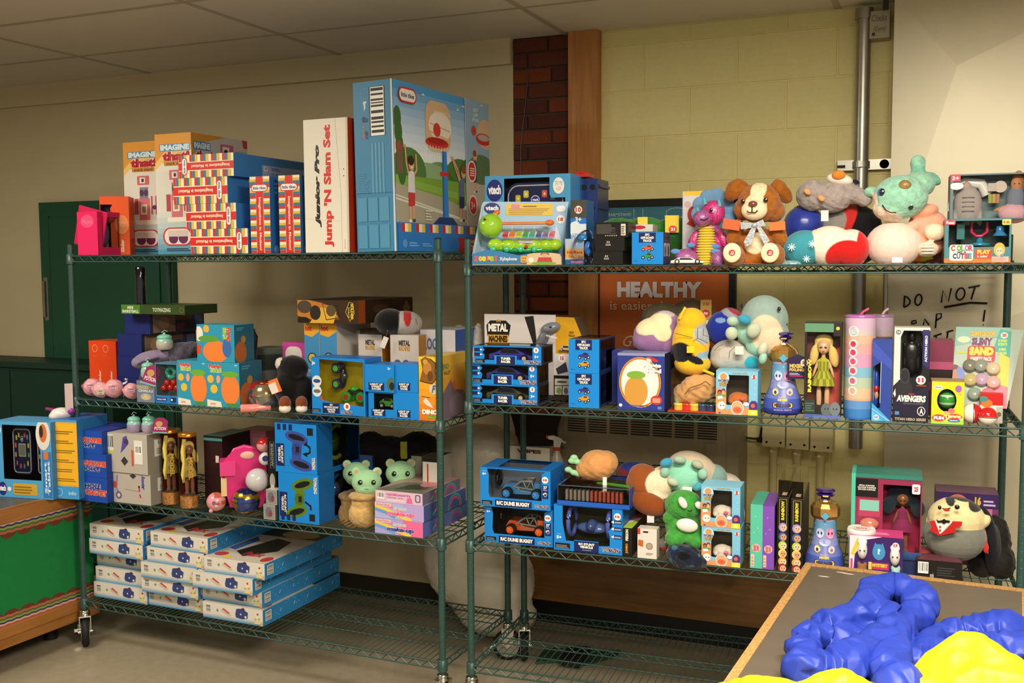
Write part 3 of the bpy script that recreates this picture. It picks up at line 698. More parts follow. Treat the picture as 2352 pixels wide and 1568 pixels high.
def imagine_side(A):
 A.rect(0,0,1,1,'#cfc9c2').poly([(0,.8),(0,1),(.6,1),(.2,.93)],'#e09b3a').grad(0,0,1,.3,'#4f93ad','#d8dcd2',5)
 A.rr(.03,.865,.33,.935,.15,'#4a8ab4').text('IMAGINE',.045,.875,.32,.928,'#e6eef2',.06).text('that!',.08,.785,.36,.865,'#c22430',.07,out='#f2e8de',ow=.05)
 A.rr(.5,.8,.74,.94,.1,'#d46a7a').rect(.54,.82,.66,.92,'#efe6e0').circ(.6,.87,.04,'#3a3440').poly([(.93,.93),(1,.93),(1,1),(.9,1)],'#c83a44').rect(.78,.78,.98,.9,'#b9b0ac')
for(x0,x1,yt,v,d,lab)in((286,367,325,.27,.28,'tall play set box with orange top standing farthest toward the green door'),(359,442,306,.16,.36,'tall play set box with orange top behind the striped stack')):
 carton('toy_box',lab,'box',UL,x0,x1,yt,588,v,d,('#e2ddd0','#cfc9c2','#c9a07a'),ZL[0],group='play set boxes on the top shelf',front=imagine_front,side=imagine_side)
def stripes(A,n,vert=False):
 cs=('#c62f28','#3b7396','#dcb53c',CREAM)
 N=4*n
 for i in range(N):
  c=cs[i%4]
  if c==CREAM:continue
  a,b=(i+.05)/N,(i+1.0)/N
  for lo,hi in((.0,.30),(.70,1)):
   if vert:A.rect(lo,a,hi,b,c)
   else:A.rect(a,lo,b,hi,c)
def striped(flip_logo):
 def f(A):
  stripes(A,5);A.rect(0,.34,1,.66,RED)
  A.text('Imaginations in Motion!',.10 if not flip_logo else.24,.42,.74 if not flip_logo else.93,.60,'#f4ead2',.02,180)
  if flip_logo:logo_pill(A,.06,.12,.16,.88,90)
  else:logo_pill(A,.81,.12,.91,.88,270)
 return f
def s1_side(A):A.rect(.35,.05,1,.62,'#9fb6dd').rect(.37,.36,.42,.55,'#e8e8f0').barcode(.375,.38,.415,.54,8).lines(.47,.42,.6,.56,3,'#4a6aa8').text('CE  8+',.46,.2,.56,.3,'#3a3f58',.0)
def s2_side(A):A.poly([(.28,.3),(.5,.3),(.5,.7),(.28,.7),(.32,.5)],RED).text('Ex',.36,.4,.46,.6,'#f0e6d8',.03)
STR='flat striped red banner box lying '
zz=ZL[0]
for(x0,x1,yt,yb,fl,sd,lab)in((438,569,531,588,0,None,STR+'lowest in the stack of four'),(428,542,471,529,0,None,STR+'second from the bottom of the stack'),(398,522,406,466,0,s2_side,STR+'second from the top, jutting toward the pink box'),(410,536,350,403,1,s1_side,STR+'on top with a pale label on its blue side')):
 o=carton('striped_box',lab,'box',UL,x0,x1,yt,yb,.0,.50,(CREAM,'#3f82c4','#3f82c4'),zz,0,'striped boxes lying in a stack',striped(fl),sd,stack=True);zz=o['top']
def upright(A):
 stripes(A,7,True);A.rect(.33,0,.67,1,RED)
 A.text('Imaginations in Motion!',.42,.04,.58,.73,'#f4ead2',.02,270);logo_pill(A,.08,.80,.92,.90,0)
def up_side(A):A.poly([(.28,.04),(.62,.04),(.62,.62),(.45,.59),(.28,.62)],RED).text('ToySports T-Ball Set',.38,.07,.52,.55,'#f2e6d4',.03,270).circ(.12,.05,.05,'#7aa6d0').lines(.1,.78,.2,.95,3,'#6f9cc8')
for(x0,x1,yt,lab)in((575,620,405,'upright striped box standing next to the striped stack'),(641,689,402,'upright striped box standing against the white jump set box')):
 carton('striped_box',lab,'box',UL,x0,x1,yt,583,-.004,.3,(CREAM,'#2f6aa6','#3f82c4'),ZL[0],0,'striped boxes standing upright',upright,up_side)
def jump_front(A):
 A.text("Jump 'N Slam Set",.44,.04,.66,.955,'#d3382c',.05,90).text('Junior Pro',.24,.19,.38,.81,'#22201e',.07,90,shear=.25)
 A.line([(.84,0),(.83,.45),(.72,1)],.0015,'#b5aa94').rect(.955,0,1,1,'#cfc6b4').line([(0,.26),(.8,.235)],.001,'#cbc2ae').circ(.9,.62,.012,'#2a2622').circ(.9,.57,.012,'#2a2622')
 for i in range(5):A.circ(.9,.09-.014*i,.008,'#b0402c')
o=carton('toy_box','tall worn white box with big red lettering running upward','box',UL,699,800,272,577,-.005,.40,('#e9e2d2','#a8301a','#d8cfba'),ZL[0],0,None,jump_front,None)
W_,H_,D_=WHD(o);MB().box(.03,.05,H_,W_*.8,.2,H_+.004,'#cfc6b8').ell((W_*.5,.08,H_+.005),(.045,.04,.006),'#c9c4bc',10,5).build('tape_flap',CARD,o)
def hoop_left(A):
 A.rect(0,0,1,1,'#3f84ad').barcode(.42,.68,.79,.965,17,True).line([(.42,.68),(.79,.68),(.79,.965),(.42,.965)],.004,'#15171a',True)
 A.line([(.22,.9),(.38,.9),(.38,.96),(.22,.96)],.0015,'#7fb2d2',True).text('T',.26,.84,.34,.885,'#cfe2ea',.05).text('Y',.24,.83,.32,.88,'#cfe2ea',.03)
 for x in(.32,):A.circ(x,.775,.05,'#28506a').rect(.22,.765,.29,.795,'#1e3c74').circ(.25,.735,.03,'#d0603a').circ(.25,.715,.03,'#4a9a6a').circ(x,.70,.04,'#28506a').rect(.22,.67,.28,.70,'#b8607a').text('CE',.30,.665,.36,.695,'#1c3c74',.02)
 for i in range(4):A.rect(.43+.09*i,.34,.48+.09*i,.64,'#5f9cbf')
 A.lines(.05,.35,.35,.47,12,'#5294b8').rect(.0,.345,1,.348,'#356f94')
 for x0,y0 in((.04,.18),(.32,.18),(.6,.18),(.04,.02),(.32,.02),(.6,.02)):A.rect(x0,y0,x0+.24,y0+.14,'#5294b8')
 A.rect(.955,0,1,1,'#cfd2d6')
def kid(A,x,y,s,shirt,pants,hair,up,turn=0,skin='#d9a07c'):
 k=A.w/A.h;X=lambda a:x+a*s;Y=lambda b:y+b*s*k
 A.poly([(X(-.30),Y(0)),(X(-.12),Y(0)),(X(-.06),Y(1.1)),(X(-.32),Y(1.1))],skin).poly([(X(.10),Y(.05)),(X(.26),Y(.05)),(X(.32),Y(1.1)),(X(.06),Y(1.1))],skin)
 A.poly([(X(-.36),Y(.85)),(X(.0),Y(.85)),(X(.0),Y(1.1)),(X(.06),Y(.85)),(X(.36),Y(.95)),(X(.38),Y(1.75)),(X(-.36),Y(1.75))],pants)
 A.poly([(X(-.40),Y(1.7)),(X(.40),Y(1.7)),(X(.36),Y(2.4)),(X(.40),Y(2.95)),(X(.1),Y(3.05)),(X(-.34),Y(2.95))],shirt)
 for pts in up:A.line([(X(a),Y(b))for a,b in pts],s*A.w*.17,skin)
 A.ell(X(.05+turn),Y(3.45),s*.33,s*.42*k,skin).ell(X(.0+turn*1.4),Y(3.66),s*.36,s*.30*k,hair)
 if turn==0:A.ell(X(-.06),Y(3.45),s*.04,s*.05*k,'#2a1a14').ell(X(.2),Y(3.45),s*.04,s*.05*k,'#2a1a14').ell(X(.08),Y(3.24),s*.12,s*.06*k,'#f2e6e0')
 A.ell(X(-.22),Y(-.05),s*.18,s*.1*k,'#e8e4e0').ell(X(.22),Y(0),s*.18,s*.1*k,'#4a4448')
def hoop_front(A):
 A.grad(0,.55,1,1,'#e6eef4','#4d9fdc',9).rect(0,.17,1,.55,'#e9eef0')
 for cx,ry,c in((.22,.05,'#7da072'),(.45,.06,'#6f9866'),(.34,.045,'#8fae84'),(.66,.10,'#4c7a3c'),(.8,.12,'#3f6a34'),(.13,.12,'#4d7a3e')):A.ell(cx,.47,.17,ry+.03,c)
 for i in range(18):A.ell(.56+.019*i,.48+.03*sin(i*2.1),.03,.028,'#4d7a3c' if i%2 else '#3c6832')
 A.rect(0,.30,.72,.45,'#78a23c').poly([(0,.38),(.72,.25),(.72,.17),(0,.17)],'#aaa38e').poly([(0,.445),(.72,.37),(.72,.33),(0,.40)],'#88b048').line([(0,.31),(.72,.20)],.006,'#dedcd2').poly([(0,.40),(.5,.335),(.72,.27),(.72,.2),(0,.34)],'#aaa38e').line([(0,.33),(.72,.205)],.005,'#dcd8ce')
 for i in range(5):A.ell(.03+.008*i,.78-.08*i,.035,.07,'#3c6a34')
 A.rect(.015,.46,.07,.60,'#7a5a48').poly([(.01,.6),(.075,.6),(.05,.65),(.03,.65)],'#a84a3a')
 A.rr(.30,.62,.56,.93,.28,'#d9b690').ell(.45,.78,.12,.09,'#efe4d6').line([(.34,.74),(.55,.70)],.008,'#d9b690').line([(.34,.79),(.55,.76)],.006,'#d9b690').circ(.415,.755,.038,'#cf3a2e')
 A.ell(.415,.675,.12,.034,'#d42a2a').ell(.415,.685,.10,.02,'#a81e22');
 for i in range(8):A.line([(.31+.03*i,.655),(.33+.024*i,.60)],.003,'#f2eee6')
 A.text('JUMP · DUNK · REBOUND',.38,.84,.56,.875,'#f2e6d4',.0,shear=.1)
 A.poly([(.455,.20),(.52,.20),(.51,.63),(.465,.63)],'#2f86d6').poly([(.455,.20),(.475,.20),(.48,.63),(.465,.63)],'#1f6cb8').rect(.44,.475,.525,.50,'#d42a2a').poly([(.35,.17),(.62,.17),(.56,.215),(.42,.215)],'#1e3c78')
 kid(A,.145,.185,.085,'#dcd8da','#c23a3a','#3a2418',(((-.30,2.8),(-.52,3.5),(-.62,4.6)),((.34,2.85),(.62,3.1),(.58,4.1))))
 kid(A,.665,.205,.078,'#5a6a92','#1e2c5a','#8a4a2a',(((-.30,2.8),(-.85,3.7),(-1.35,4.5)),((-.2,2.9),(-.5,3.6),(-1.2,4.4))),.25)
 A.rect(.72,.17,1,1,'#8fb0cc').rect(.72,.17,1,.58,'#b9b4a8').ell(.9,.55,.16,.1,'#5a7a54').rect(.725,.36,.78,.44,'#c8b0a0').line([(.72,.17),(.72,1)],.003,'#e8e8e8')
 A.ell(.955,.79,.10,.10,'#d9b690').ell(.93,.755,.09,.04,'#d42a2a').ell(.93,.765,.07,.022,'#b8b0a8')
 kid(A,.82,.40,.06,'#46506e','#3a3f50','#8a4a2a',(((-.2,2.9),(-.2,3.8),(-.1,4.5)),((.3,2.9),(.4,3.8),(.1,4.5))));A.circ(.815,.80,.028,'#d2402e').text('SET\nUP\nFUN',.80,.86,.88,.95,'#dfeaf2',.02,shear=.2)
 for x,y in((.26,.94),(.62,.9),(.68,.93),(.9,.97)):A.text('*',x,y-.02,x+.03,y+.02,'#dcecf6',.05)
 A.rr(.735,.46,.83,.60,.5,'#eef0f2').rr(.745,.47,.82,.59,.5,'#cf2a2a').lines(.76,.50,.81,.56,4,'#f0d8d4',jit=False).rr(.74,.24,.835,.375,.5,'#d9e6f0').rr(.75,.25,.825,.365,.5,'#cf2a2a').text('3+',.765,.28,.81,.33,'#f0d8d4',.02)
 A.lines(.27,.19,.34,.26,4,'#d8d4c6')
 A.rect(0,0,1,.17,'#2f78c4')
 for i in range(7):
  x=.035+.135*i
  for j,c in enumerate((RED,'#efe8d8',YEL)):A.rect(x+.03*j,.115,x+.03*(j+1),.165,c)
 A.poly([(.60,.0),(.98,.0),(.98,.09),(.60,.09),(.625,.045)],'#c4261e').text('TotSports',.72,.05,.86,.08,'#f2e4da',.02).text('EASY SCORE',.68,.01,.94,.045,'#f2e4da',.04).circ(.06,.045,.022,'#5a94d0').lines(.10,.03,.2,.06,2,'#7fb0de').lines(.23,.03,.34,.055,2,'#7fb0de')
 logo_pill(A,.035,.875,.205,.965,0)
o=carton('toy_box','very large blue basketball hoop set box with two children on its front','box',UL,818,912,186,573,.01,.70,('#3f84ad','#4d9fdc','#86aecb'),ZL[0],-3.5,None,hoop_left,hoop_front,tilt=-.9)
# ================================================================== RIGHT UNIT, TOP SHELF
def oval_logo(A,x0,y0,x1,y1,txt='vtech',bg='#2a2f78',ring='#5a66a8'):
 A.ell((x0+x1)/2,(y0+y1)/2,(x1-x0)/2,(y1-y0)/2,bg);A.text(txt,x0+(x1-x0)*.1,y0+(y1-y0)*.33,x1-(x1-x0)*.1,y1-(y1-y0)*.25,'#f2f2f4',.05)
def tab_front(A):
 oval_logo(A,.02,.71,.21,.96);A.circ(.11,.58,.045,'#f2e8e2').text('25',.075,.56,.145,.605,'#c23a30',.05).rr(.02,.3,.17,.43,.1,'#e0a23c').lines(.03,.31,.16,.42,4,'#8a5a1a')
 A.ell(.865,.87,.065,.09,'#f2ece6').text('TRY ME',.82,.87,.91,.92,'#6aa0c8',.0).text('x20',.84,.82,.89,.86,'#d07a50',.0)
hole=[(.20,.02),(.94,.02),(.94,.74),(.78,.74),(.76,.78),(.76,.965),(.23,.965),(.23,.72),(.2,.68)]
o=carton('toy_box','blue open box holding a dark toy tablet, behind the caterpillar xylophone','box',UR,1114,1310,401,611,.19,.12,(LT_BLUE,'#3f96dc','#5fb0e6'),ZR[0],0,None,tab_front,holes=[hole],inside='#2a2622',pane=False)
W_,H_,D_=WHD(o)
m=MB();m.M=Matrix.Translation((W_*.57,.045,H_*.48))
def rrp(w,h,r,n=6):
 P=[]
 for cx,cy,a0 in((w/2-r,h/2-r,0),(-w/2+r,h/2-r,90),(-w/2+r,-h/2+r,180),(w/2-r,-h/2+r,270)):
  for i in range(n):a=radians(a0+90/(n-1)*i);P.append((cx+r*cos(a),cy+r*sin(a)))
 return P
def mini_tablet(par,cx,cz,y,w,h,small=False):
 m=MB();m.M=Matrix.Translation((cx,y,cz));m.prism(rrp(w,h,w*.2),0,.025,'#1b2148');t=m.build('toy_tablet',PLASTIC,par)
 m=MB();m.M=Matrix.Translation((cx,y,cz));P=rrp(w*.94,h*.92,w*.18);m.tube([(p[0],-.001,p[1])for p in P],.0028,'#b9bcc8',6,True);m.build('rim',GLOSS,t)
 A=Art(w,h);A.rr(.30,.38,.70,.66,.12,'#b9bcc8').rr(.325,.40,.675,.64,.08,'#7f8a70').ell(.5,.76,.075,.06,'#e8e8f0').ell(.5,.76,.066,.05,'#2a2f78').text('vtech',.45,.742,.55,.778,'#fff',.04)
 for x,y_,c in((.20,.78,'#c8b820'),(.34,.84,'#c8c040'),(.66,.84,'#d05a4a'),(.80,.80,'#5a8ab0'),(.15,.62,'#d06a3a'),(.85,.62,'#c0b840'),(.14,.42,'#d8a030'),(.86,.42,'#4aa05a'),(.2,.24,'#b04a8a'),(.4,.18,'#d05a4a'),(.6,.18,'#4a8ad0'),(.8,.24,'#d8c030')):A.rr(x-.045,y_-.05,x+.045,y_+.05,.2,c).circ(x,y_,.02,mixc(c,'#fff',.5))
 A.build('key_print',t,(cx-w/2,y,cz-h/2));return t
mini_tablet(o,W_*.565,H_*.52,.03,W_*.68,H_*.80)
S=Stage(UR,1190,.02,ZR[0]);t=S.thing('toy_box','xylophone toy box with a bright green caterpillar and orange mallet','box')
X=lambda x,y,d=0.0:S.p(x,y,d)
m=MB();bl='#a9cbe6'
F=[X(1084,609,0),X(1290,609,0),X(1290,588,0),X(1226,580,0),X(1190,586,0),X(1150,577,0),X(1120,573,0),X(1084,583,0)]
m.add(F,[(0,1,2,3,4),(0,4,5),(0,5,6,7)],'#2a78b0');m.add([X(1084,609,0),X(1290,609,0),X(1302,606,.11),X(1104,606,.11)],[(0,1,2,3)],'#2a78b0')
m.add([X(1110,463,.11),X(1306,463,.11),X(1302,606,.11),X(1104,606,.11)],[(0,3,2,1)],bl)
m.add([X(1084,583,0),X(1084,609,0),X(1104,606,.11),X(1110,463,.11),X(1106,470,.10)],[(0,1,2,3,4)],'#c9dff0');m.add([X(1290,588,0),X(1290,609,0),X(1302,606,.11),X(1306,463,.11)],[(0,3,2,1)],'#9cc2e2')
m.build('tray_card',CARD,t)
bw=X(1306,463,.11)[0]-X(1110,463,.11)[0];bo=X(1110,606,.109);bh=X(1110,463,.109)[2]-bo[2]
A=Art(bw,bh);oval_logo(A,.01,.80,.20,.985);A.rr(.27,.775,.82,.965,.2,'#e8c64a').lines(.3,.79,.8,.9,4,'#b08a30').rr(.33,.88,.43,.955,.2,'#d890a0').lines(.47,.91,.68,.95,1,'#8a6a20').rr(.86,.83,.965,.93,.5,'#eef2f4').circ(.91,.71,.05,'#f4ece4').text('18',.88,.68,.94,.74,'#c8382e',.05)
for i in range(5):A.poly([(.28+.13*i,.35),(.40+.13*i,.35),(.34+.13*i,.62)],('#d8e6ec','#c6dce6','#e6d8dc','#b9d8d0','#d8dcec')[i])
A.build('back_print',t,bo)
fw=X(1290,609)[0]-X(1084,609)[0];fo=X(1084,609,0);fh=X(1084,577)[2]-fo[2]
A=Art(fw,fh);A.rect(.61,.02,.995,.62,'#d9b992').rect(.0,.0,1,.05,'#c9a24a').ell(.8,.70,.19,.18,'#d9b992').ell(.81,.76,.05,.16,'#8a5a3a').ell(.81,.70,.04,.12,'#d8a080').poly([(.72,.1),(.9,.1),(.88,.55),(.74,.55)],'#b83a34').ell(.80,.12,.14,.10,'#6aa83c').circ(.66,.35,.028,'#eee6da')
for ch,x,c in zip('Zoo',(.02,.07,.11),('#e0532a','#f0b02a','#c8d43a')):A.text(ch,x,.28,x+.045,.66,c,.08)
for ch,x,c in zip('Jamz',(.145,.175,.205,.245),('#e0532a','#f0b02a','#8ac43a','#e0532a')):A.text(ch,x,.28,x+.036,.66,c,.08)
A.text('Xylophone',.305,.26,.50,.58,'#f0e6d2',.03).rr(.54,.18,.61,.66,.2,'#e8a83a').text('1½-4',.55,.42,.60,.58,'#4a2a10',.03).text('Years',.55,.24,.60,.36,'#4a2a10',.02)
A.build('front_print',t,(fo[0],fo[1]-.0005,fo[2]))
LG,DGN='#a6d62c','#28a05a'
bp=[]
for i,x in enumerate((1137,1166,1195,1224,1252,1273)):bp.append((X(x,562,.05),S.r(18,16,15),LG))
blob('caterpillar_body',bp+[(X(1205,574,.05),S.r(78,14,9),DGN)],GLOSS,t,voxel=S.r(2.2),patches=[(X(1205,584,.05),S.r(100,40,14),DGN)])
blob('caterpillar_head',[(X(1127,518,.03),S.r(28,27,28),'#9ad02e'),(X(1136,494,.03),S.r(5,5,10),'#e8682a'),(X(1141,488,.03),S.r(8,7,6),'#e8682a')],GLOSS,t,voxel=S.r(2))
eye(t,X(1113,503,-.005),S.r(3.2));MB().tube([X(1150,513,.05),X(1260,512,.05)],S.r(3.5),'#e8742a',10).ell(X(1262,511,.05),S.r(11,9,7),'#e8742a').build('mallet',GLOSS,t)
for i,c in enumerate(('#c8283a','#e87a2a','#b8c82a','#2aa05a','#2aa8a0','#3a5aa0','#7a6aa8','#e0607a')):
 x=1159+i*15.3;m=MB();m.add([X(x-6,545,.012),X(x+7,545,.012),X(x+9,534,.05),X(x-1,534,.05),X(x-6,541,.012),X(x+7,541,.012),X(x+9,530,.05),X(x-1,530,.05)],[(0,1,5,4),(1,2,6,5),(2,3,7,6),(3,0,4,7),(4,5,6,7)],c);m.build('xylophone_key',GLOSS,t)
for x in(1132,1163,1195,1226):MB().ell(X(x,572,.028),S.r(7,6,8),'#4ac48a').build('foot',GLOSS,t)
MB().lathe(X(1208,566,.025),[(S.r(4),0),(S.r(4),-.012),(S.r(2),-.014)],'#d0202a',12,'y').build('red_knob',GLOSS,t);MB().tube([X(1190,556,.03),X(1226,556,.03)],S.r(3.6),'#c8b0c8',8).build('mode_slider',GLOSS,t)
def b39(A):A.circ(.5,.86,.33,'#f2ece6').text('10',.3,.80,.7,.90,'#c23a30',.05)
o=carton('toy_box','bright blue narrow box with red handled lid behind the tablet box','box',UR,1308,1331,406,611,.33,.1,('#2a8ee0','#2378c0','#2a8ee0'),ZR[0],0,None,b39)
W_,H_,D_=WHD(o);MB().box(.004,.01,H_,.07,.09,H_+.012,'#d0342c').tube([(.01,.03,H_+.012),(.035,.03,H_+.02),(.062,.03,H_+.012)],.005,'#d0342c',8).build('handle_lid',PLASTIC,o)
t_=carton('storage_crate','dark blue plastic crate with round holes behind the toy boxes','crate',UR,1331,1372,410,611,.36,.16,('#263a78','#1e2f66','#263a78'),ZR[0],mat=PLASTIC)
W_,H_,D_=WHD(t_);m=MB()
for zz in(.18,.42,.66,.9):
 for xx in(.25,.72):m.lathe((W_*xx,-.001,H_*zz),[(.011,0),(.011,.0008)],'#0e1430',14,'y')
o=m.build('holes',RUBBER,t_);o['kind']='stuff';m=MB()
for zz in(.15,.4,.65,.9):m.box(W_,.01,H_*zz,W_+.008,D_-.01,H_*zz+.01,'#1e2f66')
o=m.build('ribs',PLASTIC,t_);o['kind']='stuff'
def b310(A):A.rect(0,.72,1,1,'#4a4a42').circ(.5,.85,.24,'#f2ece6').text('10',.32,.81,.68,.89,'#c23a30',.05).text('3+',.3,.66,.7,.74,'#dfe4e8',.04).rect(0,.48,1,.63,'#dfe6ec').ell(.3,.62,.3,.05,'#dfe6ec').text('TOYAMAZING',.02,.40,.98,.48,'#e8ecef',.04,out='#2a3a6a')
carton('toy_box','blue and white price stickered box marked 3+ behind the clear pack','box',UR,1310,1346,459,611,.10,.1,('#2a78c8','#2464a8','#5a8ab0'),ZR[0],front=b310)
def bhw(A):A.rect(0,0,1,.2,'#2a5a8a').rect(0,.25,1,.62,'#d9a35a').rect(0,.62,1,1,'#aebccc').text('HotRace',.08,.42,.92,.54,'#c8401e',.05,shear=.2).text('RALLY',.2,.28,.8,.37,'#d06a2a',.03).text('SPEED',.3,.06,.95,.15,'#c86a8a',.04)
carton('toy_box','small low race car box wedged beside the xylophone box','box',UR,1298,1341,548,611,.04,.06,('#b8bcc0','#30343c','#aaa'),ZR[0],front=bhw)
S=Stage(UR,1340,.03,ZR[0]);t=S.thing('blister_pack','crumpled clear plastic blister pack with blue toy parts','pack')
blob('clear_shell',[(S.p(1338,560,0),S.r(22,24,36),'#c9d6ee',(0,.5,0)),(S.p(1352,590,0),S.r(10,20,22),'#c9d6ee')],CLEARB,t,voxel=S.r(3));
MB().ell(S.p(1336,545,.0),S.r(12,8,8),'#3a9ad0').ell(S.p(1350,570,0),S.r(8,8,16),'#3f80d0').build('blue_toy',PLASTIC,t)
def blk1(A):
 A.lines(.05,.25,.7,.9,9,'#5a5852',.5,True);A.rect(.79,.12,.93,.88,'#d8d2c4').lines(.8,.2,.92,.8,5,'#3a3834')
 for i in range(6):A.circ(.33+.065*i,.12,.018,'#b9b4a4' if i!=1 else '#c8a83a')
def blk2(A):A.text('8-8\nXOX',.36,.38,.54,.72,'#c9c4b8',.02)
BLK=('#15130f','#1b1815','#1b1815');h1,h2=.072,.073
carton('toy_box','black glossy box lowest in the small dark stack','box',UR,1362,1430,577,611,.0,.14,BLK,ZR[0],front=blk2,group='small black boxes')
u0,w_,zb,hb=UR.fit(1362,1430,577,611,.0,ZR[0])
carton('toy_box','black glossy box in the middle of the small dark stack','box',UR,1366,1434,544,577,.0,.14,BLK,ZR[0]+hb+.001,front=blk2,group='small black boxes')
carton('toy_box','black box with fine print and barcode topping the small dark stack','box',UR,1366,1442,510,542,.005,.15,BLK,ZR[0]+2*hb+.003,front=blk1)
def truck_art(c1,c2):
 def f(A):
  A.rect(.22,.68,.76,.985,NAVY).text('2PC\nOFF-ROAD\nTRUCK',.28,.70,.70,.96,'#f0ead8',.05)
  for y,c in((.47,c1),(.22,c2)):
   A.poly([(.30,y),(.34,y+.07),(.45,y+.09),(.5,y+.14),(.64,y+.12),(.66,y+.05),(.68,y-.01)],c).poly([(.47,y+.08),(.51,y+.12),(.6,y+.11),(.6,y+.07)],'#20242a')
   for x,yy in((.36,y-.01),(.55,y-.05),(.65,y)):A.circ(x,yy,.05,'#1a1a1a').circ(x,yy,.024,'#c8c4ba')
  A.lines(.06,.1,.2,.13,1,'#0e62a8')
 return f
def purple_side(A):A.rect(0,0,1,1,'#3a2a5a').rect(.1,.72,.95,.92,'#6a2a4a').text('SPORT',.18,.76,.9,.88,'#1a1430',.05).rect(.08,.25,.45,.66,'#c9c0d8').rect(.52,.25,.95,.66,'#b9b0cc').ell(.26,.42,.1,.18,'#4a2a34').ell(.74,.42,.1,.18,'#2a2a3a').rect(0,0,1,.12,'#28306a')
carton('toy_box','blue truck box with red and green trucks beside the black stack','box',UR,1451,1523,533,613,.0,.11,(BLUE,'#3a2a5a','#1a78c8'),ZR[0],front=truck_art('#d8532a','#2f8a4a'),side=purple_side)
S=Stage(UR,1470,.24,ZR[0]);t=S.thing('plush_pack','crumpled green plush toys packed with yellow cards behind small boxes','toy')
blob('green_plush',[(S.p(1420,530,0),S.r(48,34,30),'#2f7a2a'),(S.p(1480,528,0),S.r(50,34,30),'#357f2e'),(S.p(1545,530,0),S.r(42,34,32),'#2a6e28'),(S.p(1480,575,0),S.r(100,34,30),'#2a5a24')],FUR,t,voxel=S.r(5),wob=.002)
for x0,x1,yt,yb in((1464,1487,498,530),(1527,1559,494,534)):
 a,b=S.p(x0,yb,-.062),S.p(x1,yt,-.062);MB().box(a[0],a[1]-.001,a[2],b[0],a[1]+.001,b[2],'#e8c824').build('yellow_card',CARD,t)
a=S.p(1545,526,-.065);Art(S.r(18),S.r(16)).circ(.5,.5,.5,'#c8382a').text('21',.25,.3,.75,.7,'#f2e6da',.05).build('price_print',t,(a[0]-S.r(9),a[1],a[2]-S.r(8)))
def pnk(A):A.rect(.05,.1,.95,.9,'#d8d4cc').ell(.35,.6,.3,.25,'#b8304a')
carton('toy_box','flat white box with a pink picture peeping over the blue truck box','box',UR,1452,1499,515,532,.12,.08,('#cfcac0','#b9b4aa','#cfcac0'),None,front=pnk)
o=bpy.data.objects[-1]if False else None
def pale(A):A.rect(0,.94,1,1,'#e8c23a').rect(0,0,.04,1,'#c9c6cc').circ(.12,.82,.08,'#c8a8b0').circ(.42,.86,.07,'#a82a2a').ell(.28,.68,.16,.12,'#b8302a').poly([(.1,.55),(.3,.5),(.35,.58),(.2,.62)],'#b8302a').rr(.08,.06,.9,.48,.2,'#c4c2ca')
carton('toy_box','tall pale grey box with yellow top strip behind the purple dragon plush','box',UR,1567,1662,438,613,.16,.08,('#d4d0d2','#a9a6ac','#e8c23a'),ZR[0],front=pale)
S=Stage(UR,1578,.0,ZR[0]);t=S.thing('toy_car','small white toy car in front of the purple dragon plush','toy car')
toy_car(t,(0,.0,0),S.r(74),S.r(30),S.r(17),'#e8e4dc','#d8d4cc',name='car_body',big=1.6)
S=Stage(UR,1618,.085,ZR[0]);t=S.thing('plush_toy','glittery pink and purple dragon plush with yellow ribbed belly and blue frill','plush toy')
p=S.p
PK,PU='#d03a86','#a85a9a'
blob('body',[(p(1622,575,0),S.r(34,28,42),PK),(p(1594,548,-.01),S.r(11,12,24),PK,(0,.5,0)),(p(1660,548,-.01),S.r(11,12,24),PK,(0,-.4,0)),(p(1577,590,-.05),S.r(28,30,19),PU,(0,.2,0)),(p(1648,596,-.06),S.r(17,30,21),PU),(p(1628,520,0),S.r(24,20,20),PU)],GLITTER,t,voxel=S.r(3))
m=MB()
for i in range(15):
 y=523+i*6;wd=18+i*.75-(max(0,i-11)*1.5);m.ell(p(1622,y,-.028-.001*min(i,8)),S.r(wd,19,4.2),'#e2c53a',18,8)
m.build('ribbed_belly',PLUSH,t)
blob('head',[(p(1638,488,-.02),S.r(27,26,29),PK),(p(1612,501,-.055),S.r(21,22,19),PU),(p(1620,498,-.045),S.r(20,20,18),PK)],GLITTER,t,voxel=S.r(2.6))
m=MB()
for i in range(7):
 a=radians(-28+i*36);q=p(1640+40*sin(a-.5)*-1 if False else 1641+37*cos(a),486-37*sin(a),.012);m.ell(q,S.r(18,5,18),'#6a93b8',14,8)
m.ell(p(1641,486,.014),S.r(40,4,40),'#6a93b8',18,8);m.build('frill',PLUSH,t)
for x,y in((1601,481),(1616,458),(1650,463)):MB().tube([p(x+3,y+10,-.045),p(x,y-5,-.05)],[S.r(5),S.r(3)],'#5ab0b8',10).build('horn',GLOSS,t)
eye(t,p(1633,482,-.078),S.r(4.2));smile(t,[p(1608,503,-.088),p(1618,505,-.089),p(1626,500,-.085)])
for x,y in((1551,577),(1643,577)):MB().ell(p(x,y,-.075),S.r(11,4,6),'#5a8ac8',12,8).build('claws',PLUSH,t)
m=MB();a=p(1640,566,-.05);m.ell(a,S.r(14,5,6),'#5a8ac8',12,6).ell(p(1586,563,-.05),S.r(10,5,6),'#5a8ac8',12,6).build('paw',PLUSH,t)
S=Stage(UR,1732,.10,ZR[0]+.018);t=S.thing('plush_toy','brown and cream puppy plush with silver bow and music note paws','plush toy');p=S.p
BR,CRM='#a8621e','#f2dfb8'
o_=carton('display_base','orange card base that the puppy plush sits on','box',UR,1684,1777,604,614,.02,.16,('#e2581c','#c84a14','#e2581c'),ZR[0])
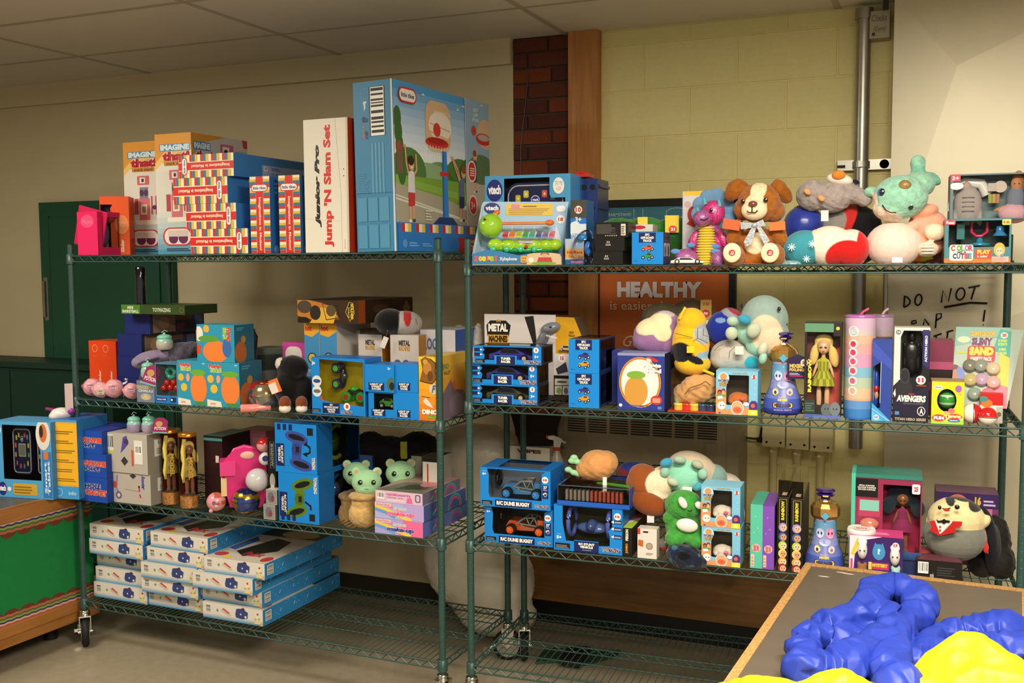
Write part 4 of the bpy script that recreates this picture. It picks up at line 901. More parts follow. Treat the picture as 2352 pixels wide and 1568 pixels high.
blob('body',[(p(1737,565,0),S.r(45,36,46),BR),(p(1688,535,-.02),S.r(18,20,34),BR,(0,.35,0)),(p(1788,540,-.02),S.r(18,20,32),BR,(0,-.5,0)),(p(1685,588,-.075),S.r(25,32,27),BR),(p(1776,586,-.075),S.r(26,32,27),BR),(p(1732,598,-.02),S.r(50,32,14),BR)],FUR,t,voxel=S.r(3.4),patches=[(p(1732,552,-.06),S.r(34,20,34),CRM)],wob=.0015)
blob('head',[(p(1743,466,-.02),S.r(49,42,46),BR),(p(1708,480,-.01),S.r(24,26,26),BR),(p(1776,484,-.01),S.r(26,26,26),BR)],FUR,t,voxel=S.r(3.4),patches=[(p(1742,436,-.06),S.r(17,30,30),CRM,(0,.25,0)),(p(1732,475,-.08),S.r(28,20,30),CRM)],wob=.0015)
blob('muzzle',[(p(1732,482,-.085),S.r(29,22,23),CRM)],PLUSH,t,voxel=S.r(2.5))
MB().ell(p(1729,468,-.117),S.r(10,7,7),'#7a4030').build('nose',GLOSS,t)
smile(t,[p(1715,484,-.118),p(1720,488,-.12),p(1727,487,-.121),p(1734,488,-.12),p(1740,483,-.117)]);smile(t,[p(1727,475,-.12),p(1727,487,-.121)])
eye(t,p(1758,459,-.085),S.r(5.5));eye(t,p(1706,462,-.07),S.r(5))
for s_,pts in(('ear',[(p(1694,434,-.02),S.r(27,15,24),'#9c5a1a'),(p(1679,448,-.025),S.r(17,13,14),'#8f5016')]),('ear',[(p(1787,432,-.02),S.r(19,15,21),'#9c5a1a'),(p(1804,448,-.025),S.r(15,13,20),'#8f5016',(0,-.4,0))])):blob(s_,pts,FUR,t,voxel=S.r(3),wob=.0015)
for x in(1682,1769):
 q=p(x-1,580,-.125);MB().ell(q,S.r(20,6,22),CRM,18,10).build('foot_pad',PLUSH,t)
 A=Art(S.r(14),S.r(14));A.circ(.5,.5,.5,'#c8281e').line([(.42,.3),(.46,.72),(.7,.66),(.66,.26)],S.r(1.4),'#f4e6dc').circ(.36,.3,.1,'#f4e6dc').circ(.6,.26,.1,'#f4e6dc');A.build('music_note_patch',t,(q[0]-S.r(7),q[1]-S.r(6.6),q[2]-S.r(7)))
m=MB();RB='#b9c2ca'
for pts in([p(1700,510,-.075),p(1733,512,-.085),p(1733,522,-.085),p(1701,526,-.075)],[p(1733,512,-.085),p(1752,503,-.078),p(1758,517,-.075),p(1735,522,-.085)],[p(1728,518,-.09),p(1738,518,-.09),p(1726,558,-.086),p(1714,566,-.084),p(1708,556,-.086)],[p(1736,518,-.09),p(1744,516,-.09),p(1768,552,-.084),p(1756,562,-.084)]):m.poly(pts,RB)
m.ell(p(1733,517,-.09),S.r(7,5,6),RB);m.build('ribbon_bow',GLITTER,t)
for x0,y0,x1,y1,nm in((1658,500,1698,524,'hang_tag'),(1767,510,1804,530,'hang_tag')):
 a,b=p(x0,y1,-.065),p(x1,y0,-.065);m=MB();m.M=Matrix.Translation(a)@Matrix.Rotation(.16 if x0<1700 else-.06,4,'Y')@Matrix.Translation(-V(a));m.box(a[0],a[1]-.003,a[2],b[0],a[1],b[2],'#d85a22' if x0<1700 else '#f0701e');g=m.build(nm,CARD,t)
S=Stage(UR,1846,.20,ZR[0]);t=S.thing('plush_toy','royal blue satin puff ball under the grey owl plush','plush toy')
blob('body',[(S.p(1846,515,0),S.r(46,42,44),'#24389a'),(S.p(1838,540,0),S.r(38,40,70),'#1c2c78')],material('blue_satin',.3,.5,sheen=.3,noise=.15,nscale=20),t,voxel=S.r(4))
S=Stage(UR,1945,.24,ZR[0]);t=S.thing('plush_toy','black and grey round plush with a red band lying behind the teal one','plush toy');p=S.p
blob('body',[(p(1950,520,0),S.r(72,50,52),'#141218'),(p(1940,565,0),S.r(80,50,48),'#141218')],PLUSH,t,voxel=S.r(4),patches=[(p(1905,510,-.05),S.r(36,60,40),'#8d8880',(0,.5,0)),(p(1925,512,-.05),S.r(32,60,60),'#c02a26',(0,.5,0))])
S=Stage(UR,1905,.10,ZR[0]);t=S.thing('plush_toy','teal, white and red winter plush lying on its side at shelf front','plush toy');p=S.p
blob('body',[(p(1845,570,0),S.r(48,42,42),'#3f97a6',(0,-.25,0)),(p(1905,565,0),S.r(56,46,47),'#f0e2d0'),(p(1955,570,0),S.r(40,44,44),'#f0e2d0'),(p(1874,536,-.02),S.r(12,12,10),'#f0d0ac')],PLUSH,t,voxel=S.r(3.6),patches=[(p(1943,592,-.06),S.r(46,50,40),'#d21e1c',(0,-.25,0)),(p(1985,560,-.0),S.r(24,60,40),'#d21e1c',(0,.2,0)),(p(1837,575,0),S.r(42,60,60),'#3f97a6')])
for x,y,r in((1818,567,9),(1865,560,9),(1852,594,8)):
 A=Art(S.r(2*r),S.r(2*r))
 for k in range(4):a=pi*k/4;A.line([(.5-.5*cos(a),.5-.5*sin(a)),(.5+.5*cos(a),.5+.5*sin(a))],S.r(1.6),'#e6eef0')
 A.circ(.5,.5,.14,'#e6eef0');q=p(x,y,-.072 if x<1860 else-.075);A.build('snowflake_print',t,(q[0]-S.r(r),q[1],q[2]-S.r(r)))
MB().ell(p(1816,606,-.05),S.r(24,14,9),'#8ab4b8').build('foot',GLITTER,t)
S=Stage(UR,1915,.16,ZR[0]+.06);t=S.thing('plush_toy','fluffy grey owl plush with orange beak lying on top of the pile','plush toy');p=S.p
GY='#a89c98'
blob('body',[(p(1868,448,0),S.r(40,36,36),GY),(p(1910,452,0),S.r(46,40,36),GY),(p(1960,446,-.01),S.r(36,24,20),GY,(0,.35,0)),(p(1985,458,-.01),S.r(18,18,16),GY),(p(1928,430,.0),S.r(34,30,22),GY)],FUR,t,voxel=S.r(3.2),patches=[(p(1925,408,-.0),S.r(28,40,18),'#efe6da',(0,.2,0))],wob=.002)
blob('face',[(p(1928,412,-.02),S.r(30,22,14),'#efe6da',(0,.2,0))],PLUSH,t,voxel=S.r(3));MB().ell(p(1926,402,-.045),S.r(15,14,11),'#e88a2e').build('beak',PLUSH,t)
for x,y in((1854,440),(1886,455)):MB().ell(p(x,y,-.062),S.r(9,5,6),'#e8a468',12,8,(0,.7,0)).build('foot',PLUSH,t)
MB().ell(p(1966,417,-.01),S.r(9,8,5),'#1c1e34',12,8,(0,.5,0)).build('wing_tip',PLUSH,t)
a=p(1894,495,-.08);MB().box(a[0]-S.r(8),a[1],a[2]-S.r(12),a[0]+S.r(8),a[1]+.001,a[2]+S.r(12),'#e8e2da').build('care_tag',CLOTH,t)
S=Stage(UR,2052,.13,ZR[0]);t=S.thing('plush_toy','round pale pink squashy plush ball at the shelf front','plush toy');p=S.p
blob('body',[(p(2052,562,0),S.r(62,56,53),'#efd6c8')],PLUSH,t,voxel=S.r(4));MB().box(*[c for c in(p(2048,612,-.05)[0],p(2048,612,-.088)[1],0.002,p(2072,612,-.05)[0],p(2048,612,-.086)[1],.018)],'#efe6e6').build('care_tag',CLOTH,t)
S=Stage(UR,2062,.12,ZR[0]+.10);t=S.thing('plush_toy','mint green narwhal plush with gold horn and raised tail flukes','plush toy');p=S.p
MN='#9cd2b8'
blob('body',[(p(2068,452,-.01),S.r(60,52,50),MN),(p(2105,425,.02),S.r(40,36,30),MN),(p(2050,478,-.01),S.r(44,44,30),MN),(p(2108,400,.04),S.r(17,18,30),'#7cc4a8'),(p(2108,374,.04),S.r(17,15,19),MN),(p(2138,410,.04),S.r(24,16,14),'#7cbca4',(0,.5,0)),(p(2000,440,.01),S.r(16,14,12),MN)],FUR,t,voxel=S.r(3.4),patches=[(p(2030,500,-.03),S.r(50,60,22),'#f0dcc4',(0,.4,0)),(p(2008,470,-.0),S.r(10,60,30),'#f0dcc4')],wob=.001)
MB().ell(p(2078,425,-.066),S.r(14,12,12),'#a8864a').build('horn',GLITTER,t)
for x,y in((2026,441),(2091,473)):eye(t,p(x,y,-.062),S.r(6.5,4,8.5),'#1c1c2a');MB().ell(p(x-2,y,-.058),S.r(8,4,9),'#3a6ab8',12,8).build('iris',PLUSH,t)
smile(t,[p(2026,470,-.068),p(2034,482,-.074),p(2046,488,-.078),p(2058,488,-.078)])
S=Stage(UR,2120,.17,ZR[0]);t=S.thing('plush_toy','pink plush animal with cream paws slumped beside the narwhal','plush toy');p=S.p
PNK='#efa88c'
blob('body',[(p(2130,520,0),S.r(44,36,40),PNK),(p(2120,485,-.03),S.r(34,20,16),'#eea486',(0,-.2,0)),(p(2095,520,-.04),S.r(26,16,13),'#f0b098',(0,-.4,0)),(p(2148,532,-.06),S.r(24,20,19),'#f4dcc0'),(p(2130,572,-.06),S.r(24,22,17),'#f4dcc0'),(p(2098,555,-.03),S.r(14,14,22),'#f2c8b4',(0,.4,0)),(p(2128,560,0),S.r(38,34,30),PNK)],PLUSH,t,voxel=S.r(3.4),wob=.0012)
for k in range(4):MB().ell(p(2130,560+7*k,-.113+.004*abs(k-1)),S.r(15,5,2.2),'#fbeede').build('paw_stripe',PLUSH,t)
def doll_figure(par,p,x,yb,yt,d,skin='#c99070',dress='#d8b8c0',hair='#c8a050',wide=1.0,S=None,legs=True,cls=CLOTH,hair_big=1.0):
 """standing doll between pixel rows yt..yb: one fused body, hair, dress, eyes"""
 H=yb-yt;r=lambda*a:S.r(*a);Y=lambda f:yb-H*f
 bd=[(p(x,Y(.86),d),r(H*.085,H*.08,H*.10),skin),(p(x,Y(.74),d),r(H*.03,H*.03,H*.06),skin),(p(x,Y(.62),d),r(H*.075*wide,H*.05,H*.12),dress)]
 for s in(-1,1):
  bd+=[(p(x+s*H*.10*wide,Y(.58),d),r(H*.026,H*.026,H*.12),skin,(0,-s*.25,0))]
  if legs:bd+=[(p(x+s*H*.045,Y(.20),d),r(H*.038,H*.038,H*.20),skin),(p(x+s*H*.05,Y(.02),d-.006),r(H*.045,H*.06,H*.03),'#7a7a80')]
 blob('doll_body',bd,PLUSH,par,voxel=S.r(max(1.2,H/75)))
 m=MB();m.lathe(p(x,Y(.38),d),[(r(H*.15*wide),0),(r(H*.12*wide),r(H*.10)),(r(H*.075*wide),r(H*.22))],dress,18);m.build('doll_dress',cls,par)
 k=hair_big
 blob('doll_hair',[(p(x,Y(.89),d+.006),r(H*.10*k,H*.09*k,H*.115*k),hair),(p(x-H*.09*k,Y(.74),d+.006),r(H*.045*k,H*.045,H*.16),hair),(p(x+H*.09*k,Y(.74),d+.006),r(H*.045*k,H*.045,H*.16),hair)],PLUSH,par,voxel=S.r(max(1.2,H/75)))
 f=MB().ell(p(x,Y(.855),d-r(H*.06)),r(H*.066,H*.03,H*.075),skin,14,10);f.build('doll_face',PLUSH,par)
 for s in(-1,1):MB().ell(p(x+s*H*.028,Y(.86),d-r(H*.085)),r(H*.015,H*.01,H*.012),'#2a1c20',8,6).build('doll_eye',GLOSS,par)
 MB().ell(p(x,Y(.815),d-r(H*.085)),r(H*.013,H*.008,H*.006),'#a83a48',8,6).build('doll_mouth',GLOSS,par)
def cutie_front(A):
 A.rect(0,0,1,.10,'#e8742a').rr(.08,.05,.44,.42,.15,'#e8dccb')
 for ch,x,c in zip('COLOR',(.1,.19,.25,.31,.37),('#b83a4a','#5a8a4a','#6a9a5a','#8a5a9a','#c83a5a')):A.text(ch,x,.27,x+.065,.41,c,.05)
 A.text('ME A',.2,.22,.34,.27,'#3a2a2a',.04)
 for ch,x,c in zip('CUTIE',(.13,.19,.25,.31,.36),('#2a3a6a','#4a6a9a','#6a3a4a','#d04a6a','#3a8a8a')):A.text(ch,x,.09,x+.058,.22,c,.06)
 A.rr(.47,.10,.72,.32,.08,'#c8402e').text('PLAY',.5,.20,.70,.30,'#e8c24a',.07).text('n color',.5,.12,.66,.18,'#f2e0d0',.03)
 A.rect(.72,.02,.97,.14,'#e0b0a0').lines(.74,.04,.95,.12,3,'#b08078').ell(.83,.30,.085,.16,'#d8a84a').ell(.83,.26,.05,.10,'#e8c0a0').ell(.81,.27,.008,.014,'#2a2a3a').ell(.85,.27,.008,.014,'#2a2a3a').ell(.87,.16,.03,.04,'#6a8aa8')
 A.rr(.86,.86,.99,.99,.2,'#d8cc5a').text('16',.88,.89,.97,.96,'#c83a3a',.04).rr(.0,.88,.16,.99,.2,'#d8304a').text('Real',.02,.90,.14,.97,'#f2e6da',.03)
def brn(A):A.lines(.1,.1,.9,.9,14,'#4a3a24')
o=carton('toy_box','colour craft doll set box in front of the boxed doll at the shelf end','box',UR,2169,2322,503,611,.04,.16,('#3f8088','#6a4e2a','#4a8088'),ZR[0],0,None,cutie_front,brn,holes=[rect_hole(.06,.36,.97,.97)],inside='#1f3c38')
W_,H_,D_=WHD(o);
MB().tube([(W_*(.42+.16*k),.05,H_*(.95 if k in(0,1)else.6))for k in(0,)]+[(W_*.43,.05,H_*.72),(W_*.5,.05,H_*.62),(W_*.58,.05,H_*.62),(W_*.66,.05,H_*.72),(W_*.67,.05,H_*.95)],.005,'#c8285a',8).build('craft_loop',GLOSS,o)
MB().lathe((W_*.56,.06,H_*.40),[(.030,0),(.032,.006),(.010,.010),(.008,.032)],'#2f8fb0',20).build('craft_stand',GLOSS,o);MB().lathe((W_*.86,.05,H_*.62),[(.022,0),(.012,.012),(.012,.03)],'#3a8ac8',16).build('craft_pot',GLOSS,o);MB().box(W_*.2,.05,H_*.55,W_*.32,.08,H_*.92,'#2a7a80').build('craft_card',PLASTIC,o)
def mar(A):A.poly([(.35,.05),(.6,.05),(.55,.35),(.4,.3)],'#e88a2a').poly([(.5,.05),(.75,.15),(.7,.4),(.52,.3)],'#b8d02a')
carton('toy_box','dark maroon box with orange and lime parts behind the pink ball','box',UR,2060,2172,545,611,.26,.2,('#5a2430','#4a1c28','#6a2a38'),ZR[0],front=mar)
S=Stage(UR,2160,.2,ZR[0]);t=S.thing('toy_pack','crumpled hot pink pack peeping out behind the striped plush','pack');blob('body',[(S.p(2168,548,0),S.r(20,14,28),'#d8305a',(0,.4,0))],PLASTIC,t,voxel=S.r(3))
def dollbox_front(A):A.rect(.0,.84,.13,1,'#c83a5a').text('3+',.02,.87,.11,.96,'#f2d8dc',.03).ell(.08,.74,.09,.08,'#e8e4e2')
o=carton('toy_box','boxed fashion doll with a grey sweater torso and silver swirl insert','box',UR,2182,2362,400,505,.10,.12,('#5f777c','#46585e','#5f777c'),None,0,None,dollbox_front,holes=[rect_hole(.04,.02,.96,.97)],inside='#6f8a90',pane=True)
for_z=UR.fit(2169,2322,503,611,.04,ZR[0]);o.location.z=ZR[0]+for_z[3]+.002
S=Stage(UR,2235,.15,o.location.z);p=S.p;W_,H_,D_=WHD(o)
def inbox(o,fx,fy,fz):return(W_*fx,D_*fy,H_*fz)
blob('sweater_torso',[(inbox(o,.24,.3,.32),(.042,.03,.062),'#b0a4a4'),(inbox(o,.12,.3,.28),(.014,.016,.06),'#b9aeae',(0,.25,0)),(inbox(o,.36,.3,.28),(.014,.016,.06),'#b9aeae',(0,-.2,0)),(inbox(o,.22,.32,.72),(.014,.014,.02),'#c9a89a')],CLOTH,o,voxel=.003)
for k in range(4):MB().box(W_*.16,D_*.3-.031,H_*(.18+.10*k),W_*.32,D_*.3-.028,H_*(.2+.10*k),'#857c80').build('sweater_stripe',CLOTH,o)
MB().tube([inbox(o,.05,.5,.2),inbox(o,.08,.5,.6),inbox(o,.2,.5,.86),inbox(o,.42,.5,.8),inbox(o,.5,.5,.55)],.018,'#e6e2e0',10).build('silver_swirl',GLOSS,o)
MB().lathe(inbox(o,.66,.3,.72),[(.018,0),(.018,.008),(.012,.009)],'#d8c4bc',18,'y').build('make_up_pot',GLOSS,o);MB().box(*inbox(o,.5,.25,.62),*inbox(o,.6,.4,.8),'#c9bdb4').build('make_up_tray',GLOSS,o)
for k,c in enumerate(('#a8b060','#c8a060','#b88a6a')):MB().tube([inbox(o,.53+.05*k,.3,.36),inbox(o,.53+.05*k,.3,.56)],.006,c,8).build('small_bottle',GLOSS,o)
blob('small_doll',[(inbox(o,.86,.3,.76),(.016,.015,.022),'#c98a62'),(inbox(o,.86,.3,.44),(.026,.018,.04),'#7a8296'),(inbox(o,.84,.3,.12),(.045,.03,.03),'#d8a8b4'),(inbox(o,.72,.28,.26),(.035,.007,.007),'#c98a62',(0,-.3,0)),(inbox(o,.89,.36,.78),(.020,.016,.04),'#a8703a')],CLOTH,o,voxel=.0028)
for k in(-1,1):MB().ell((W_*.86+k*.006,D_*.3-.014,H_*.77),(.0025,.0015,.002),'#2a1c20',8,6).build('doll_eye',GLOSS,o)
# ================================================================== RIGHT UNIT, SECOND SHELF
def toymark(A,x0,y0,x1,y1):A.text('TOYMAZING',x0,y0,x1,y1,'#5a3a4a',.06,out='#f2ece4',ow=.06)
def tuner_front(A):
 A.rect(.32,.0,.63,.46,'#2f96e2').rect(.335,.0,.615,.44,NAVY).text('TUNER\nRACER',.40,.07,.55,.38,'#f2ecd8',.06).rect(.02,.06,.16,.26,'#15171c').lines(.03,.08,.15,.22,3,'#8a8a8a').poly([(.0,.68),(.09,.68),(.13,.77),(.09,.86),(.0,.86)],NAVY).poly([(.09,.71),(.13,.77),(.09,.83)],'#f2f2f2').poly([(.0,.42),(.09,.42),(.13,.51),(.09,.60),(.0,.60)],NAVY).poly([(.09,.45),(.13,.51),(.09,.57)],'#f2f2f2')
 A.circ(.925,.80,.038,'#f4ece6').text('5',.91,.73,.94,.87,'#c8342a',.06).text('5+',.90,.38,.96,.52,'#dfeaf2',.05);toymark(A,.74,.04,.985,.24)
thole=[(.145,.22),(.30,.22),(.30,.48),(.64,.48),(.64,.26),(.87,.26),(.87,.93),(.12,.93),(.16,.77),(.12,.62),(.16,.5)]
zz=ZR[1]
for i,(x0,x1,yt,yb,col,lab)in enumerate(((1084,1234,885,929,'#4a4a38','race car window box lowest in its stack of three, dim car inside'),(1084,1233,838,885,'#2f2a8a','race car window box in the middle of its stack of three'),(1089,1243,798,840,'#3d2fb4','race car window box on top of its stack, violet car inside'))):
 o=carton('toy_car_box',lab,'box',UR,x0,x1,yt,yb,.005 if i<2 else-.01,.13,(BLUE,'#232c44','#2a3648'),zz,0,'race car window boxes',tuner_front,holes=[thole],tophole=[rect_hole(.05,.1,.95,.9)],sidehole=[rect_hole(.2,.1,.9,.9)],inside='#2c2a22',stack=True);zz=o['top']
 W_,H_,D_=WHD(o);toy_car(o,(W_*.52,D_*.4,.006),W_*.66,.07,H_*.82,col,'#d8cfa0',prof=[(-.5,.15),(.5,.15),(.5,.40),(.34,.52),(.12,.86),(-.16,.92),(-.36,.62),(-.5,.5)],big=1.2)
S=Stage(UR,1225,.28,ZR[1])
def mm_front(A):
 A.grad(0,0,.72,1,'#bdb6b2','#d8d0cc',6)
 A.poly([(.02,.86),(.06,.92),(.22,.92),(.27,.86),(.25,.72),(.03,.72)],'#1a1814').rect(.035,.62,.245,.74,'#e0a02a').text('METAL',.04,.78,.24,.88,'#f0ece0',.06).text('MACHINES',.045,.645,.235,.73,'#1a1814',.06).text('ZURU',.12,.90,.17,.935,'#e0a02a',.03)
 A.ring(.12,.50,.07,.06,.012,'#9ab82a').ring(.13,.50,.05,.045,.008,'#6a8a1a').poly([(.21,.44),(.28,.44),(.27,.48),(.22,.48)],'#a02a2a')
 A.rect(.70,0,.86,.52,'#d8d0ce').circ(.78,.46,.035,'#f2ece4').text('15',.765,.44,.80,.49,'#c8342a',.05).rect(.70,0,.90,.25,'#1a1814').rect(.71,.01,.86,.21,'#d6cfc2').line([(.71,.12),(.86,.13)],.003,'#1a1814').line([(.78,.01),(.785,.12)],.003,'#1a1814').ell(.75,.06,.025,.04,'#7aa05a').ell(.82,.06,.02,.04,'#7a5a8a').ell(.78,.17,.05,.015,'#5a564e').poly([(.72,.33),(.82,.42),(.84,.30),(.74,.26)],'#3a3444')
 A.text('NEW\nTRACK',.845,.73,.91,.80,'#5a3a10',.02)
w0,wd,zb,hh=UR.fit(1113,1342,722,921,.28,ZR[1])
t=thing('toy_box','white and yellow race set box with a grey shark head cut-out','box',UR.P(w0,.28,ZR[1]),UR.a)
m=MB();P_=[(0,0),(wd,0),(wd,hh*.66),(wd*.90,hh*.97),(0,hh)];m.prism(P_,0,.12,'#d9a21a','#5a4a3a');m.build('carton',CARD,t)
A=Art(wd,hh);mm_front(A);A.poly([(.46,0),(.46,0)]if False else[(.55,.40),(.50,.62),(.41,.97),(.5,.985),(.52,.8)],'#22201c');A.build('front_print',t,(0,0,0))
sh=[((wd*.60,-.004,hh*.70),(wd*.05,.03,hh*.2),'#6d7078',(0,.5,0)),((wd*.68,-.012,hh*.84),(wd*.10,.03,hh*.07),'#7d8088',(0,-.25,0)),((wd*.62,-.01,hh*.50),(wd*.05,.03,hh*.10),'#6d7078')]
sk=blob('shark_head',sh,PLASTIC,t,voxel=.004);m=MB()
for k in range(8):x=wd*(.655+.014*k);m.add([(x,-.04,hh*(.76-.004*k)),(x+.005,-.04,hh*(.76-.004*k)),(x+.0025,-.04,hh*(.735-.004*k))],[(0,2,1)],'#f2f0ea')
m.build('teeth',PLASTIC,sk);eye(sk,(wd*.70,-.04,hh*.86),.005)
toy_car(t,(wd*.84,-.012,hh*.56),.055,.022,.022,'#c8a89a','#d8d4cc',name='race_car')
def white_bag(name,lab,parts,S,mat=None):
 t=S.thing(name,lab,'bag');blob('bag_film',parts,mat or material('white_bag_film',.45,.35,col='#cfc9bb',noise=.1,nscale=12,bump=.6,bscale=22),t,voxel=S.r(5),wob=.004);return t
S=Stage(UR,1098,.40,ZR[1]);white_bag('shopping_bag','white plastic bag bunched beside the race set box',[(S.p(1098,790,0),S.r(17,30,48),'#cfc9bb'),(S.p(1092,840,0),S.r(18,30,70),'#cfc9bb')],S)
zz=ZR[1]
def wside(A):A.rect(.0,0,.06,1,'#1a2a5a')
for i,(yt,yb,lab)in enumerate(((858,937,'lower blue off-road truck box with violet and yellow trucks'),(779,857,'upper blue off-road truck box with violet and yellow trucks'))):
 o=carton('toy_car_box',lab,'box',UR,1306,1376,yt,yb,-.005,.22,(BLUE,'#1f3560','#5a4a44'),zz,0,'off-road truck boxes',truck_art('#3a3488','#d8921e'),sidehole=[rect_hole(.08,.08,.95,.94)],tophole=[rect_hole(.1,.3,.95,.95)],inside='#23262a',stack=True);zz=o['top']
 W_,H_,D_=WHD(o);toy_car(o,(W_*.55,D_*.5,.01),D_*.6,.05,.07,('#3a7a3a','#a8921e')[i],'#c8c4ba',ang=pi/2,big=1.4)
def oval_box(A):
 A.rect(0,0,1,1,'#2b3786').rect(0,.955,1,1,'#8a8fb8').ell(.48,.49,.445,.445,'#d8962e',30).ell(.48,.49,.425,.428,'#b83a3a',30).ell(.48,.49,.41,.415,'#e8b83a',30).ell(.48,.49,.395,.402,'#f0e2d8',30)
 A.ell(.74,.90,.13,.03,'#c8302a',rot=-.3)
 for ch,y,x0,x1,c in(('Mr.',.845,.62,.73,'#e0b83a'),('Potato',.755,.54,.93,'#5a3a5a'),('Head',.66,.62,.93,'#5a3a5a')):A.text(ch,x0,y,x1,y+.075,'#f2ede6',.08,out='#4a2a5a' if c!='#e0b83a' else '#a8502a',ow=.05)
 A.ell(.40,.33,.25,.27,'#c9913f').ell(.40,.62,.2,.07,'#7aa83a').ell(.83,.19,.12,.08,'#d03024').lines(.75,.15,.91,.23,4,'#f0c8a0',jit=False).circ(.07,.08,.035,'#dfe2ee').rect(.86,.03,.94,.08,'#5a80b8').lines(.25,.06,.7,.1,2,'#4656a0')
carton('toy_box','navy vegetable toy box set back, half hidden by an identical box','box',UR,1405,1470,805,930,.13,.12,('#2b3786','#222c6c','#4a5498'),ZR[1],front=None)
o=carton('toy_box','navy vegetable toy box with a yellow oval border at the shelf front','box',UR,1418,1526,811,944,-.004,.11,('#2b3786','#1c2350','#8a8fb8'),ZR[1],0,None,oval_box)
S=Stage(UR,1512,.17,0);
def plush(name_lab,U,xc,v,z,parts,mat=None,vox=3.6,patches=(),wob=0.0,turn=0.0):
 S=Stage(U,xc,v,z,turn);t=S.thing('plush_toy',name_lab,'plush toy');P=[(S.p(a[0],a[1],a[2]*S.s),S.r(*a[3]),a[4])+((a[5],)if len(a)>5 else())for a in parts]
 Q=[(S.p(a[0],a[1],a[2]*S.s),S.r(*a[3]),a[4])+((a[5],)if len(a)>5 else())for a in patches]
 blob('body',P,mat or PLUSH,t,voxel=S.r(vox),patches=Q,wob=wob);return S,t
zp=UR.onv(1500,811,.1)[1]
plush('lilac squashy plush with cream belly lying on the navy boxes',UR,1505,.12,zp,[(1500,770,0,(46,40,42),'#9a6f9c'),(1525,762,0,(44,40,50),'#9a6f9c'),(1482,780,0,(30,34,26),'#9a6f9c'),(1535,785,0,(32,36,30),'#9a6f9c')],patches=[(1496,742,-30,(46,30,26),'#e8dcae',(0,-.2,0)),(1520,760,-36,(20,24,24),'#e8dcae',(0,-.5,0)),(1530,721,-10,(20,30,8),'#cdb4c4')])
S=Stage(UR,1560,.30,ZR[1]);t=S.thing('costume_pack','olive fabric costume pack with a gold price card behind the lilac plush','pack')
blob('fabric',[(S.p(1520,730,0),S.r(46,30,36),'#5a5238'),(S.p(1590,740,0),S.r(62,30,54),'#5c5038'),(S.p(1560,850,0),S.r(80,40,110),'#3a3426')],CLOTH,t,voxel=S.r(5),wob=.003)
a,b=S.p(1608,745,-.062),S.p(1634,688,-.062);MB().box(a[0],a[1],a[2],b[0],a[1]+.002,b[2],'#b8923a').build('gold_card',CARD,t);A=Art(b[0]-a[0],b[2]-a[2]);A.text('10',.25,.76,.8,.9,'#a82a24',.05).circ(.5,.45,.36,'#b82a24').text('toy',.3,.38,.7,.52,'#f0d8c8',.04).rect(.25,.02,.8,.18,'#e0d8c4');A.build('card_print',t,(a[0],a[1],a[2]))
S_,t=plush('yellow and black pillow plush with grey printed panel and antennae',UR,1588,.06,zp-.10,[(1586,790,0,(43,34,66),'#e8b421'),(1588,740,0,(34,30,34),'#e8b421'),(1590,835,0,(42,34,26),'#e8b421')],patches=[(1566,807,-10,(26,50,24),'#16161c'),(1595,824,-10,(22,60,9),'#16161c',(0,.4,0)),(1615,766,-10,(24,50,24),'#a9aeb2'),(1620,815,-10,(22,50,9),'#8fb0c4')])
for pts in([(1560,732),(1566,720),(1574,705)],[(1596,842),(1620,852),(1640,860)]):MB().tube([S_.p(x,y,-.03)for x,y in pts],S_.r(3.2),'#d8c42a',8).build('antenna',PLUSH,t)
a=S_.p(1577,810,-.062);MB().box(a[0],a[1],a[2],a[0]+S_.r(17),a[1]+.004,a[2]+S_.r(15),'#e8c42e').build('felt_patch',PLUSH,t)
for pts in([(1602,752),(1602,776),(1592,782)],[(1615,754),(1615,770),(1626,772)],[(1602,776),(1626,788)],[(1550,765),(1590,775)]):MB().tube([S_.p(x,y,-.056)for x,y in pts],.0009,'#3a3a38',5).build('stitch_line',CLOTH,t)
plush('deep blue pillow plush wedged behind the grey dinosaur plush',UR,1662,.20,zp-.02,[(1662,755,0,(40,34,42),'#1e2f96'),(1680,725,0,(26,26,18),'#9a9ca8',(0,.4,0))],patches=[(1654,735,-30,(12,20,6),'#7a9ac4'),(1690,716,-5,(22,40,6),'#a8384a',(0,.5,0))])
z5=ZR[1]+.135
S_,t=plush('pale grey plush lying flat on the window pet box',UR,1688,.10,z5,[(1675,815,0,(44,38,36),'#b9b2a8'),(1710,825,0,(42,36,26),'#aeaea4'),(1660,825,0,(30,34,24),'#b9b2a8')],patches=[(1725,832,-20,(16,40,16),'#2aa0b4')])
for pts in([(1640,805),(1650,795),(1660,790)],[(1674,822),(1676,805),(1688,796)]):MB().tube([S_.p(x,y,-.062)for x,y in pts],.0008,'#4a4640',5).build('stitch_line',CLOTH,t)
S_,t=plush('large grey and mint dinosaur squash plush on top of the pile',UR,1748,.10,z5+.02,[(1755,735,0,(54,46,58),'#8fa59c'),(1765,770,0,(46,46,52),'#8fa59c'),(1715,760,-8,(26,26,34),'#9cc4b0',(0,-.6,0)),(1740,790,-10,(28,28,28),'#9cc4b0')],patches=[(1762,768,-40,(36,34,46),'#e0c8aa',(0,-.35,0)),(1720,770,-20,(34,40,46),'#9cccb6',(0,-.5,0))])
for x,y,a_,b_,c,r_ in((1710,733,15,11,'#3a9ab8',.2),(1682,737,13,11,'#a8c4b0',0),(1680,765,14,15,'#b9c4a8',0),(1731,758,15,18,'#b9c0a6',.5),(1752,800,11,16,'#c0c6ae',.4),(1752,822,9,14,'#9cc8b2',.2)):MB().ell(S_.p(x,y,-.075),S_.r(a_,12,b_),c,14,10,(0,r_,0)).build('felt_bump',PLUSH,t)
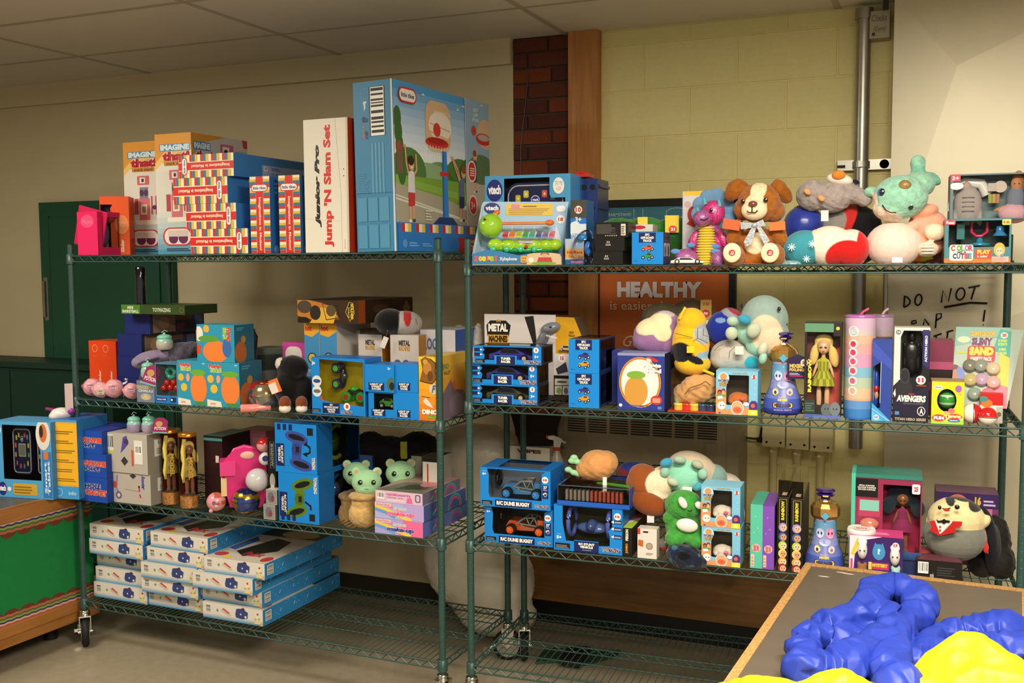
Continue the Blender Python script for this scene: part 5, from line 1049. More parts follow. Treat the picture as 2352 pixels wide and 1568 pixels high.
for x,y in((1789,709),(1804,744)):eye(t,S_.p(x,y,-.060 if x<1800 else-.02),S_.r(4,3,5),white=False)
MB().ell(S_.p(1703,702,-.02),S_.r(4,4,6),'#22242a',10,8).build('foot',PLUSH,t);a=S_.p(1697,805,-.075);MB().box(a[0]-.012,a[1],a[2]-.012,a[0]+.014,a[1]+.001,a[2]+.014,'#dfe0c8').build('care_tag',CLOTH,t)
S_,t=plush('bundled tan cloth plush seen from behind below the yellow plush',UR,1600,.05,ZR[1]+.022,[(1603,892,0,(40,34,34),'#c8955e'),(1585,905,0,(30,28,24),'#c8955e'),(1620,880,0,(28,28,22),'#c8955e'),(1562,905,5,(16,20,24),'#b08a5a')],patches=[(1545,925,-10,(14,30,14),'#a8c8a0')],wob=.003)
MB().tube([S_.p(x,y,-.063)for x,y in((1572,905),(1585,890),(1610,882),(1620,875),(1632,885))],.002,'#7a5228',6).build('cloth_seam',CLOTH,t)
plush('brown fluffy plush tucked behind the tan cloth plush',UR,1558,.22,ZR[1],[(1556,865,0,(22,24,24),'#8a6a42'),(1560,905,0,(26,26,40),'#6a5236')],FUR,wob=.002)
o=carton('dough_set','flat red card pack of small coloured dough tubs under the tan plush','toy set',UR,1533,1644,944,949,-.006,.07,('#b8321e','#8a2418','#b8321e'),ZR[1])
W_,H_,D_=WHD(o)
for k,c in enumerate(('#e8c84a','#d83a2a','#e0c84a','#2a4a6a','#22405c')):MB().lathe((W_*(.2+.165*k),.03,H_),[(.016,0),(.017,.002),(.017,.016),(.018,.017),(.018,.021),(.015,.022)],c,18).build('dough_tub',GLOSS,o)
def pet_front(A):
 A.rect(0,0,1,.0,'#8ac0d8').poly([(0,0),(1,0),(1,.12),(.6,.2),(.25,.1),(.25,.55),(0,.6)],'#e0905a').circ(.18,.83,.14,'#a8d4e2').circ(.18,.86,.085,'#e0905a').text('WORRY',.05,.73,.31,.80,'#4a3a6a',.06,out='#d8e4ea',ow=.04).text('PET',.09,.64,.29,.73,'#b8903a',.06,out='#4a3a5a',ow=.04).text('SQUISHY PETS',.4,.92,.75,.96,'#b8883a',.04)
 A.circ(.91,.87,.055,'#f2e6de').text('5',.875,.82,.945,.915,'#d02a22',.08).ell(.09,.50,.05,.06,'#4a2a24').ell(.09,.48,.035,.045,'#a8684a').ell(.18,.53,.05,.06,'#7a3a2a').ell(.18,.5,.035,.045,'#d8a88a').rect(.02,.40,.24,.45,'#5a9a4a').poly([(.05,.34),(.18,.36),(.16,.42),(.04,.41)],'#ece6ec').circ(.14,.20,.10,'#f0e4e0').circ(.12,.20,.016,'#3a2a2a').circ(.19,.20,.016,'#3a2a2a').ell(.52,.15,.155,.17,'#c8d8d8').ell(.52,.15,.14,.15,'#e8a07a').ell(.52,.11,.10,.07,'#e0603a').circ(.52,.11,.012,'#20181a')
 A.ell(.73,.25,.075,.05,'#f0eef2').ring(.73,.25,.075,.05,.001,'#5a4a8a').poly([(.80,.13),(1,.13),(1,.28),(.95,.33),(.86,.33),(.80,.26)],'#4a2f78').circ(.89,.22,.05,'#d8623a').rect(.78,0,1,.125,'#ecd23a').circ(.89,.06,.04,'#f4e89a').rect(.07,.02,.12,.05,'#5a3a9a')
 for x,y in((.93,.6),(.93,.45),(.95,.72)):A.text('*',x-.02,y,x+.02,y+.03,'#d8eef2',.03)
phole=rect_hole(.25,.22,.79,.90,.03,.9)
def pet_box(x0,x1,yt,yb,v,z,lab,animal,cols,stack=False):
 o=carton('pet_toy_box',lab,'box',UR,x0,x1,yt,yb,v,.10,('#7ab8d4','#6ab0cc','#8ac6e0'),z,0,'soft pet window boxes',pet_front,holes=[phole],tophole=None,inside='#4a4438',stack=stack)
 W_,H_,D_=WHD(o);a,b=cols
 blob(animal,[((W_*.50,D_*.35,H_*.33),(W_*.24,.03,H_*.16),a),((W_*.66,D_*.3,H_*.33),(W_*.12,.028,H_*.14),a),((W_*.36,D_*.33,H_*.28),(W_*.1,.028,H_*.1),a)],PLUSH,o,voxel=.003)
 MB().ell((W_*.64,D_*.3-.028,H_*.36),(.008,.004,.006),b,10,8).build('felt_flower',PLUSH,o);return o
pet_box(1644,1740,851,951,-.008,ZR[1],'orange soft toy in a window pet box on the middle shelf','soft_pet',('#d8783a','#e0605a'))
def potion(U,xc,yt,yb,v,z,lab,tagp):
 S=Stage(U,xc,v,z);t=S.thing('potion_bottle',lab,'bottle','purple potion bottles');H=(yb-yt)*S.s*1.0
 h=lambda f:H*f;r=lambda f:H*f
 prof=[(r(.20),0),(r(.235),h(.03)),(r(.24),h(.08)),(r(.215),h(.20)),(r(.165),h(.32)),(r(.14),h(.45)),(r(.135),h(.62)),(r(.15),h(.66))]
 cs=['#2a2a78','#2a2a78','#34409a','#4a5ab0','#6a78c0','#8a90c8','#6aa0c8','#c8a0c8']
 MB().lathe((0,0,0),[(a,b,c)for(a,b),c in zip(prof,cs)],'#3a3a8a',28).build('bottle',PLASTIC,t)
 MB().lathe((0,0,0),[(r(.155),h(.645)),(r(.175),h(.68)),(r(.175),h(.78)),(r(.14),h(.83)),(r(.08),h(.85)),(r(.075),h(.865))],'#c89a52',10,smooth=False).build('gold_collar',FOIL,t)
 MB().lathe((0,0,0),[(r(.05),h(.86)),(r(.055),h(.90)),(r(.10),h(.915)),(r(.115),h(.935)),(r(.09),h(.95)),(r(.05),h(.955)),(r(.05),h(.962)),(r(.115),h(.972)),(r(.11),h(.99)),(r(.08),h(1.0))],'#2e1468',10,smooth=False).build('stopper',GLOSS,t)
 def wrap(A0,z0,z1,rad):
  m=MB()
  for pts,fs,col,dz in A0.L:
   q=[]
   for x,y in pts:
    a=(x-A0.w/2)/rad(z0+y);q.append((sin(a)*(rad(z0+y)+.0012+dz),-cos(a)*(rad(z0+y)+.0012+dz),z0+y))
   m.add(q,fs,col)
  m.build('label_print',PRINT,t)
 def rad(zv):
  for(a0,b0),(a1,b1)in zip(prof,prof[1:]):
   if b0<=zv<=b1:return a0+(a1-a0)*(zv-b0)/max(b1-b0,1e-6)
  return prof[0][0]
 A=Art(H*.34,H*.60)
 def dense_rect(x0,y0,x1,y1,c,n=8,m_=6):
  for i in range(n):
   for j in range(m_):A.rect(x0+(x1-x0)*i/n,y0+(y1-y0)*j/m_,x0+(x1-x0)*(i+1)/n,y0+(y1-y0)*(j+1)/m_,c)
 A.text('MAGIC',.36,.30,.62,.33,'#c8a85a',.02).text('MIXIES',.33,.24,.66,.29,'#e8c86a',.06,out='#3a2408',ow=.05).rr(.14,.10,.86,.22,.4,'#3a2a14').rr(.17,.112,.83,.208,.4,'#e0c06a').text('PIXLINGS',.21,.128,.79,.192,'#4a3410',.05).text('MAGICAL CREATE',.2,.05,.8,.08,'#c8c0e0',.01)
 A.ell(.24,.42,.12,.07,'#e0c060').ell(.24,.42,.09,.05,'#f0e4b0').ell(.24,.41,.05,.035,'#2a3a6a').ell(.74,.42,.12,.07,'#d8c898').ell(.74,.42,.09,.05,'#c8b8d8').ell(.74,.41,.05,.03,'#7a6aa0').rect(.13,.36,.33,.375,'#c83a5a').rect(.62,.36,.86,.378,'#d84a78')
 A.ell(.33,.74,.14,.10,'#c8cce4').ell(.68,.74,.16,.11,'#e090b8').ell(.5,.56,.2,.08,'#a8b0d8')
 for cx,c in((.33,'#2a3a7a'),(.68,'#5a2a5a')):A.ell(cx-.06,.74,.03,.03,c).ell(cx+.06,.74,.03,.03,c)
 for x,y in((.1,.6),(.9,.58),(.5,.9),(.12,.9),(.86,.92),(.5,.47)):A.text('*',x-.03,y,x+.03,y+.03,'#e6e4f4',.03)
 wrap(A,H*.03,H*.63,rad)
 q=MB();q.add([(-.0,-r(.178),h(.64)),(r(.05),-r(.176),h(.69)),(0,-r(.182),h(.745)),(-r(.05),-r(.176),h(.69))],[(0,1,2,3)],'#58a8c8');q.build('gem',GLOSS,t)
 if tagp:
  B=MB();x0,z0=r(.05),h(.45);P=[(x0,z0),(x0+r(.235),z0),(x0+r(.235),z0+h(.24)),(x0+r(.12),z0+h(.30)),(x0,z0+h(.24))];B.prism(P,-r(.215),-r(.21),'#241640');B.build('hang_tag',CARD,t)
  A=Art(r(.235),h(.24));A.text('MIXIES',.1,.55,.75,.75,'#d8b85a',.05).text('PIXLINGS',.1,.38,.9,.53,'#d8b85a',.04).circ(.83,.82,.19,'#f2ece4').text('20',.70,.74,.96,.9,'#c8342a',.07).lines(.1,.2,.7,.32,2,'#b8b0d0').rect(.1,.12,.8,.16,'#c8286a');A.build('tag_print',t,(x0,-r(.2155),z0))
  MB().tube([(r(.03),-r(.08),h(.875)),(r(.14),-r(.2),h(.8)),(r(.17),-r(.213),h(.74))],.0008,'#c8b898',5).build('tag_string',PLASTIC,t)
 return t
potion(UR,1797,766,953,.075,ZR[1],'purple and gold potion bottle with a price tag on the middle shelf',True)
def rb_front(A):
 A.rect(0,0,1,.04,'#4a5a9a').rect(.0,.90,.78,.99,'#5a8a6a').rect(.78,.86,1,.99,'#241c22').circ(.89,.94,.05,'#d8b83a').text('RAINBOW',.1,.27,.2,.62,'#d8cc3a',.06,90).ell(.62,.09,.15,.07,'#5a6468').ell(.85,.10,.14,.075,'#6a7478').rect(.02,.05,.3,.19,'#2a3a34').lines(.04,.07,.28,.17,4,'#4a6a5a')
 for cx in(.62,.85):A.ell(cx-.04,.10,.018,.008,'#20242a').ell(cx+.04,.10,.018,.008,'#20242a')
 A.rect(.26,.0,1,.028,'#5a6ab0')
S=Stage(UR,1893,.03,ZR[1])
o=carton('doll_box','black window box with a blonde doll in a yellow plaid dress','box',UR,1847,1932,740,959,.0,.09,('#241d1f','#1a1618','#2a4a3a'),ZR[1],0,None,rb_front,holes=[rect_hole(.06,.14,.96,.90)],inside='#6a3a30')
W_,H_,D_=WHD(o);MB().add([(W_*.55,D_*.69,H_*.1),(W_*.98,D_*.69,H_*.1),(W_*.98,D_*.69,H_*.75),(W_*.8,D_*.69,H_*.7)],[(0,1,2,3)],'#d05a4a').build('coral_insert',CARD,o)
def doll_in(o,cx,d,z0,h,skin,dress,hair,hk=1.0,plaid=False,legs=True,hair2=None):
 bd=[((cx,d,z0+h*.83),(h*.085,h*.075,h*.095),skin),((cx,d,z0+h*.72),(h*.025,h*.025,h*.05),skin),((cx,d,z0+h*.60),(h*.065,h*.045,h*.10),dress)]
 for s in(-1,1):
  bd.append(((cx+s*h*.095,d,z0+h*.55),(h*.020,h*.022,h*.13),skin,(0,-s*.3,0)))
  if legs:bd+=[((cx+s*h*.05,d,z0+h*.18),(h*.034,h*.034,h*.2),skin),((cx+s*h*.055,d-h*.02,z0+h*.02),(h*.04,h*.06,h*.03),'#5a5a60')]
 b=blob('doll_body',bd,PLUSH,o,voxel=max(.0016,h/80))
 m=MB();n=20;L_=[(h*.15,z0+h*.33),(h*.125,z0+h*.42),(h*.07,z0+h*.52),(h*.075,z0+h*.64)]
 vs,fs,cs=[],[],[]
 for(r_,zz_)in L_:
  for j in range(n):a=2*pi*j/n;vs.append((cx+r_*cos(a),d+r_*.7*sin(a),zz_))
 for i in range(3):
  for j in range(n):fs.append((i*n+j,i*n+(j+1)%n,(i+1)*n+(j+1)%n,(i+1)*n+j));cs.append(mixc(dress,'#3a4a2a',.55 if(plaid and(j+i)%2)else 0))
 m.add(vs,fs,cs);m.build('doll_dress',CLOTH,o)
 k=hk;hb=[((cx,d+h*.05,z0+h*(.86+.02*k)),(h*.105*k,h*.075,h*.10*k),hair),((cx-h*.10*k,d+h*.01,z0+h*.72),(h*.05*k,h*.045,h*.14),hair,(0,.15,0)),((cx+h*.11*k,d+h*.01,z0+h*.70),(h*.055*k,h*.045,h*.14),hair,(0,-.2,0))]
 blob('doll_hair',hb,PLUSH,o,voxel=max(.0018,h/70))
 f=MB().ell((cx,d-h*.045,z0+h*.82),(h*.068,h*.04,h*.078),skin,16,10).build('doll_face',PLASTIC,o)
 for s in(-1,1):MB().ell((cx+s*h*.028,d-h*.082,z0+h*.825),(h*.018,h*.008,h*.012),'#2c2028',10,6).build('doll_eye',GLOSS,o)
 MB().ell((cx,d-h*.083,z0+h*.775),(h*.012,h*.006,h*.006),'#9a3040',8,6).build('doll_mouth',GLOSS,o)
doll_in(o,W_*.5,D_*.38,H_*.06,H_*.82,'#e0b48a','#b8b83a','#e8c878',1.15,True)
def tumbler(xc,x0,x1,yt,yb,v,lab,bright):
 S=Stage(UR,xc,v,ZR[1]);t=S.thing('tumbler',lab,'cup','printed tumblers');R=(x1-x0)/2*S.s;H=(yb-yt)*S.s
 bands=[(.97,'#2a5a9a'),(.98,'#2f68b0'),(1,'#3a78b8'),(1,'#5a8ac0'),(1,'#d8a08a'),(1,'#d8b090'),(1,'#a8b8a0'),(1,'#7aaac0'),(1,'#c890b0'),(1,'#d89a98'),(1,'#d8a890'),(1,'#c0b0b4'),(1,'#c8a8c0')]
 zs=[0,.02,.10,.18,.20,.30,.40,.50,.62,.72,.80,.86,.97]
 MB().lathe((0,0,0),[(R*a,H*z_,c if bright else mixc(c,'#8a7888',.6))for(a,c),z_ in zip(bands,zs)],'#c8a8c0',32).build('cup_body',PLASTIC,t)
 MB().lathe((0,0,0),[(R*1.0,H*.965),(R*1.03,H*.97),(R*1.03,H*.985),(R*.7,H*.995)],'#a860a8' if bright else '#8a6888',32).build('lid',GLOSS,t)
 MB().tube([(0,0,H*.99),(R*.15,0,H*1.02),(R*.5,0,H*1.05)],.004,'#c84a78' if bright else '#b89aa0',8).build('straw',PLASTIC,t)
 if bright:
  m=MB()
  for k,(fz,c)in enumerate(((.84,'#b8c4c8'),(.72,'#b83a5a'),(.64,'#d83a5a'),(.555,'#d84a68'),(.465,'#d84a5a'),(.37,'#c85a78'),(.275,'#e0a08a'))):
   a=-.45;q=(sin(a)*R,-cos(a)*R,H*fz);n_=16;rr=R*(.30 if k else.36)
   ring=[(sin(a+rr/R*cos(2*pi*j/n_))*(R+.0008),-cos(a+rr/R*cos(2*pi*j/n_))*(R+.0008),H*fz+rr*sin(2*pi*j/n_))for j in range(n_)]
   m.poly(ring[::1],'#e8d8dc');rr*=.62;ring=[(sin(a+rr/R*cos(2*pi*j/n_))*(R+.0014),-cos(a+rr/R*cos(2*pi*j/n_))*(R+.0014),H*fz+rr*sin(2*pi*j/n_))for j in range(n_)];m.poly(ring,c)
  m.build('badge_print',PRINT,t)
 return t
tumbler(1972,1937,2006,727,966,.045,'tall pastel printed tumbler with a blue base and pink straw',True)
tumbler(2022,1992,2041,731,960,.17,'second tall tumbler with mauve top standing behind the pastel one',False)
def dc_front(A):A.poly([(0,.80),(1,.62),(1,.74),(0,.98)],'#3a4aa8').poly([(0,0),(1,0),(0,.22)],'#3a9ad0').poly([(0,.0),(.55,.0),(0,.13)],'#58b0e0').circ(.25,.045,.14,'#eef2f6').text('DC',.15,.03,.36,.06,'#1a4a9a',.06).line([(0,.15),(.92,0)],.0012,'#cfe0f0').line([(.42,.22),(.44,.72)],.0012,'#cfe0f0')
o=carton('toy_box','blue cut-away action figure box next to the pastel tumblers','box',UR,2003,2048,778,971,-.004,.10,('#28408f','#1c2450','#1a2250'),ZR[1],0,None,dc_front,holes=[[(.04,.16),(.42,.16),(.42,.72),(.04,.66)]],inside='#1a1a2a')
W_,H_,D_=WHD(o);blob('toy_figure',[((.012,.04,H_*.45),(.010,.014,.04),'#1f46b0'),((.012,.035,H_*.38),(.010,.012,.012),'#c82a2a'),((.014,.03,H_*.30),(.006,.006,.012),'#d8a078'),((.010,.04,H_*.24),(.01,.012,.03),'#1f46b0')],PLASTIC,o,voxel=.002)
def av_front(A):
 A.rect(0,0,1,.06,'#141418').text('TITAN HERO SERIES',.06,.015,.94,.045,'#a8a08c',.04).poly([(0,.06),(1,.06),(1,.40),(.5,.30),(0,.40)],'#1b1830').poly([(0,.38),(.18,.45),(.18,.9),(.26,.97),(1,.97),(1,1),(0,1)],'#d8d2c8').poly([(.0,.3),(.2,.48),(.2,.42),(.05,.26)],'#d8d2c8').poly([(.80,.62),(.98,.56),(.98,.98),(.80,.98)],'#2a2560').text('ACTION HERO',.86,.64,.93,.92,'#e8e4ec',.04,90).circ(.11,.95,.07,'#2a2630').circ(.11,.95,.05,'#d8d2c8').text('C',.08,.935,.14,.965,'#2a2630',.04)
 A.ell(.30,.34,.24,.13,'#26242a').ell(.32,.49,.14,.085,'#34323a').ell(.32,.49,.105,.065,'#201e26').circ(.77,.45,.135,'#f0ece6').text('11',.69,.425,.85,.475,'#c8342a',.08).rect(.65,.385,.92,.395,'#c8342a').text('MARVEL',.44,.292,.60,.308,'#c8383a',.03).text('AVENGERS',.10,.215,.92,.285,'#d9d6d0',.06,shear=.1).text('ENDGAME',.3,.19,.86,.205,'#6a6878',.02).ring(.80,.12,.105,.045,.0022,'#d0ccc8').text('A',.75,.09,.86,.15,'#d0ccc8',.05).rect(.06,.075,.18,.11,'#4a80b8')
hh_=[(.24,.56),(.30,.47),(.70,.47),(.80,.54),(.80,.92),(.74,.965),(.28,.965),(.22,.92)]
o=carton('toy_box','black and white action figure box with a dark figure behind its window','box',UR,2052,2134,752,970,.0,.08,('#15141a','#121016','#cfc8bc'),ZR[1],0,None,av_front,holes=[hh_],inside='#3a3830')
W_,H_,D_=WHD(o);blob('toy_figure',[((W_*.5,.035,H_*.90),(.013,.014,.02),'#141416'),((W_*.5,.035,H_*.73),(.030,.018,.035),'#18181a'),((W_*.5,.035,H_*.62),(.022,.016,.04),'#141416'),((W_*.30,.035,H_*.68),(.010,.012,.05),'#141416'),((W_*.70,.035,H_*.68),(.010,.012,.05),'#141416')],PLASTIC,o,voxel=.0025)
o['label']='black and white action figure box with a dark figure behind its window'
def mt(A):A.rect(0,.62,1,.72,'#a84a6a').rect(0,.45,1,.62,'#241018').ell(.62,.2,.3,.25,'#2a1414')
carton('toy_box','maroon and pink box standing behind the yellow egg box','box',UR,2130,2188,782,962,.16,.12,('#7a3048','#5a2034','#8a4a5a'),ZR[1],front=mt)
def egg_front(A):
 A.poly([(0,0),(1,0),(1,.16),(0,.06)],'#9ac83a').ell(.5,.14,.5,.09,'#c8d84a').ell(.24,.14,.22,.085,'#d03a3a').text('FUN',.08,.10,.40,.18,'#f2e2ea',.08).ell(.72,.18,.24,.07,'#c83a3a').text('EGGS',.52,.145,.92,.215,'#f2d8a0',.08).ell(.70,.09,.2,.04,'#4a5aa8').text('Splash',.58,.075,.82,.105,'#e8e4f0',.04).ell(.2,.86,.14,.05,'#c8d0c8').text('Sticky',.1,.84,.3,.88,'#5a6a6a',.04).ell(.82,.84,.1,.08,'#9a5ab0').rect(.82,.70,.92,.74,'#e89a8a').ell(.62,.32,.1,.06,'#e06a6a').ell(.46,.27,.07,.04,'#e8a07a')
o=carton('toy_box','yellow craft box with a green striped egg behind a round window','box',UR,2139,2214,876,976,-.008,.10,('#e8c81e','#b89a3a','#a8905a'),ZR[1],0,None,egg_front,holes=[[(.47+.30*cos(2*pi*i/20),.56+.27*sin(2*pi*i/20))for i in range(20)]],inside='#3a3410')
W_,H_,D_=WHD(o);MB().ell((W_*.5,.04,H_*.54),(W_*.29,.036,H_*.24),'#3a9a3a',24,16,cf=lambda d:'#d8e4d0' if abs(d.z-.45)<.06 or abs(d.z+.25)<.06 else '#3f9f3c').build('striped_egg',GLOSS,o)
S=Stage(UR,2262,.10,ZR[1]);t=S.thing('slime_sand_pack','tilted slime and sand card pack with eight pastel tubs','toy set');p=S.p
m=MB();cs=[p(2196,752,.10),p(2352,758,.10),p(2318,936,-.01),p(2186,930,-.01)]
ex=V(cs[1])-V(cs[0]);ey=V(cs[0])-V(cs[3])
q4=[V(p(2182,932,0)),V(p(2312,938,0)),V(p(2352,757,.11)),V(p(2196,750,.11))]
m.poly(q4,'#9fb0a0');m.poly([v+V((0,.006,0))for v in q4][::-1],'#8a8a80')
for i in range(4):a,b=q4[i],q4[(i+1)%4];m.quad(a,a+V((0,.006,0)),b+V((0,.006,0)),b,'#8a9488')
m.build('card',CARD,t)
exx,eyy=q4[1]-q4[0],q4[3]-q4[0];A=Art(exx.length,eyy.length)
A.poly([(.75,0),(1,0),(1,.7),(.82,.72),(.8,.3)],'#d8b83a').poly([(.7,0),(1,0),(1,.26),(.78,.3)],'#d86a7a').poly([(0,.75),(0,1),(1,1),(1,.92)],'#7ea89a').poly([(.70,.72),(1,.62),(1,.95),(.8,.98)],'#3f9a88').lines(.05,.66,.3,.72,1,'#a8b83a').ell(.16,.84,.12,.04,'#b9c8a8')
A.text('SLIMYGLOOP',.28,.88,.72,.95,'#d8a83a',.07,out='#8a2a1a',ow=.04).text('SLIMY',.30,.765,.68,.87,'#6a3a5a',.08,out='#d8dcd8',ow=.04).rr(.24,.56,.74,.76,.2,'#b82a24').text('SAND',.27,.64,.71,.75,'#e8c03a',.09,out='#a8241c',ow=.03).text('VARIETY PACK',.29,.575,.69,.625,'#e4dcc8',.05,out='#3a2a3a',ow=.03).text('8 SAND\nSCENTS',.78,.77,.94,.85,'#c8d84a',.03).text('8 MINI\nCOLORS',.78,.66,.94,.74,'#c8d84a',.03).circ(.88,.90,.065,'#f0dcd2').text('20',.84,.88,.92,.925,'#c8342a',.07)
A.ell(.02,.40,.14,.12,'#5a3426').ell(.05,.36,.09,.10,'#a8744e').ell(.16,.38,.07,.12,'#6a78b8',rot=.3)
m2=MB();xh,yh=exx.normalized(),eyy.normalized();nn=xh.cross(yh).normalized()
for pts,fs,col,dz in A.L:m2.add([q4[0]+xh*a+yh*b+nn*dz for a,b in pts],fs,col)
m2.build('card_print',PRINT,t)
for k,(fx,fy,c)in enumerate(((.30,.50,'#7a7a68'),(.50,.50,'#8a8e84'),(.72,.47,'#c8b898'),(.33,.32,'#b8a870'),(.53,.33,'#b89ab0'),(.74,.30,'#d8a8a0'),(.42,.15,'#8a9a88'),(.66,.15,'#d8788a'))):
 q=MB();o_=q4[0]+exx*fx+eyy*fy;R=exx.length*.125;prf=[(R,0),(R,.016),(R*.9,.02),(0.001,.021)];vs=[];fs=[]
 for r_,h_ in prf:
  for j in range(20):a=2*pi*j/20;vs.append(o_+(xh*cos(a)+yh*sin(a))*r_+nn*h_)
 for i in range(3):
  for j in range(20):fs.append((i*20+j,i*20+(j+1)%20,(i+1)*20+(j+1)%20,(i+1)*20+j))
 q.add(vs,fs,c,True);q.build('sand_tub',GLOSS,t)
S=Stage(UR,2232,.03,ZR[1]);t=S.thing('toy_ball','white and red two-tone ball turned sideways beside the egg box','ball','red and white balls')
MB().ell((0,0,S.r(23)),S.r(23),'#fff',28,18,cf=lambda d:'#b8161a' if d.x>.12 else '#e8dfd0').build('shell',GLOSS,t);MB().torus((S.r(3),0,S.r(23)),S.r(23.1),S.r(.8),'#1a1614','x',28,6).build('seam',PLASTIC,t)
S=Stage(UR,2268,.005,ZR[1]);t=S.thing('toy_ball','red topped white ball at the very front edge of the shelf','ball','red and white balls')
MB().ell((0,0,S.r(21)),S.r(21),'#fff',28,18,cf=lambda d:'#c4181c' if d.z>-.05 else '#e8dfd0').build('shell',GLOSS,t);MB().torus((0,0,S.r(20)),S.r(21.1),S.r(.8),'#1a1614','z',28,6).build('seam',PLASTIC,t)
def rwp(A):A.rect(0,.6,1,1,'#c01a1e').ell(.3,.66,.25,.14,'#e8742a').ell(.15,.8,.2,.1,'#3f8a80').rect(.72,0,1,.55,'#b0aaa0').ell(.84,.3,.1,.08,'#6a5a3a')
carton('toy_pack','white and red card pack standing behind the red topped ball','pack',UR,2250,2303,903,980,.055,.03,('#d8cfc8','#b9b0a8','#c8342a'),ZR[1],front=rwp)
# ================================================================== RIGHT UNIT, THIRD SHELF
def bug_front(A):
 A.rect(.02,.04,.17,.15,'#15171c').lines(.03,.05,.16,.13,3,'#8a8a8a').rect(.21,.02,.735,.19,NAVY).text('R/C DUNE BUGGY',.235,.055,.71,.16,'#f2ecd8',.06).text('6+',.03,.80,.085,.87,'#e6eef4',.05).text('AGES',.03,.89,.09,.92,'#9ac8ee',.01);toymark(A,.78,.05,.965,.13)
 A.rect(.885,.30,.97,.64,NAVY).circ(.925,.77,.045,'#f4ece6').text('10',.895,.74,.955,.80,'#c8342a',.07).text('27',.90,.55,.955,.62,'#e8e6ec',.05).text('MHz',.90,.50,.955,.535,'#a8b8d8',.02).text('*',.895,.32,.96,.46,'#f2f2f2',.08)
bh=[(.14,.24),(.875,.235),(.875,.90),(.93,.97),(.10,.97),(.125,.8),(.115,.36)]
def buggy(o,cx,d,z0,L,body,rim):
 K=L
 b=MB();b.prism([(cx-.48*K,z0+.17*K),(cx-.40*K,z0+.30*K),(cx-.26*K,z0+.30*K),(cx-.15*K,z0+.20*K),(cx+.25*K,z0+.15*K),(cx+.44*K,z0+.20*K),(cx+.44*K,z0+.10*K),(cx-.15*K,z0+.08*K),(cx-.48*K,z0+.12*K)],d-.03,d+.03,body);b.box(cx+.30*K,d-.035,z0+.24*K,cx+.46*K,d+.035,z0+.36*K,body);r_=b.build('buggy_body',GLOSS,o)
 c=MB();G='#8a8a88'
 for y in(d-.028,d+.028):
  c.tube([(cx-.22*K,y,z0+.24*K),(cx-.02*K,y,z0+.38*K),(cx+.22*K,y,z0+.40*K),(cx+.30*K,y,z0+.14*K)],.0035,G,6).tube([(cx-.22*K,y,z0+.24*K),(cx+.28*K,y,z0+.20*K)],.003,G,6).tube([(cx+.02*K,y,z0+.38*K),(cx+.10*K,y,z0+.21*K),(cx+.2*K,y,z0+.39*K)],.003,G,6).tube([(cx-.14*K,y,z0+.24*K),(cx-.04*K,y,z0+.14*K),(cx+.28*K,y,z0+.13*K)],.003,G,6)
 c.tube([(cx-.02*K,d-.028,z0+.38*K),(cx-.02*K,d+.028,z0+.38*K)],.003,G,6).tube([(cx+.22*K,d-.028,z0+.40*K),(cx+.22*K,d+.028,z0+.40*K)],.003,G,6);o2=c.build('roll_cage',PLASTIC,o)
 MB().box(cx+.32*K,d-.03,z0+.16*K,cx+.46*K,d+.03,z0+.24*K,'#d8d0b8').build('engine_block',PLASTIC,o)
 for x in(-.32,.38):
  for s in(-1,1):
   R=.125*K;w_=MB().lathe((cx+x*K,d+s*.045-.014,z0+R),[(R*.86,0),(R,.005),(R,.023),(R*.86,.028)],'#141414',20,'y').build('tyre',RUBBER,o)
   q=MB();q.lathe((cx+x*K,d+s*.045-.0145,z0+R),[(R*.68,0),(R*.5,.002),(R*.48,.029),(R*.68,.03)],rim,18,'y')
   for k in range(5):a=2*pi*k/5;q.tube([(cx+x*K,d+s*.045-.013,z0+R),(cx+x*K+cos(a)*R*.55,d+s*.045-.013,z0+R+sin(a)*R*.55)],.003,rim,5)
   q.build('rim',PLASTIC,w_)
for i,(x0,x1,yt,yb,c,r_,lab)in enumerate(((1113,1270,1162,1247,'#e05a1e','#e8601e','blue window box with an orange dune buggy, lower of two'),(1103,1264,1062,1152,'#3a8ad0','#2f86d8','blue window box with a blue dune buggy, upper of two'))):
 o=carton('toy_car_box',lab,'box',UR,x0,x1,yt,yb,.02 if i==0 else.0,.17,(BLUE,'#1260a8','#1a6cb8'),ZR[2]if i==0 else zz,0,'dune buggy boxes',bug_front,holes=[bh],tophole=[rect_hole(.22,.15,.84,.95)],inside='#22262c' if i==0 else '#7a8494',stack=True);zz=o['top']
 W_,H_,D_=WHD(o);buggy(o,W_*.56,D_*.36,H_*.22,W_*.60,c,r_)
 blob('controller',[((W_*.19,D_*.35,H_*.66),(W_*.05,.03,H_*.22),'#16161a'),((W_*.21,D_*.35,H_*.9),(W_*.03,.02,H_*.06),'#16161a')],GLOSS,o,voxel=.004)
def st_front(A):
 A.rect(.02,.04,.24,.16,'#15171c').lines(.03,.05,.23,.13,3,'#8a8a8a').rect(.30,.0,.66,.235,NAVY).text('RC STUNT\nVEHICLE',.365,.085,.60,.20,'#f2ecd8',.06).text('WITH LIGHTS',.42,.035,.55,.055,'#a8b8d8',.02);toymark(A,.71,.05,.97,.14)
 A.text('5+',.04,.25,.115,.32,'#e6eef4',.05).text('AGES',.05,.345,.11,.365,'#9ac8ee',.01).circ(.93,.83,.05,'#f4ece6').text('15',.895,.805,.965,.855,'#c8342a',.07)
 for y in(.70,.55,.38):A.rect(.87,y-.03,.99,y+.05,NAVY).poly([(.84,y+.01),(.88,y-.025),(.88,y+.045)],'#f2f2f2').lines(.89,y-.01,.98,y+.03,2,'#c8d0e0',jit=False)
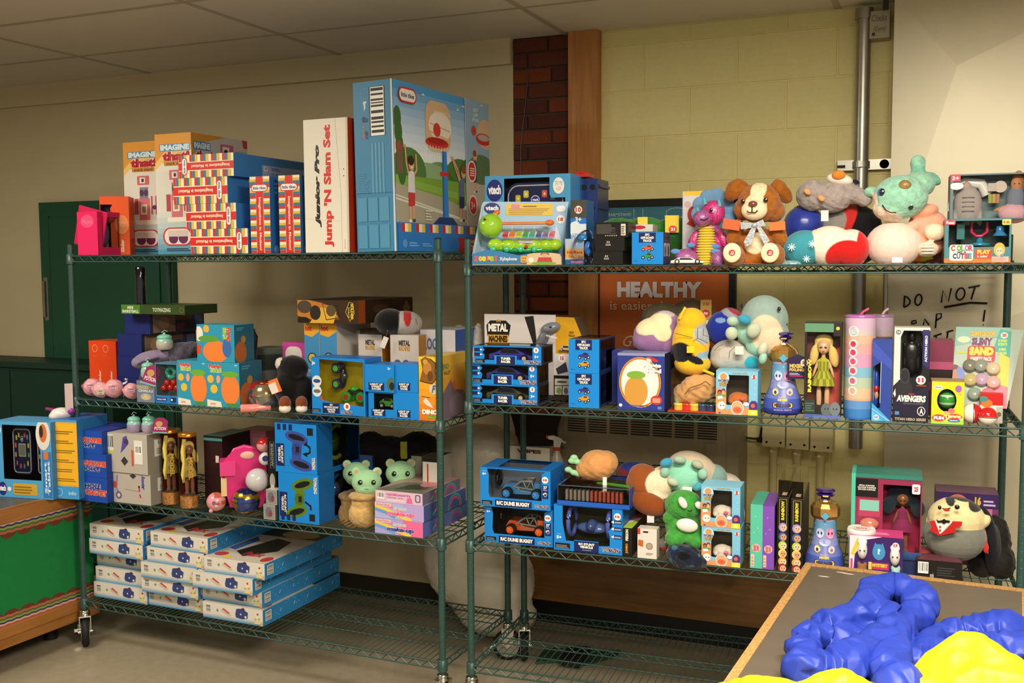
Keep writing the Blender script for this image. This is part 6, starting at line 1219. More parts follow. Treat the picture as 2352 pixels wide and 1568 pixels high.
sh_=[(.18,.22),(.30,.22),(.30,.25),(.66,.25),(.66,.16),(.82,.18),(.82,.36),(.80,.5),(.855,.6),(.855,.985),(.13,.985),(.13,.6)]
o=carton('toy_car_box','blue stunt car box with a large clear bubble window, on the third shelf','box',UR,1272,1429,1163,1273,.0,.2,(BLUE,'#0f66b0','#1a7ac8'),ZR[2],0,None,st_front,holes=[sh_],inside='#45432f')
W_,H_,D_=WHD(o);zs_=o['top']
for xx in(.2,.78):MB().torus((W_*xx,.06,H_*.58),H_*.32,.008,'#5a6ac8','x',28,8).build('wheel_ring',GLOSS,o)
blob('stunt_car',[((W_*.5,.08,H_*.42),(W_*.26,.04,H_*.13),'#5a74b8'),((W_*.5,.06,H_*.5),(W_*.08,.04,H_*.15),'#4a5a98')],GLOSS,o,voxel=.005)
o=carton('toy_pack','clear lidded tray of toy tools lying on the stunt vehicle box','pack',UR,1280,1446,1115,1160,.0,.22,('#3a4660','#1a4aa0','#5a6470'),zs_,0,None,None,holes=[rect_hole(.01,.2,.99,.97)],tophole=[rect_hole(.03,.03,.97,.97)],inside='#2a2a2c',stack=True)
W_,H_,D_=WHD(o)
for k in range(14):MB().box(W_*(.1+.058*k),.012,H_*.22,W_*(.1+.058*k)+.008,.03,H_*.75,'#8a8078' if k<6 else '#a84a3a').build('tool_peg',PLASTIC,o)
MB().tube([(W_*.45,.10,H_*.9),(W_*.95,.07,H_*.9)],.006,'#5ac83a',8).build('green_tool',GLOSS,o);MB().tube([(W_*.1,.15,H_*.9),(W_*.4,.13,H_*.9)],.006,'#b83a2a',8).build('red_tool',GLOSS,o);MB().box(0,-.004,0,W_,.0,H_*.22,'#1c5ac0').build('blue_rim',PLASTIC,o)
zt_=o['top']
S_,t=plush('tan cloth plush with pale green feet lying on the tool tray',UR,1362,.11,zt_,[(1372,1068,0,(42,36,36),'#c98f52'),(1390,1062,0,(30,30,28),'#c98f52'),(1352,1075,0,(30,30,26),'#c98f52')],wob=.002,patches=[(1380,1062,-34,(24,20,22),'#d8965c')])
for pts in([(1318,1050),(1313,1058),(1325,1060)],[(1305,1078),(1318,1085),(1328,1088)]):blob('green_foot',[(S_.p(x,y,-.01),S_.r(9,8,7),'#9cd0a0')for x,y in pts],PLUSH,t,voxel=S_.r(2.5))
a=S_.p(1388,1128,-.075);MB().box(a[0]-.006,a[1],a[2]-.004,a[0]+.008,a[1]+.001,a[2]+.05,'#e8e4e2').build('care_tag',CLOTH,t)
z3=ZR[2]
S_,t=plush('brown squashy plush with cream belly patch leaning on stacked packs',UR,1490,.12,z3+.145,[(1480,1115,0,(44,42,48),'#8f4a1e'),(1500,1140,0,(44,42,42),'#8f4a1e'),(1475,1090,0,(32,32,26),'#8f4a1e'),(1518,1110,0,(28,38,40),'#e0cdb0')],patches=[(1514,1112,-20,(34,60,30),'#e6d3b2',(0,.55,0))])
MB().ell(S_.p(1490,1156,-.052),S_.r(44,26,26),'#8a451a',18,12,(0,.35,0)).build('arm',PLUSH,t);a=S_.p(1494,1180,-.07);MB().box(a[0]-.012,a[1],a[2]-.03,a[0]+.012,a[1]+.001,a[2]+.01,'#dfd8dc').build('care_tag',CLOTH,t)
S_,t=plush('mint turtle squash plush with grey felt bumps round its shell',UR,1572,.15,z3+.165,[(1572,1092,0,(48,34,42),'#8fd0b4'),(1590,1080,14,(60,40,44),'#c8b498',(0,.35,0)),(1640,1095,20,(30,34,30),'#7fa098')],patches=[(1570,1094,-18,(47,30,38),'#90d4b6')])
for x,y,a_,b_,c,r_ in((1530,1062,15,10,'#3f98b8',-.4),(1561,1055,15,9,'#a0b8a4',.1),(1602,1066,14,9,'#b0b49c',.4),(1527,1084,11,12,'#8fc0a8',.3),(1614,1088,11,13,'#98c4ac',0),(1545,1106,14,9,'#b8c4a8',.5),(1603,1118,13,10,'#4aa0b0',-.5),(1574,1124,14,10,'#a0b8a0',0)):MB().ell(S_.p(x,y,-.052),S_.r(a_,11,b_),c,14,10,(0,r_,0)).build('felt_bump',PLUSH,t)
a=S_.p(1578,1126,-.07);MB().box(a[0]-.016,a[1],a[2]-.012,a[0]+.016,a[1]+.001,a[2]+.012,'#e6e6e2').build('care_tag',CLOTH,t);Art(.028,.008).barcode(0,0,1,1,7).build('tag_print',t,(a[0]-.014,a[1],a[2]-.009))
plush('pale lilac plush lying behind the pet boxes and the turtle plush',UR,1650,.28,z3,[(1660,1110,0,(42,30,26),'#d8ccb8'),(1685,1120,0,(24,26,22),'#a88aa8'),(1650,1180,0,(60,40,60),'#b8a8a0')])
plush('dark red and blue plush half hidden behind the brown squash plush',UR,1450,.30,z3,[(1455,1075,0,(34,26,16),'#2a3a8a'),(1440,1085,0,(26,26,20),'#7a2a2a'),(1450,1160,0,(44,34,70),'#4a2418')])
S_,t=plush('bright green fuzzy alien plush with white satin eyes and tummy',UR,1572,.06,z3+.028,[(1570,1160,0,(44,38,36),'#3f9436'),(1572,1215,0,(44,36,38),'#3f9436'),(1538,1188,-8,(17,16,15),'#3f9436',(0,-.5,0)),(1550,1236,-24,(24,28,19),'#3f9436'),(1598,1240,-24,(24,28,19),'#3f9436'),(1540,1205,0,(14,20,20),'#3f9436')],FUR,wob=.0012)
blob('eye_patch',[(S_.p(1568,1154,-.062),S_.r(9,6,15),'#e8e2da',(0,-.5,0))],material('white_satin',.25,.6,col='#e4ded6',coat=.4),t,voxel=S_.r(1.6));blob('eye_patch',[(S_.p(1606,1160,-.050),S_.r(11,6,9),'#d8ccbc',(0,.5,0))],MATS['white_satin'],t,voxel=S_.r(1.6))
blob('tummy_patch',[(S_.p(1578,1206,-.058),S_.r(25,8,16),'#e8e2da',(0,.15,0))],MATS['white_satin'],t,voxel=S_.r(2));smile(t,[S_.p(1579,1171,-.066),S_.p(1584,1174,-.067),S_.p(1589,1171,-.066)])
S=Stage(UR,1590,.035,z3);t=S.thing('star_cushion','yellow felt point sticking out from under the green plush','cushion');m=MB();m.add([S.p(1572,1247,0),S.p(1612,1252,0),S.p(1612,1262,0),S.p(1590,1258,0),S.p(1572,1247,.02),S.p(1612,1252,.02),S.p(1612,1262,.02),S.p(1590,1258,.02)],[(0,3,2,1),(4,5,6,7),(0,1,5,4),(2,3,7,6),(3,0,4,7),(1,2,6,5)],'#d8c41e');m.build('felt',PLUSH,t)
S_,t=plush('dark navy fleece bundle with teal flecks in front of the green plush',UR,1578,.0,z3,[(1575,1278,0,(40,34,28),'#141c30'),(1600,1285,0,(26,30,22),'#141c30'),(1550,1270,0,(20,24,22),'#182238')],FUR,wob=.003,patches=[(1548,1258,-20,(9,14,5),'#2a6a78'),(1590,1262,-30,(9,14,5),'#2a6478'),(1606,1275,-30,(5,14,7),'#2a6478'),(1540,1288,-16,(5,14,8),'#24586a'),(1585,1300,-26,(9,14,4),'#2a6478'),(1568,1278,-40,(20,20,10),'#07090f')])
def gm(A):A.text('PERSON',.3,.55,.62,.95,'#e8e4da',.04,90).text('JUMBO',.3,.1,.62,.45,'#c88a2a',.06,90)
def gmt(A):A.poly([(0,0),(1,0),(1,.6),(0,.3)],'#a8c83a').poly([(0,.3),(1,.6),(1,.8),(0,.5)],'#e8d8c8').poly([(0,.5),(1,.8),(1,1),(0,1)],'#c85a5a')
carton('game_box','black edged game box with lime and coral lid next to stunt vehicle','box',UR,1430,1451,1212,1281,.0,.2,('#17150f','#1c1a16','#a8b83a'),z3,front=gm,top=gmt)
def ppr(A):A.rect(.72 if False else 0,.80,.14,1,'#c8282a').rr(.28,.86,.56,.92,.4,'#2a2622').poly([(.02,.42),(.3,.38),(.3,.6),(.05,.62)],'#b8602a').circ(.62,.42,.18,'#5a564e').circ(.62,.42,.15,'#a89a84').lines(.45,.12,.85,.2,3,'#6a665e')
o=carton('paper_carton','white and red torn paper carton standing before the game box','box',UR,1464,1508,1214,1287,-.005,.045,('#d8cfc4','#b9b0a6','#c8bfb4'),z3,front=ppr)
for nm,xc,yc,rr,c0,c1,lab in(('toy_ball',1527,1232,17,'#8a867e','#b8322a','grey and red ball behind the torn paper carton'),('toy_ball',1512,1256,15,'#a8241e','#3a3836','dark red ball low behind the torn paper carton')):
 S=Stage(UR,xc,.10,z3);t=S.thing(nm,lab,'ball');MB().ell((0,0,S.r(rr)),S.r(rr),'#fff',22,14,cf=lambda d,a=c0,b=c1:b if d.z<-.2 else a).build('shell',GLOSS,t)
o1=pet_box(1611,1700,1211,1309,-.01,z3,'white soft toy in the lower of two stacked pet window boxes','soft_pet',('#f0ddd0','#e86a90'))
pet_box(1610,1700,1110,1204,-.01,o1['top'],'white soft toy in the upper of two stacked pet window boxes','soft_pet',('#f0ddd0','#e05a80'),True)
def bk(tx):
 def f(A):A.circ(.5,.32,.36,'#d8a8a0').text('SECRET\nDIARY',.28,.27,.72,.37,'#a83a5a',.05,90).rect(.08,.03,.34,.22,'#e0b8a8').lines(.12,.05,.3,.2,3,'#b87a78');[A.text('*',x-.06,y,x+.06,y+.02,'#e8f0ee',.03)for x,y in((.4,.8),(.6,.62),(.3,.55))]
 return f
carton('book_box','teal slim diary box standing upright','box',UR,1723,1751,1158,1313,.0,.20,('#55b89c','#45a088','#4aa88c'),z3,front=bk(0))
carton('book_box','purple slim diary box standing upright beside the teal one','box',UR,1751,1778,1162,1317,.0,.20,('#7a4aae','#6a3c9c','#7a4aa8'),z3,front=bk(1))
def rbs(A):
 A.rr(.18,.64,.82,.985,.06,'#b8a83a').rr(.21,.645,.79,.98,.06,'#15120f').text('RAINBOW',.34,.70,.62,.96,'#d8c83a',.05,90)
 for y,h,s_,k in((.60,'#9a86c0','#e0b090',0),(.47,'#3a5a9a','#c8926a',1),(.35,'#a8c02a','#e0c0a8',0),(.24,'#d8c060','#c89878',1),(.13,'#d8943a','#e8c0a0',0),(.04,'#8a2a2a','#e0a880',1)):
  A.ell(.5,y,.36,.062,h).ell(.56,y-.006,.26,.045,s_).ell(.46,y,.045,.008,'#2a1a20').ell(.66,y,.045,.008,'#2a1a20').ell(.57,y-.028,.06,.006,'#a84a50')
for x0,x1,y0,lab in((1784,1811,1143,'black doll box spine with stacked faces, next to the purple diary'),(1815,1844,1147,'black doll box spine with stacked faces, nearest the small potion bottle')):
 o=carton('doll_box',lab,'box',UR,x0,x1,y0,1319,.0,.28,('#14110f','#171412','#4a4438'),z3,0,'black doll box spines',rbs)
 W_,H_,D_=WHD(o);m=MB();m.box(.002,.01,H_,W_-.002,D_,H_+.055,'#fff');m.build('clear_lid',CLEAR,o);MB().box(W_*.3,.04,H_+.0008,W_*.7,.08,H_+.0016,'#d8b8a0').build('sticker',CARD,o)
potion(UR,1893,1123,1308,.075,z3,'purple and gold potion bottle without tag, behind the grey table corner',False)
def sd_front(A):A.rect(-.0,.80,.34,.99,'#14110f').text('MEGA SURPRISE\nGRANDE SURPRISE\nGROSSE SURPRISE',.03,.83,.31,.965,'#e8e0d8',.02,keep=True).rr(.85,.86,.97,.96,.2,'#f0e8e4').text('25',.88,.885,.94,.935,'#d02a3a',.06).rect(.05,.60,.38,.78,'#a83a5a').rect(.07,.66,.36,.77,'#7ab8a8').rect(.05,.22,.40,.38,'#c83a6a').poly([(.0,0),(1,0),(1,.16),(.5,.2),(0,.12)],'#22305a')
o=carton('doll_box','teal edged window box with a dark haired doll on pink','box',UR,1963,2116,1099,1316,.05,.14,('#8a2a48','#1c1818','#2f8070'),z3,0,None,sd_front,holes=[rect_hole(.42,.2,.98,.94)],inside='#b02a54')
W_,H_,D_=WHD(o);MB().box(-.012,-.004,0,0,D_,H_+.012,'#4ab8a0').box(0,-.002,H_,W_,D_,H_+.012,'#2f7a6c').build('teal_edge',CARD,o)
doll_in(o,W_*.72,D_*.35,H_*.22,H_*.66,'#8a5230','#8a2a5a','#22303a',2.0)
MB().ell((W_*.22,-.004,H_*.53),(W_*.15,.02,H_*.06),'#b8705a',20,10).build('capsule',GLOSS,o);m=MB()
for k in range(9):m.ell((W_*(.44+.065*k),.0,H_*.22),(.014,.01,.014),'#2a4a78',10,7)
o_=m.build('wave_trim',PLUSH,o);o_['kind']='stuff'
S=Stage(UR,1976,.0,z3);t=S.thing('tub','white lidded plastic tub in front of the surprise doll box','tub');R=S.r(31);MB().lathe((0,0,0),[(R*.82,0),(R*.92,S.r(95)),(R,S.r(96)),(R*1.02,S.r(112)),(R*.96,S.r(118)),(R*.9,S.r(116))],'#d8d2cc',28).build('tub_body',PLASTIC,t)
A=Art(R*1.2,R*1.2);A.ell(.5,.5,.5,.5,'#d8c8c8').text('GLITZ',.15,.36,.85,.64,'#a83a5a',.05);A.build('lid_print',t,(-R*.6,-R*.6,S.r(116.5)),(1,0,0),(0,1,0))
def msq(A):
 A.rect(0,0,1,1,'#3a2060').poly([(0,.0),(.06,0),(.1,.6),(.3,.92),(.6,1),(0,1)],'#e0d0dc').poly([(.02,.6),(.14,.95),(.2,.9),(.08,.55)],'#e0b83a').rect(.02,.1,.06,.5,'#c8407a')
 A.rect(.36,.30,.75,.46,'#4a2a70').rr(.36,.31,.74,.45,.1,'#b83058').text('2 MYSTERY',.38,.36,.72,.43,'#e8c83a',.05).rect(.36,.30,.42,.46,'#d8c04a')
 for y in(.68,.08):A.ell(.55,y,.12,.17,'#3f88b8').poly([(.45,y+.1),(.48,y+.2),(.52,y+.14)],'#3f88b8').poly([(.58,y+.14),(.62,y+.2),(.65,y+.1)],'#3f88b8').text('?',.52,y-.05,.58,y+.07,'#c8e0f0',.05)
 A.circ(.86,.84,.065,'#f2e8e4').text('15',.82,.80,.90,.88,'#c8342a',.07)
def msq_hole(cx,cy):return[(cx+.11*cos(2*pi*i/14),cy+.19*sin(2*pi*i/14))for i in range(14)]
def msqt(A):A.lines(.25,.3,.85,.6,2,'#e8a0c0')
o=carton('toy_box','purple window box with four small plush heads showing','box',UR,1951,2074,1232,1312,-.045,.10,('#3a2060','#2a1848','#c8407a'),z3,0,None,msq,top=msqt)
W_,H_,D_=WHD(o)
for fx,fy,c in((.24,.70,'#d8d0cc'),(.85,.62,'#d8d0cc'),(.24,.22,'#8a5a2a'),(.87,.20,'#8ab8a8')):
 b_=blob('mini_plush',[((W_*fx,-.002,H_*fy),(W_*.095,.02,H_*.19),c),((W_*(fx-.06),0,H_*(fy+.17)),(W_*.03,.01,H_*.06),c),((W_*(fx+.06),0,H_*(fy+.17)),(W_*.03,.01,H_*.06),c)],PLUSH,o,voxel=.0028)
 for s in(-1,1):MB().ell((W_*(fx+s*.04),-.021,H_*(fy+.02)),.0025,'#1a1416',8,6).build('eye',GLOSS,b_)
def vbf(A):A.barcode(.03,.45,.26,.92,8).rect(.42,.08,.78,.24,'#d8d4cc').text('recycle',.30,.25,.38,.5,'#c8c4bc',.02).lines(.45,.4,.9,.8,4,'#3a3a3a')
def vbt(A):A.poly([(0,0),(1,0),(.9,.5),(.2,.4)],'#6a3a44').poly([(.1,.4),(.4,.6),(.3,1),(0,1)],'#a8323a')
o=carton('toy_box','flat black barcoded box lying under the vampire plush','box',UR,2105,2210,1288,1322,.0,.16,('#161411','#12100e','#4a2a34'),z3,0,None,vbf,None,vbt)
S_,t=plush('grey and cream squash plush dressed as a vampire with red lapels',UR,2194,.10,o['top'],[(2192,1230,0,(68,54,58),'#77776c'),(2196,1190,0,(62,50,50),'#dfcc98'),(2262,1197,0,(11,16,17),'#dfcc98',(0,.5,0)),(2138,1196,4,(12,14,14),'#dfcc98')],patches=[(2206,1120,0,(50,90,26),'#2c2c2c',(0,.25,0)),(2182,1147,-20,(10,60,13),'#2c2c2c',(0,-.4,0)),(2246,1150,0,(18,70,24),'#2c2c2c',(0,.7,0)),(2192,1268,0,(90,90,68),'#77776c')],vox=4)
for x,y,a_,b_ in((2158,1165,4,5),(2198,1164,5.5,5.5)):eye(t,S_.p(x,y,-.082 if x>2170 else-.074),S_.r(a_,3,b_),white=False)
MB().ell(S_.p(2174,1170,-.084),S_.r(7,3,4),'#b83028',12,8).build('mouth',PLUSH,t);smile(t,[S_.p(2164,1167,-.082),S_.p(2172,1169,-.085),S_.p(2183,1166,-.085)])
Lp=-.092
def felt(name,pts,c,dd=.004):
 P_=[S_.p(x,y,Lp)for x,y in pts];n=len(P_);m=MB();b_=[(q[0],q[1]+dd,q[2])for q in P_];m.add(P_+b_,[tuple(range(n))[::-1],tuple(range(n,2*n))]+[(i,(i+1)%n,n+(i+1)%n,n+i)for i in range(n)],c);return m.build(name,PLUSH,t)
felt('shirt_front',[(2148,1195),(2187,1197),(2180,1212),(2158,1226),(2152,1212)],'#e8e0d4');felt('lapel',[(2134,1197),(2146,1195),(2158,1222),(2156,1230),(2134,1216),(2140,1208)],'#b8201e',.006);felt('lapel',[(2188,1197),(2210,1198),(2208,1208),(2194,1210),(2194,1222),(2158,1230),(2160,1222)],'#b8201e',.006)
Lp=-.096;felt('bat_bow',[(2150,1192),(2156,1196),(2164,1194),(2168,1191),(2172,1194),(2182,1196),(2180,1200),(2174,1199),(2168,1203),(2162,1199),(2154,1200)],'#141212');Lp=-.095
for y in(1209,1217):MB().ell(S_.p(2159,y,-.096),S_.r(2.2),'#c02a28',8,6).build('shirt_button',PLUSH,t)
for pts in([(2255,1200),(2262,1230),(2266,1270)],):MB().tube([S_.p(x,y,.0)for x,y in pts],S_.r(4),'#c8241e',8).ell(S_.p(2264,1258,-.01),S_.r(6,6,12),'#d02a22',10,8).build('cape_cord',PLUSH,t)
blob('cape',[(S_.p(2268,1220,.05),S_.r(20,24,60),'#15151a',(0,-.25,0)),(S_.p(2280,1260,.07),S_.r(18,26,60),'#15151a')],CLOTH,t,voxel=S_.r(4))
def pbx(A):A.rect(0,.80,1,1,'#3a2458').text('16',.62,.84,.72,.96,'#d8b83a',.06).lines(.76,.84,.95,.94,2,'#c8b0d8').ell(.35,.86,.16,.12,'#c86a4a').text('Star',.26,.82,.46,.92,'#f2e0d0',.04).poly([(.2,.3),(.9,.5),(.9,.8),(.2,.8)],'#c86a9a')
carton('toy_box','purple and pink party box standing behind the vampire plush','box',UR,2148,2292,1132,1300,.26,.12,('#7a3a68','#5a2448','#6a3a68'),z3,front=pbx)
S=Stage(UR,2290,.22,z3);t=S.thing('bag','black folded fabric bag slumped behind the vampire plush','bag');blob('fabric',[(S.p(2285,1250,0),S.r(34,40,70),'#1a1814'),(S.p(2300,1290,-.03),S.r(30,40,40),'#1c1a16'),(S.p(2255,1300,-.02),S.r(30,36,24),'#201c18')],CLOTH,t,voxel=S.r(5),wob=.003)
# ================================================================== LEFT UNIT, SECOND SHELF
z2=ZL[1]
def opos(A):
 for x,y in((.22,.84),(.62,.84)):A.ring(x,y,.09,.075,.0022,'#f0b090')
 for x in(.10,.44):A.text('Set',x+.04,.66,x+.22,.72,'#d8642a',.02)
 for x in(.34,.76):A.text('Slider',x,.12,x+.08,.38,'#f0d0b8',.04,90)
carton('toy_box','plain bright orange box at the far end of the second shelf','box',UL,205,267,783,876,.30,.12,('#e8481a','#c83a12','#d85a2a'),z2,front=opos)
SH=('#e0a0a4','#d890a0')
for i,(xc,yc,rr,v,lab)in enumerate(((212,893,21,.06,'glossy pink bagged ball farthest from the chalk pack'),(232,897,19,.03,'glossy pink bagged ball with a paper label, second from the post'),(262,894,22,.05,'glossy pink bagged ball in the middle of the row'),(303,897,19,.05,'glossy pink bagged ball touching the chalk pack'))):
 S=Stage(UL,xc,v,z2);t=S.thing('bagged_ball',lab,'ball','pink bagged balls');R=S.r(rr)
 blob('ball',[((0,0,R),(R,R,R),'#e3a0a6'),((R*.95,0,R*.95),(R*.3,R*.2,R*.2),'#d88f9a'),((-R*.9,0,R*1.2),(R*.25,R*.2,R*.25),'#d88f9a')],GLOSS,t,voxel=R/12,wob=.0016)
 A=Art(R*.9,R*.6);A.rr(0,0,1,1,.2,'#b9b09a' if i==1 else '#c88a9a').ell(.5,.5,.3,.3,'#8a5a6a' if i!=1 else '#6a6450').text('mini',.2,.35,.8,.65,'#e8d8d0',.03);A.build('label_print',t,(-R*.5,-R*1.04,R*(.55 if i==1 else.9)))
S=Stage(UL,289,.10,z2);t=S.thing('plastic_hook','small white plastic hook catching the light above the pink balls','hook');MB().tube([S.p(282,881,0),S.p(287,880,0),S.p(292,876,0),S.p(292,871,0),S.p(286,871,0)],S.r(2.6),'#f0e8ea',8).tube([S.p(282,881,0),S.p(284,905,0),S.p(284,919,0)],S.r(1.2),'#d8d0d2',8).build('hook',GLOSS,t)
def nv_side(A):A.rect(0,0,1,1,'#2a3048').rect(.05,.05,.45,.95,'#8a7460').ell(.25,.5,.1,.3,'#b08a6a').rect(.45,.6,.75,.95,'#6a4a3a').rect(.82,.3,.97,.8,'#4a5478').ell(.55,.3,.08,.15,'#7a2a4a')
zz=z2+.055
o=carton('toy_box','navy box at the bottom of the stack, half hidden by the pink balls','box',UL,270,338,868,922,.16,.34,('#1c2766','#232a48','#1c2560'),z2,0,'navy boxes stacked',None,nv_side);
zz=z2
HB=UL.onv(300,868,.16)[1]-z2
for i,(x0,x1,yt,yb,lab)in enumerate(((270,338,818,867,'navy box second in the stack under the lilac fleece'),(270,325,766,817,'navy box second from the top of the stack beside a glass jar'),(286,344,717,765,'navy box set back near the top of the stack under the green box'))):
 o=carton('toy_box',lab,'box',UL,x0,x1,yt,yb,.16,.34,('#1c2766','#232a48','#1c2560'),o['top'],0,'navy boxes stacked',None,nv_side,stack=True)
def grn(A):A.rect(0,0,.30,1,'#4a7a2a').text('MINI\nBASKETBALL',.02,.12,.28,.85,'#d8dcc8',.03).text('TOYMAZING',.5,.25,.78,.7,'#b8b8a0',.04).ring(.95,.5,.03,.25,.001,'#a87a5a')
o=carton('game_box','long flat green basketball game box on top of the navy stack','box',UL,278,424,694,715,.10,.2,('#33481f','#2a3a1a','#3a4a26'),o['top'],0,None,grn,stack=True)
S=Stage(UL,324,.16,o['top']);t=S.thing('wrapped_bottle','shiny black wrapped cylinder standing on the green game box','package');MB().lathe((0,0,0),[(S.r(11),0),(S.r(12),S.r(10)),(S.r(11),S.r(50)),(S.r(12),S.r(80)),(S.r(9),S.r(86))],'#0c0d14',18).build('wrap',GLOSS,t)
LV='#857690'
z2b=UL.onv(350,842,.10)[1]
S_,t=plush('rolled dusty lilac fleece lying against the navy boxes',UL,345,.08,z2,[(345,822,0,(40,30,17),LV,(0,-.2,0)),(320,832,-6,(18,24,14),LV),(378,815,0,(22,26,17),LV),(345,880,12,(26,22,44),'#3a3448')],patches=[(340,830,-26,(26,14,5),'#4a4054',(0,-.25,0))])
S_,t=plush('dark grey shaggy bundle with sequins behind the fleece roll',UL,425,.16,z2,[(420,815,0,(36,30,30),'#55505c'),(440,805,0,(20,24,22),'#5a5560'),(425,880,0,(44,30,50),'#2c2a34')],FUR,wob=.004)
def jar(S,cx,cy,r,hgt,par_name,lab,fill,group=None,base=None):
 t=S.thing('craft_jar',lab,'jar',group);p0=S.p(cx,cy,0)if base is None else base;R=S.r(r);H=S.r(hgt)
 MB().lathe(p0,[(R*.75,0,fill),(R,H*.15,fill),(R,H*.45,fill),(R*.85,H*.6,'#8ac0ae'),(R*.72,H*.66,'#8ac0ae')],fill,20).build('jar_glass',GLOSS,t)
 MB().lathe((p0[0],p0[1],p0[2]+H*.64),[(R*.85,0),(R*.9,H*.08),(R*.85,H*.12),(R*.6,H*.2),(R*.15,H*.24),(R*.15,H*.3),(R*.1,H*.33)],'#7cc0a8',20).build('jar_lid',GLOSS,t)
 MB().tube([(p0[0]-R*.3,p0[1],p0[2]+H*.95),(p0[0],p0[1],p0[2]+H*1.1),(p0[0]+R*.4,p0[1],p0[2]+H*1.02)],.0012,'#c8c4b8',5).build('string',PLASTIC,t);return t
S=Stage(UL,378,.09,z2+.155);jar(S,378,802,19,40,'j','teal lidded glass craft jar sitting on the fleece roll','#b8b0a0')
S=Stage(UL,340,.035,z2+.05);jar(S,340,868,16,42,'j','teal lidded craft jar with a magenta pouch beside the chalk pack','#a8b8a8')
def pouch(S,x0,y0,x1,y1,ang,lab):
 t=S.thing('craft_pouch',lab,'pouch');a,b=S.p(x0,y1,-.028),S.p(x1,y0,-.028);wv,hv=b[0]-a[0],b[2]-a[2];m=MB();m.prism([(-wv/2,-hv/2),(wv/2,-hv/2),(wv/2,hv*.3),(wv*.2,hv/2),(-wv*.2,hv/2),(-wv/2,hv*.3)],-.004,.004,'#9a2460')
 c=((a[0]+b[0])/2,a[1],(a[2]+b[2])/2);g=m.build('pouch_foil',CARD,t,c,rot=(0,ang,0));A=Art(wv,hv);A.ell(.4,.6,.25,.18,'#c89a5a').text('POTION',.1,.2,.9,.42,'#e8c8d8',.05).rect(0,.0,1,.08,'#7ab8b8');A.build('pouch_print',g,(-wv/2,-.0045,-hv/2));return t
pouch(Stage(UL,347,.01,z2),331,838,364,885,.35,'magenta craft pouch leaning on the jar beside the chalk pack')
def chk(A):A.rect(0,.62,1,.78,'#a8a48c').text('CHALKS',.08,.47,.92,.60,'#c8c8c0',.05).ell(.5,.25,.3,.16,'#b0a488').poly([(.3,.2),(.5,.4),(.7,.2),(.5,.12)],'#c8b88a').rect(.2,.9,.8,.97,'#c8c4a8').rect(0,0,1,.06,'#7a8090')
carton('chalk_pack','grey blue hanging pack of chalks at the shelf front','pack',UL,314,355,874,925,.0,.03,('#6f7a92','#3a4ab0','#5a647a'),z2,front=chk)
def pop(A):A.rect(0,0,1,.18,'#1c78c8').rect(.04,.06,.5,.14,NAVY).text('MINI BALL POPPER',.07,.08,.47,.12,'#e0e4ea',.03).rect(.66,.04,.9,.16,'#14304a').circ(.72,.1,.04,'#d8e0e6')
o=carton('toy_box','blue window box with a teal ring and shiny red balls','box',UL,356,408,834,929,.0,.09,('#4a7a9a','#3a6a8a','#5a8aa8'),z2,0,None,pop,holes=[rect_hole(.05,.2,.95,.97)],inside='#8a98a4')
W_,H_,D_=WHD(o);MB().torus((W_*.5,.03,H_*.75),W_*.17,W_*.085,'#3aa898','y',22,10).build('teal_ring',GLOSS,o)
for fx,fz in((.22,.36),(.5,.38),(.78,.38),(.36,.5),(.66,.51)):MB().ell((W_*fx,.025,H_*fz),W_*.12,'#c8261c',14,10).build('red_ball',GLOSS,o)
def spud(A):
 A.rect(0,0,1,1,'#2f94b4').poly([(.0,0),(.45,0),(.42,.12),(.0,.16)],'#e6dccc').lines(.1,.05,.32,.09,2,'#a84a4a')
 A.text('Potato',.08,.86,.46,.95,'#d84a3a',.08,out='#f2e2c8',ow=.06).text('Head',.12,.77,.46,.86,'#9ac44a',.08,out='#f2e2c8',ow=.06)
 A.circ(.12,.62,.10,'#e0b03a').circ(.22,.40,.11,'#e0b83a').ell(.72,.40,.28,.34,'#e8803a').ell(.72,.74,.26,.07,'#6aa83a').ell(.36,.62,.06,.09,'#e8a078').rect(.6,.02,.95,.10,'#4a8a4a');A.text('*',.85,.9,.95,.96,'#cfe8ee',.03)
def spud_side(A):A.rect(0,0,1,1,'#1f5a70').circ(.45,.6,.12,'#a8782a').ell(.3,.25,.3,.3,'#a85a2a').lines(.1,.85,.5,.95,2,'#4a94a8')
TB=('#2f94b4','#1f5a70','#3a94b0')
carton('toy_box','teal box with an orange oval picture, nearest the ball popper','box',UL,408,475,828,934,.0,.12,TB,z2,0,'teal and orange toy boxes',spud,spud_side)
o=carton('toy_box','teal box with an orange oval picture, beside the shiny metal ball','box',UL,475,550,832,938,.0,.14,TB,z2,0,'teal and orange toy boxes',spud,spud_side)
def spud_t(A):A.rect(0,0,1,1,'#2f94b4').ell(.06,.75,.11,.2,'#e6dccc').circ(.26,.89,.08,'#e0a83a').ell(.5,.28,.34,.30,'#e8803a').ell(.32,.62,.28,.09,'#5a9a3a').ell(.8,.38,.12,.25,'#3a6ab0').text('Potato',.80,.55,.92,.93,'#d84a3a',.08,270,out='#f2e2c8',ow=.05).text('Head',.70,.62,.80,.93,'#9ac44a',.08,270,out='#f2e2c8',ow=.05).rect(0,.2,.1,.45,'#d8461e')
o=carton('toy_box','teal toy box lying sideways on top of two matching boxes','box',UL,452,538,742,827,.0,.12,TB,o['top'],0,'teal and orange toy boxes',spud_t,spud_side,stack=True)
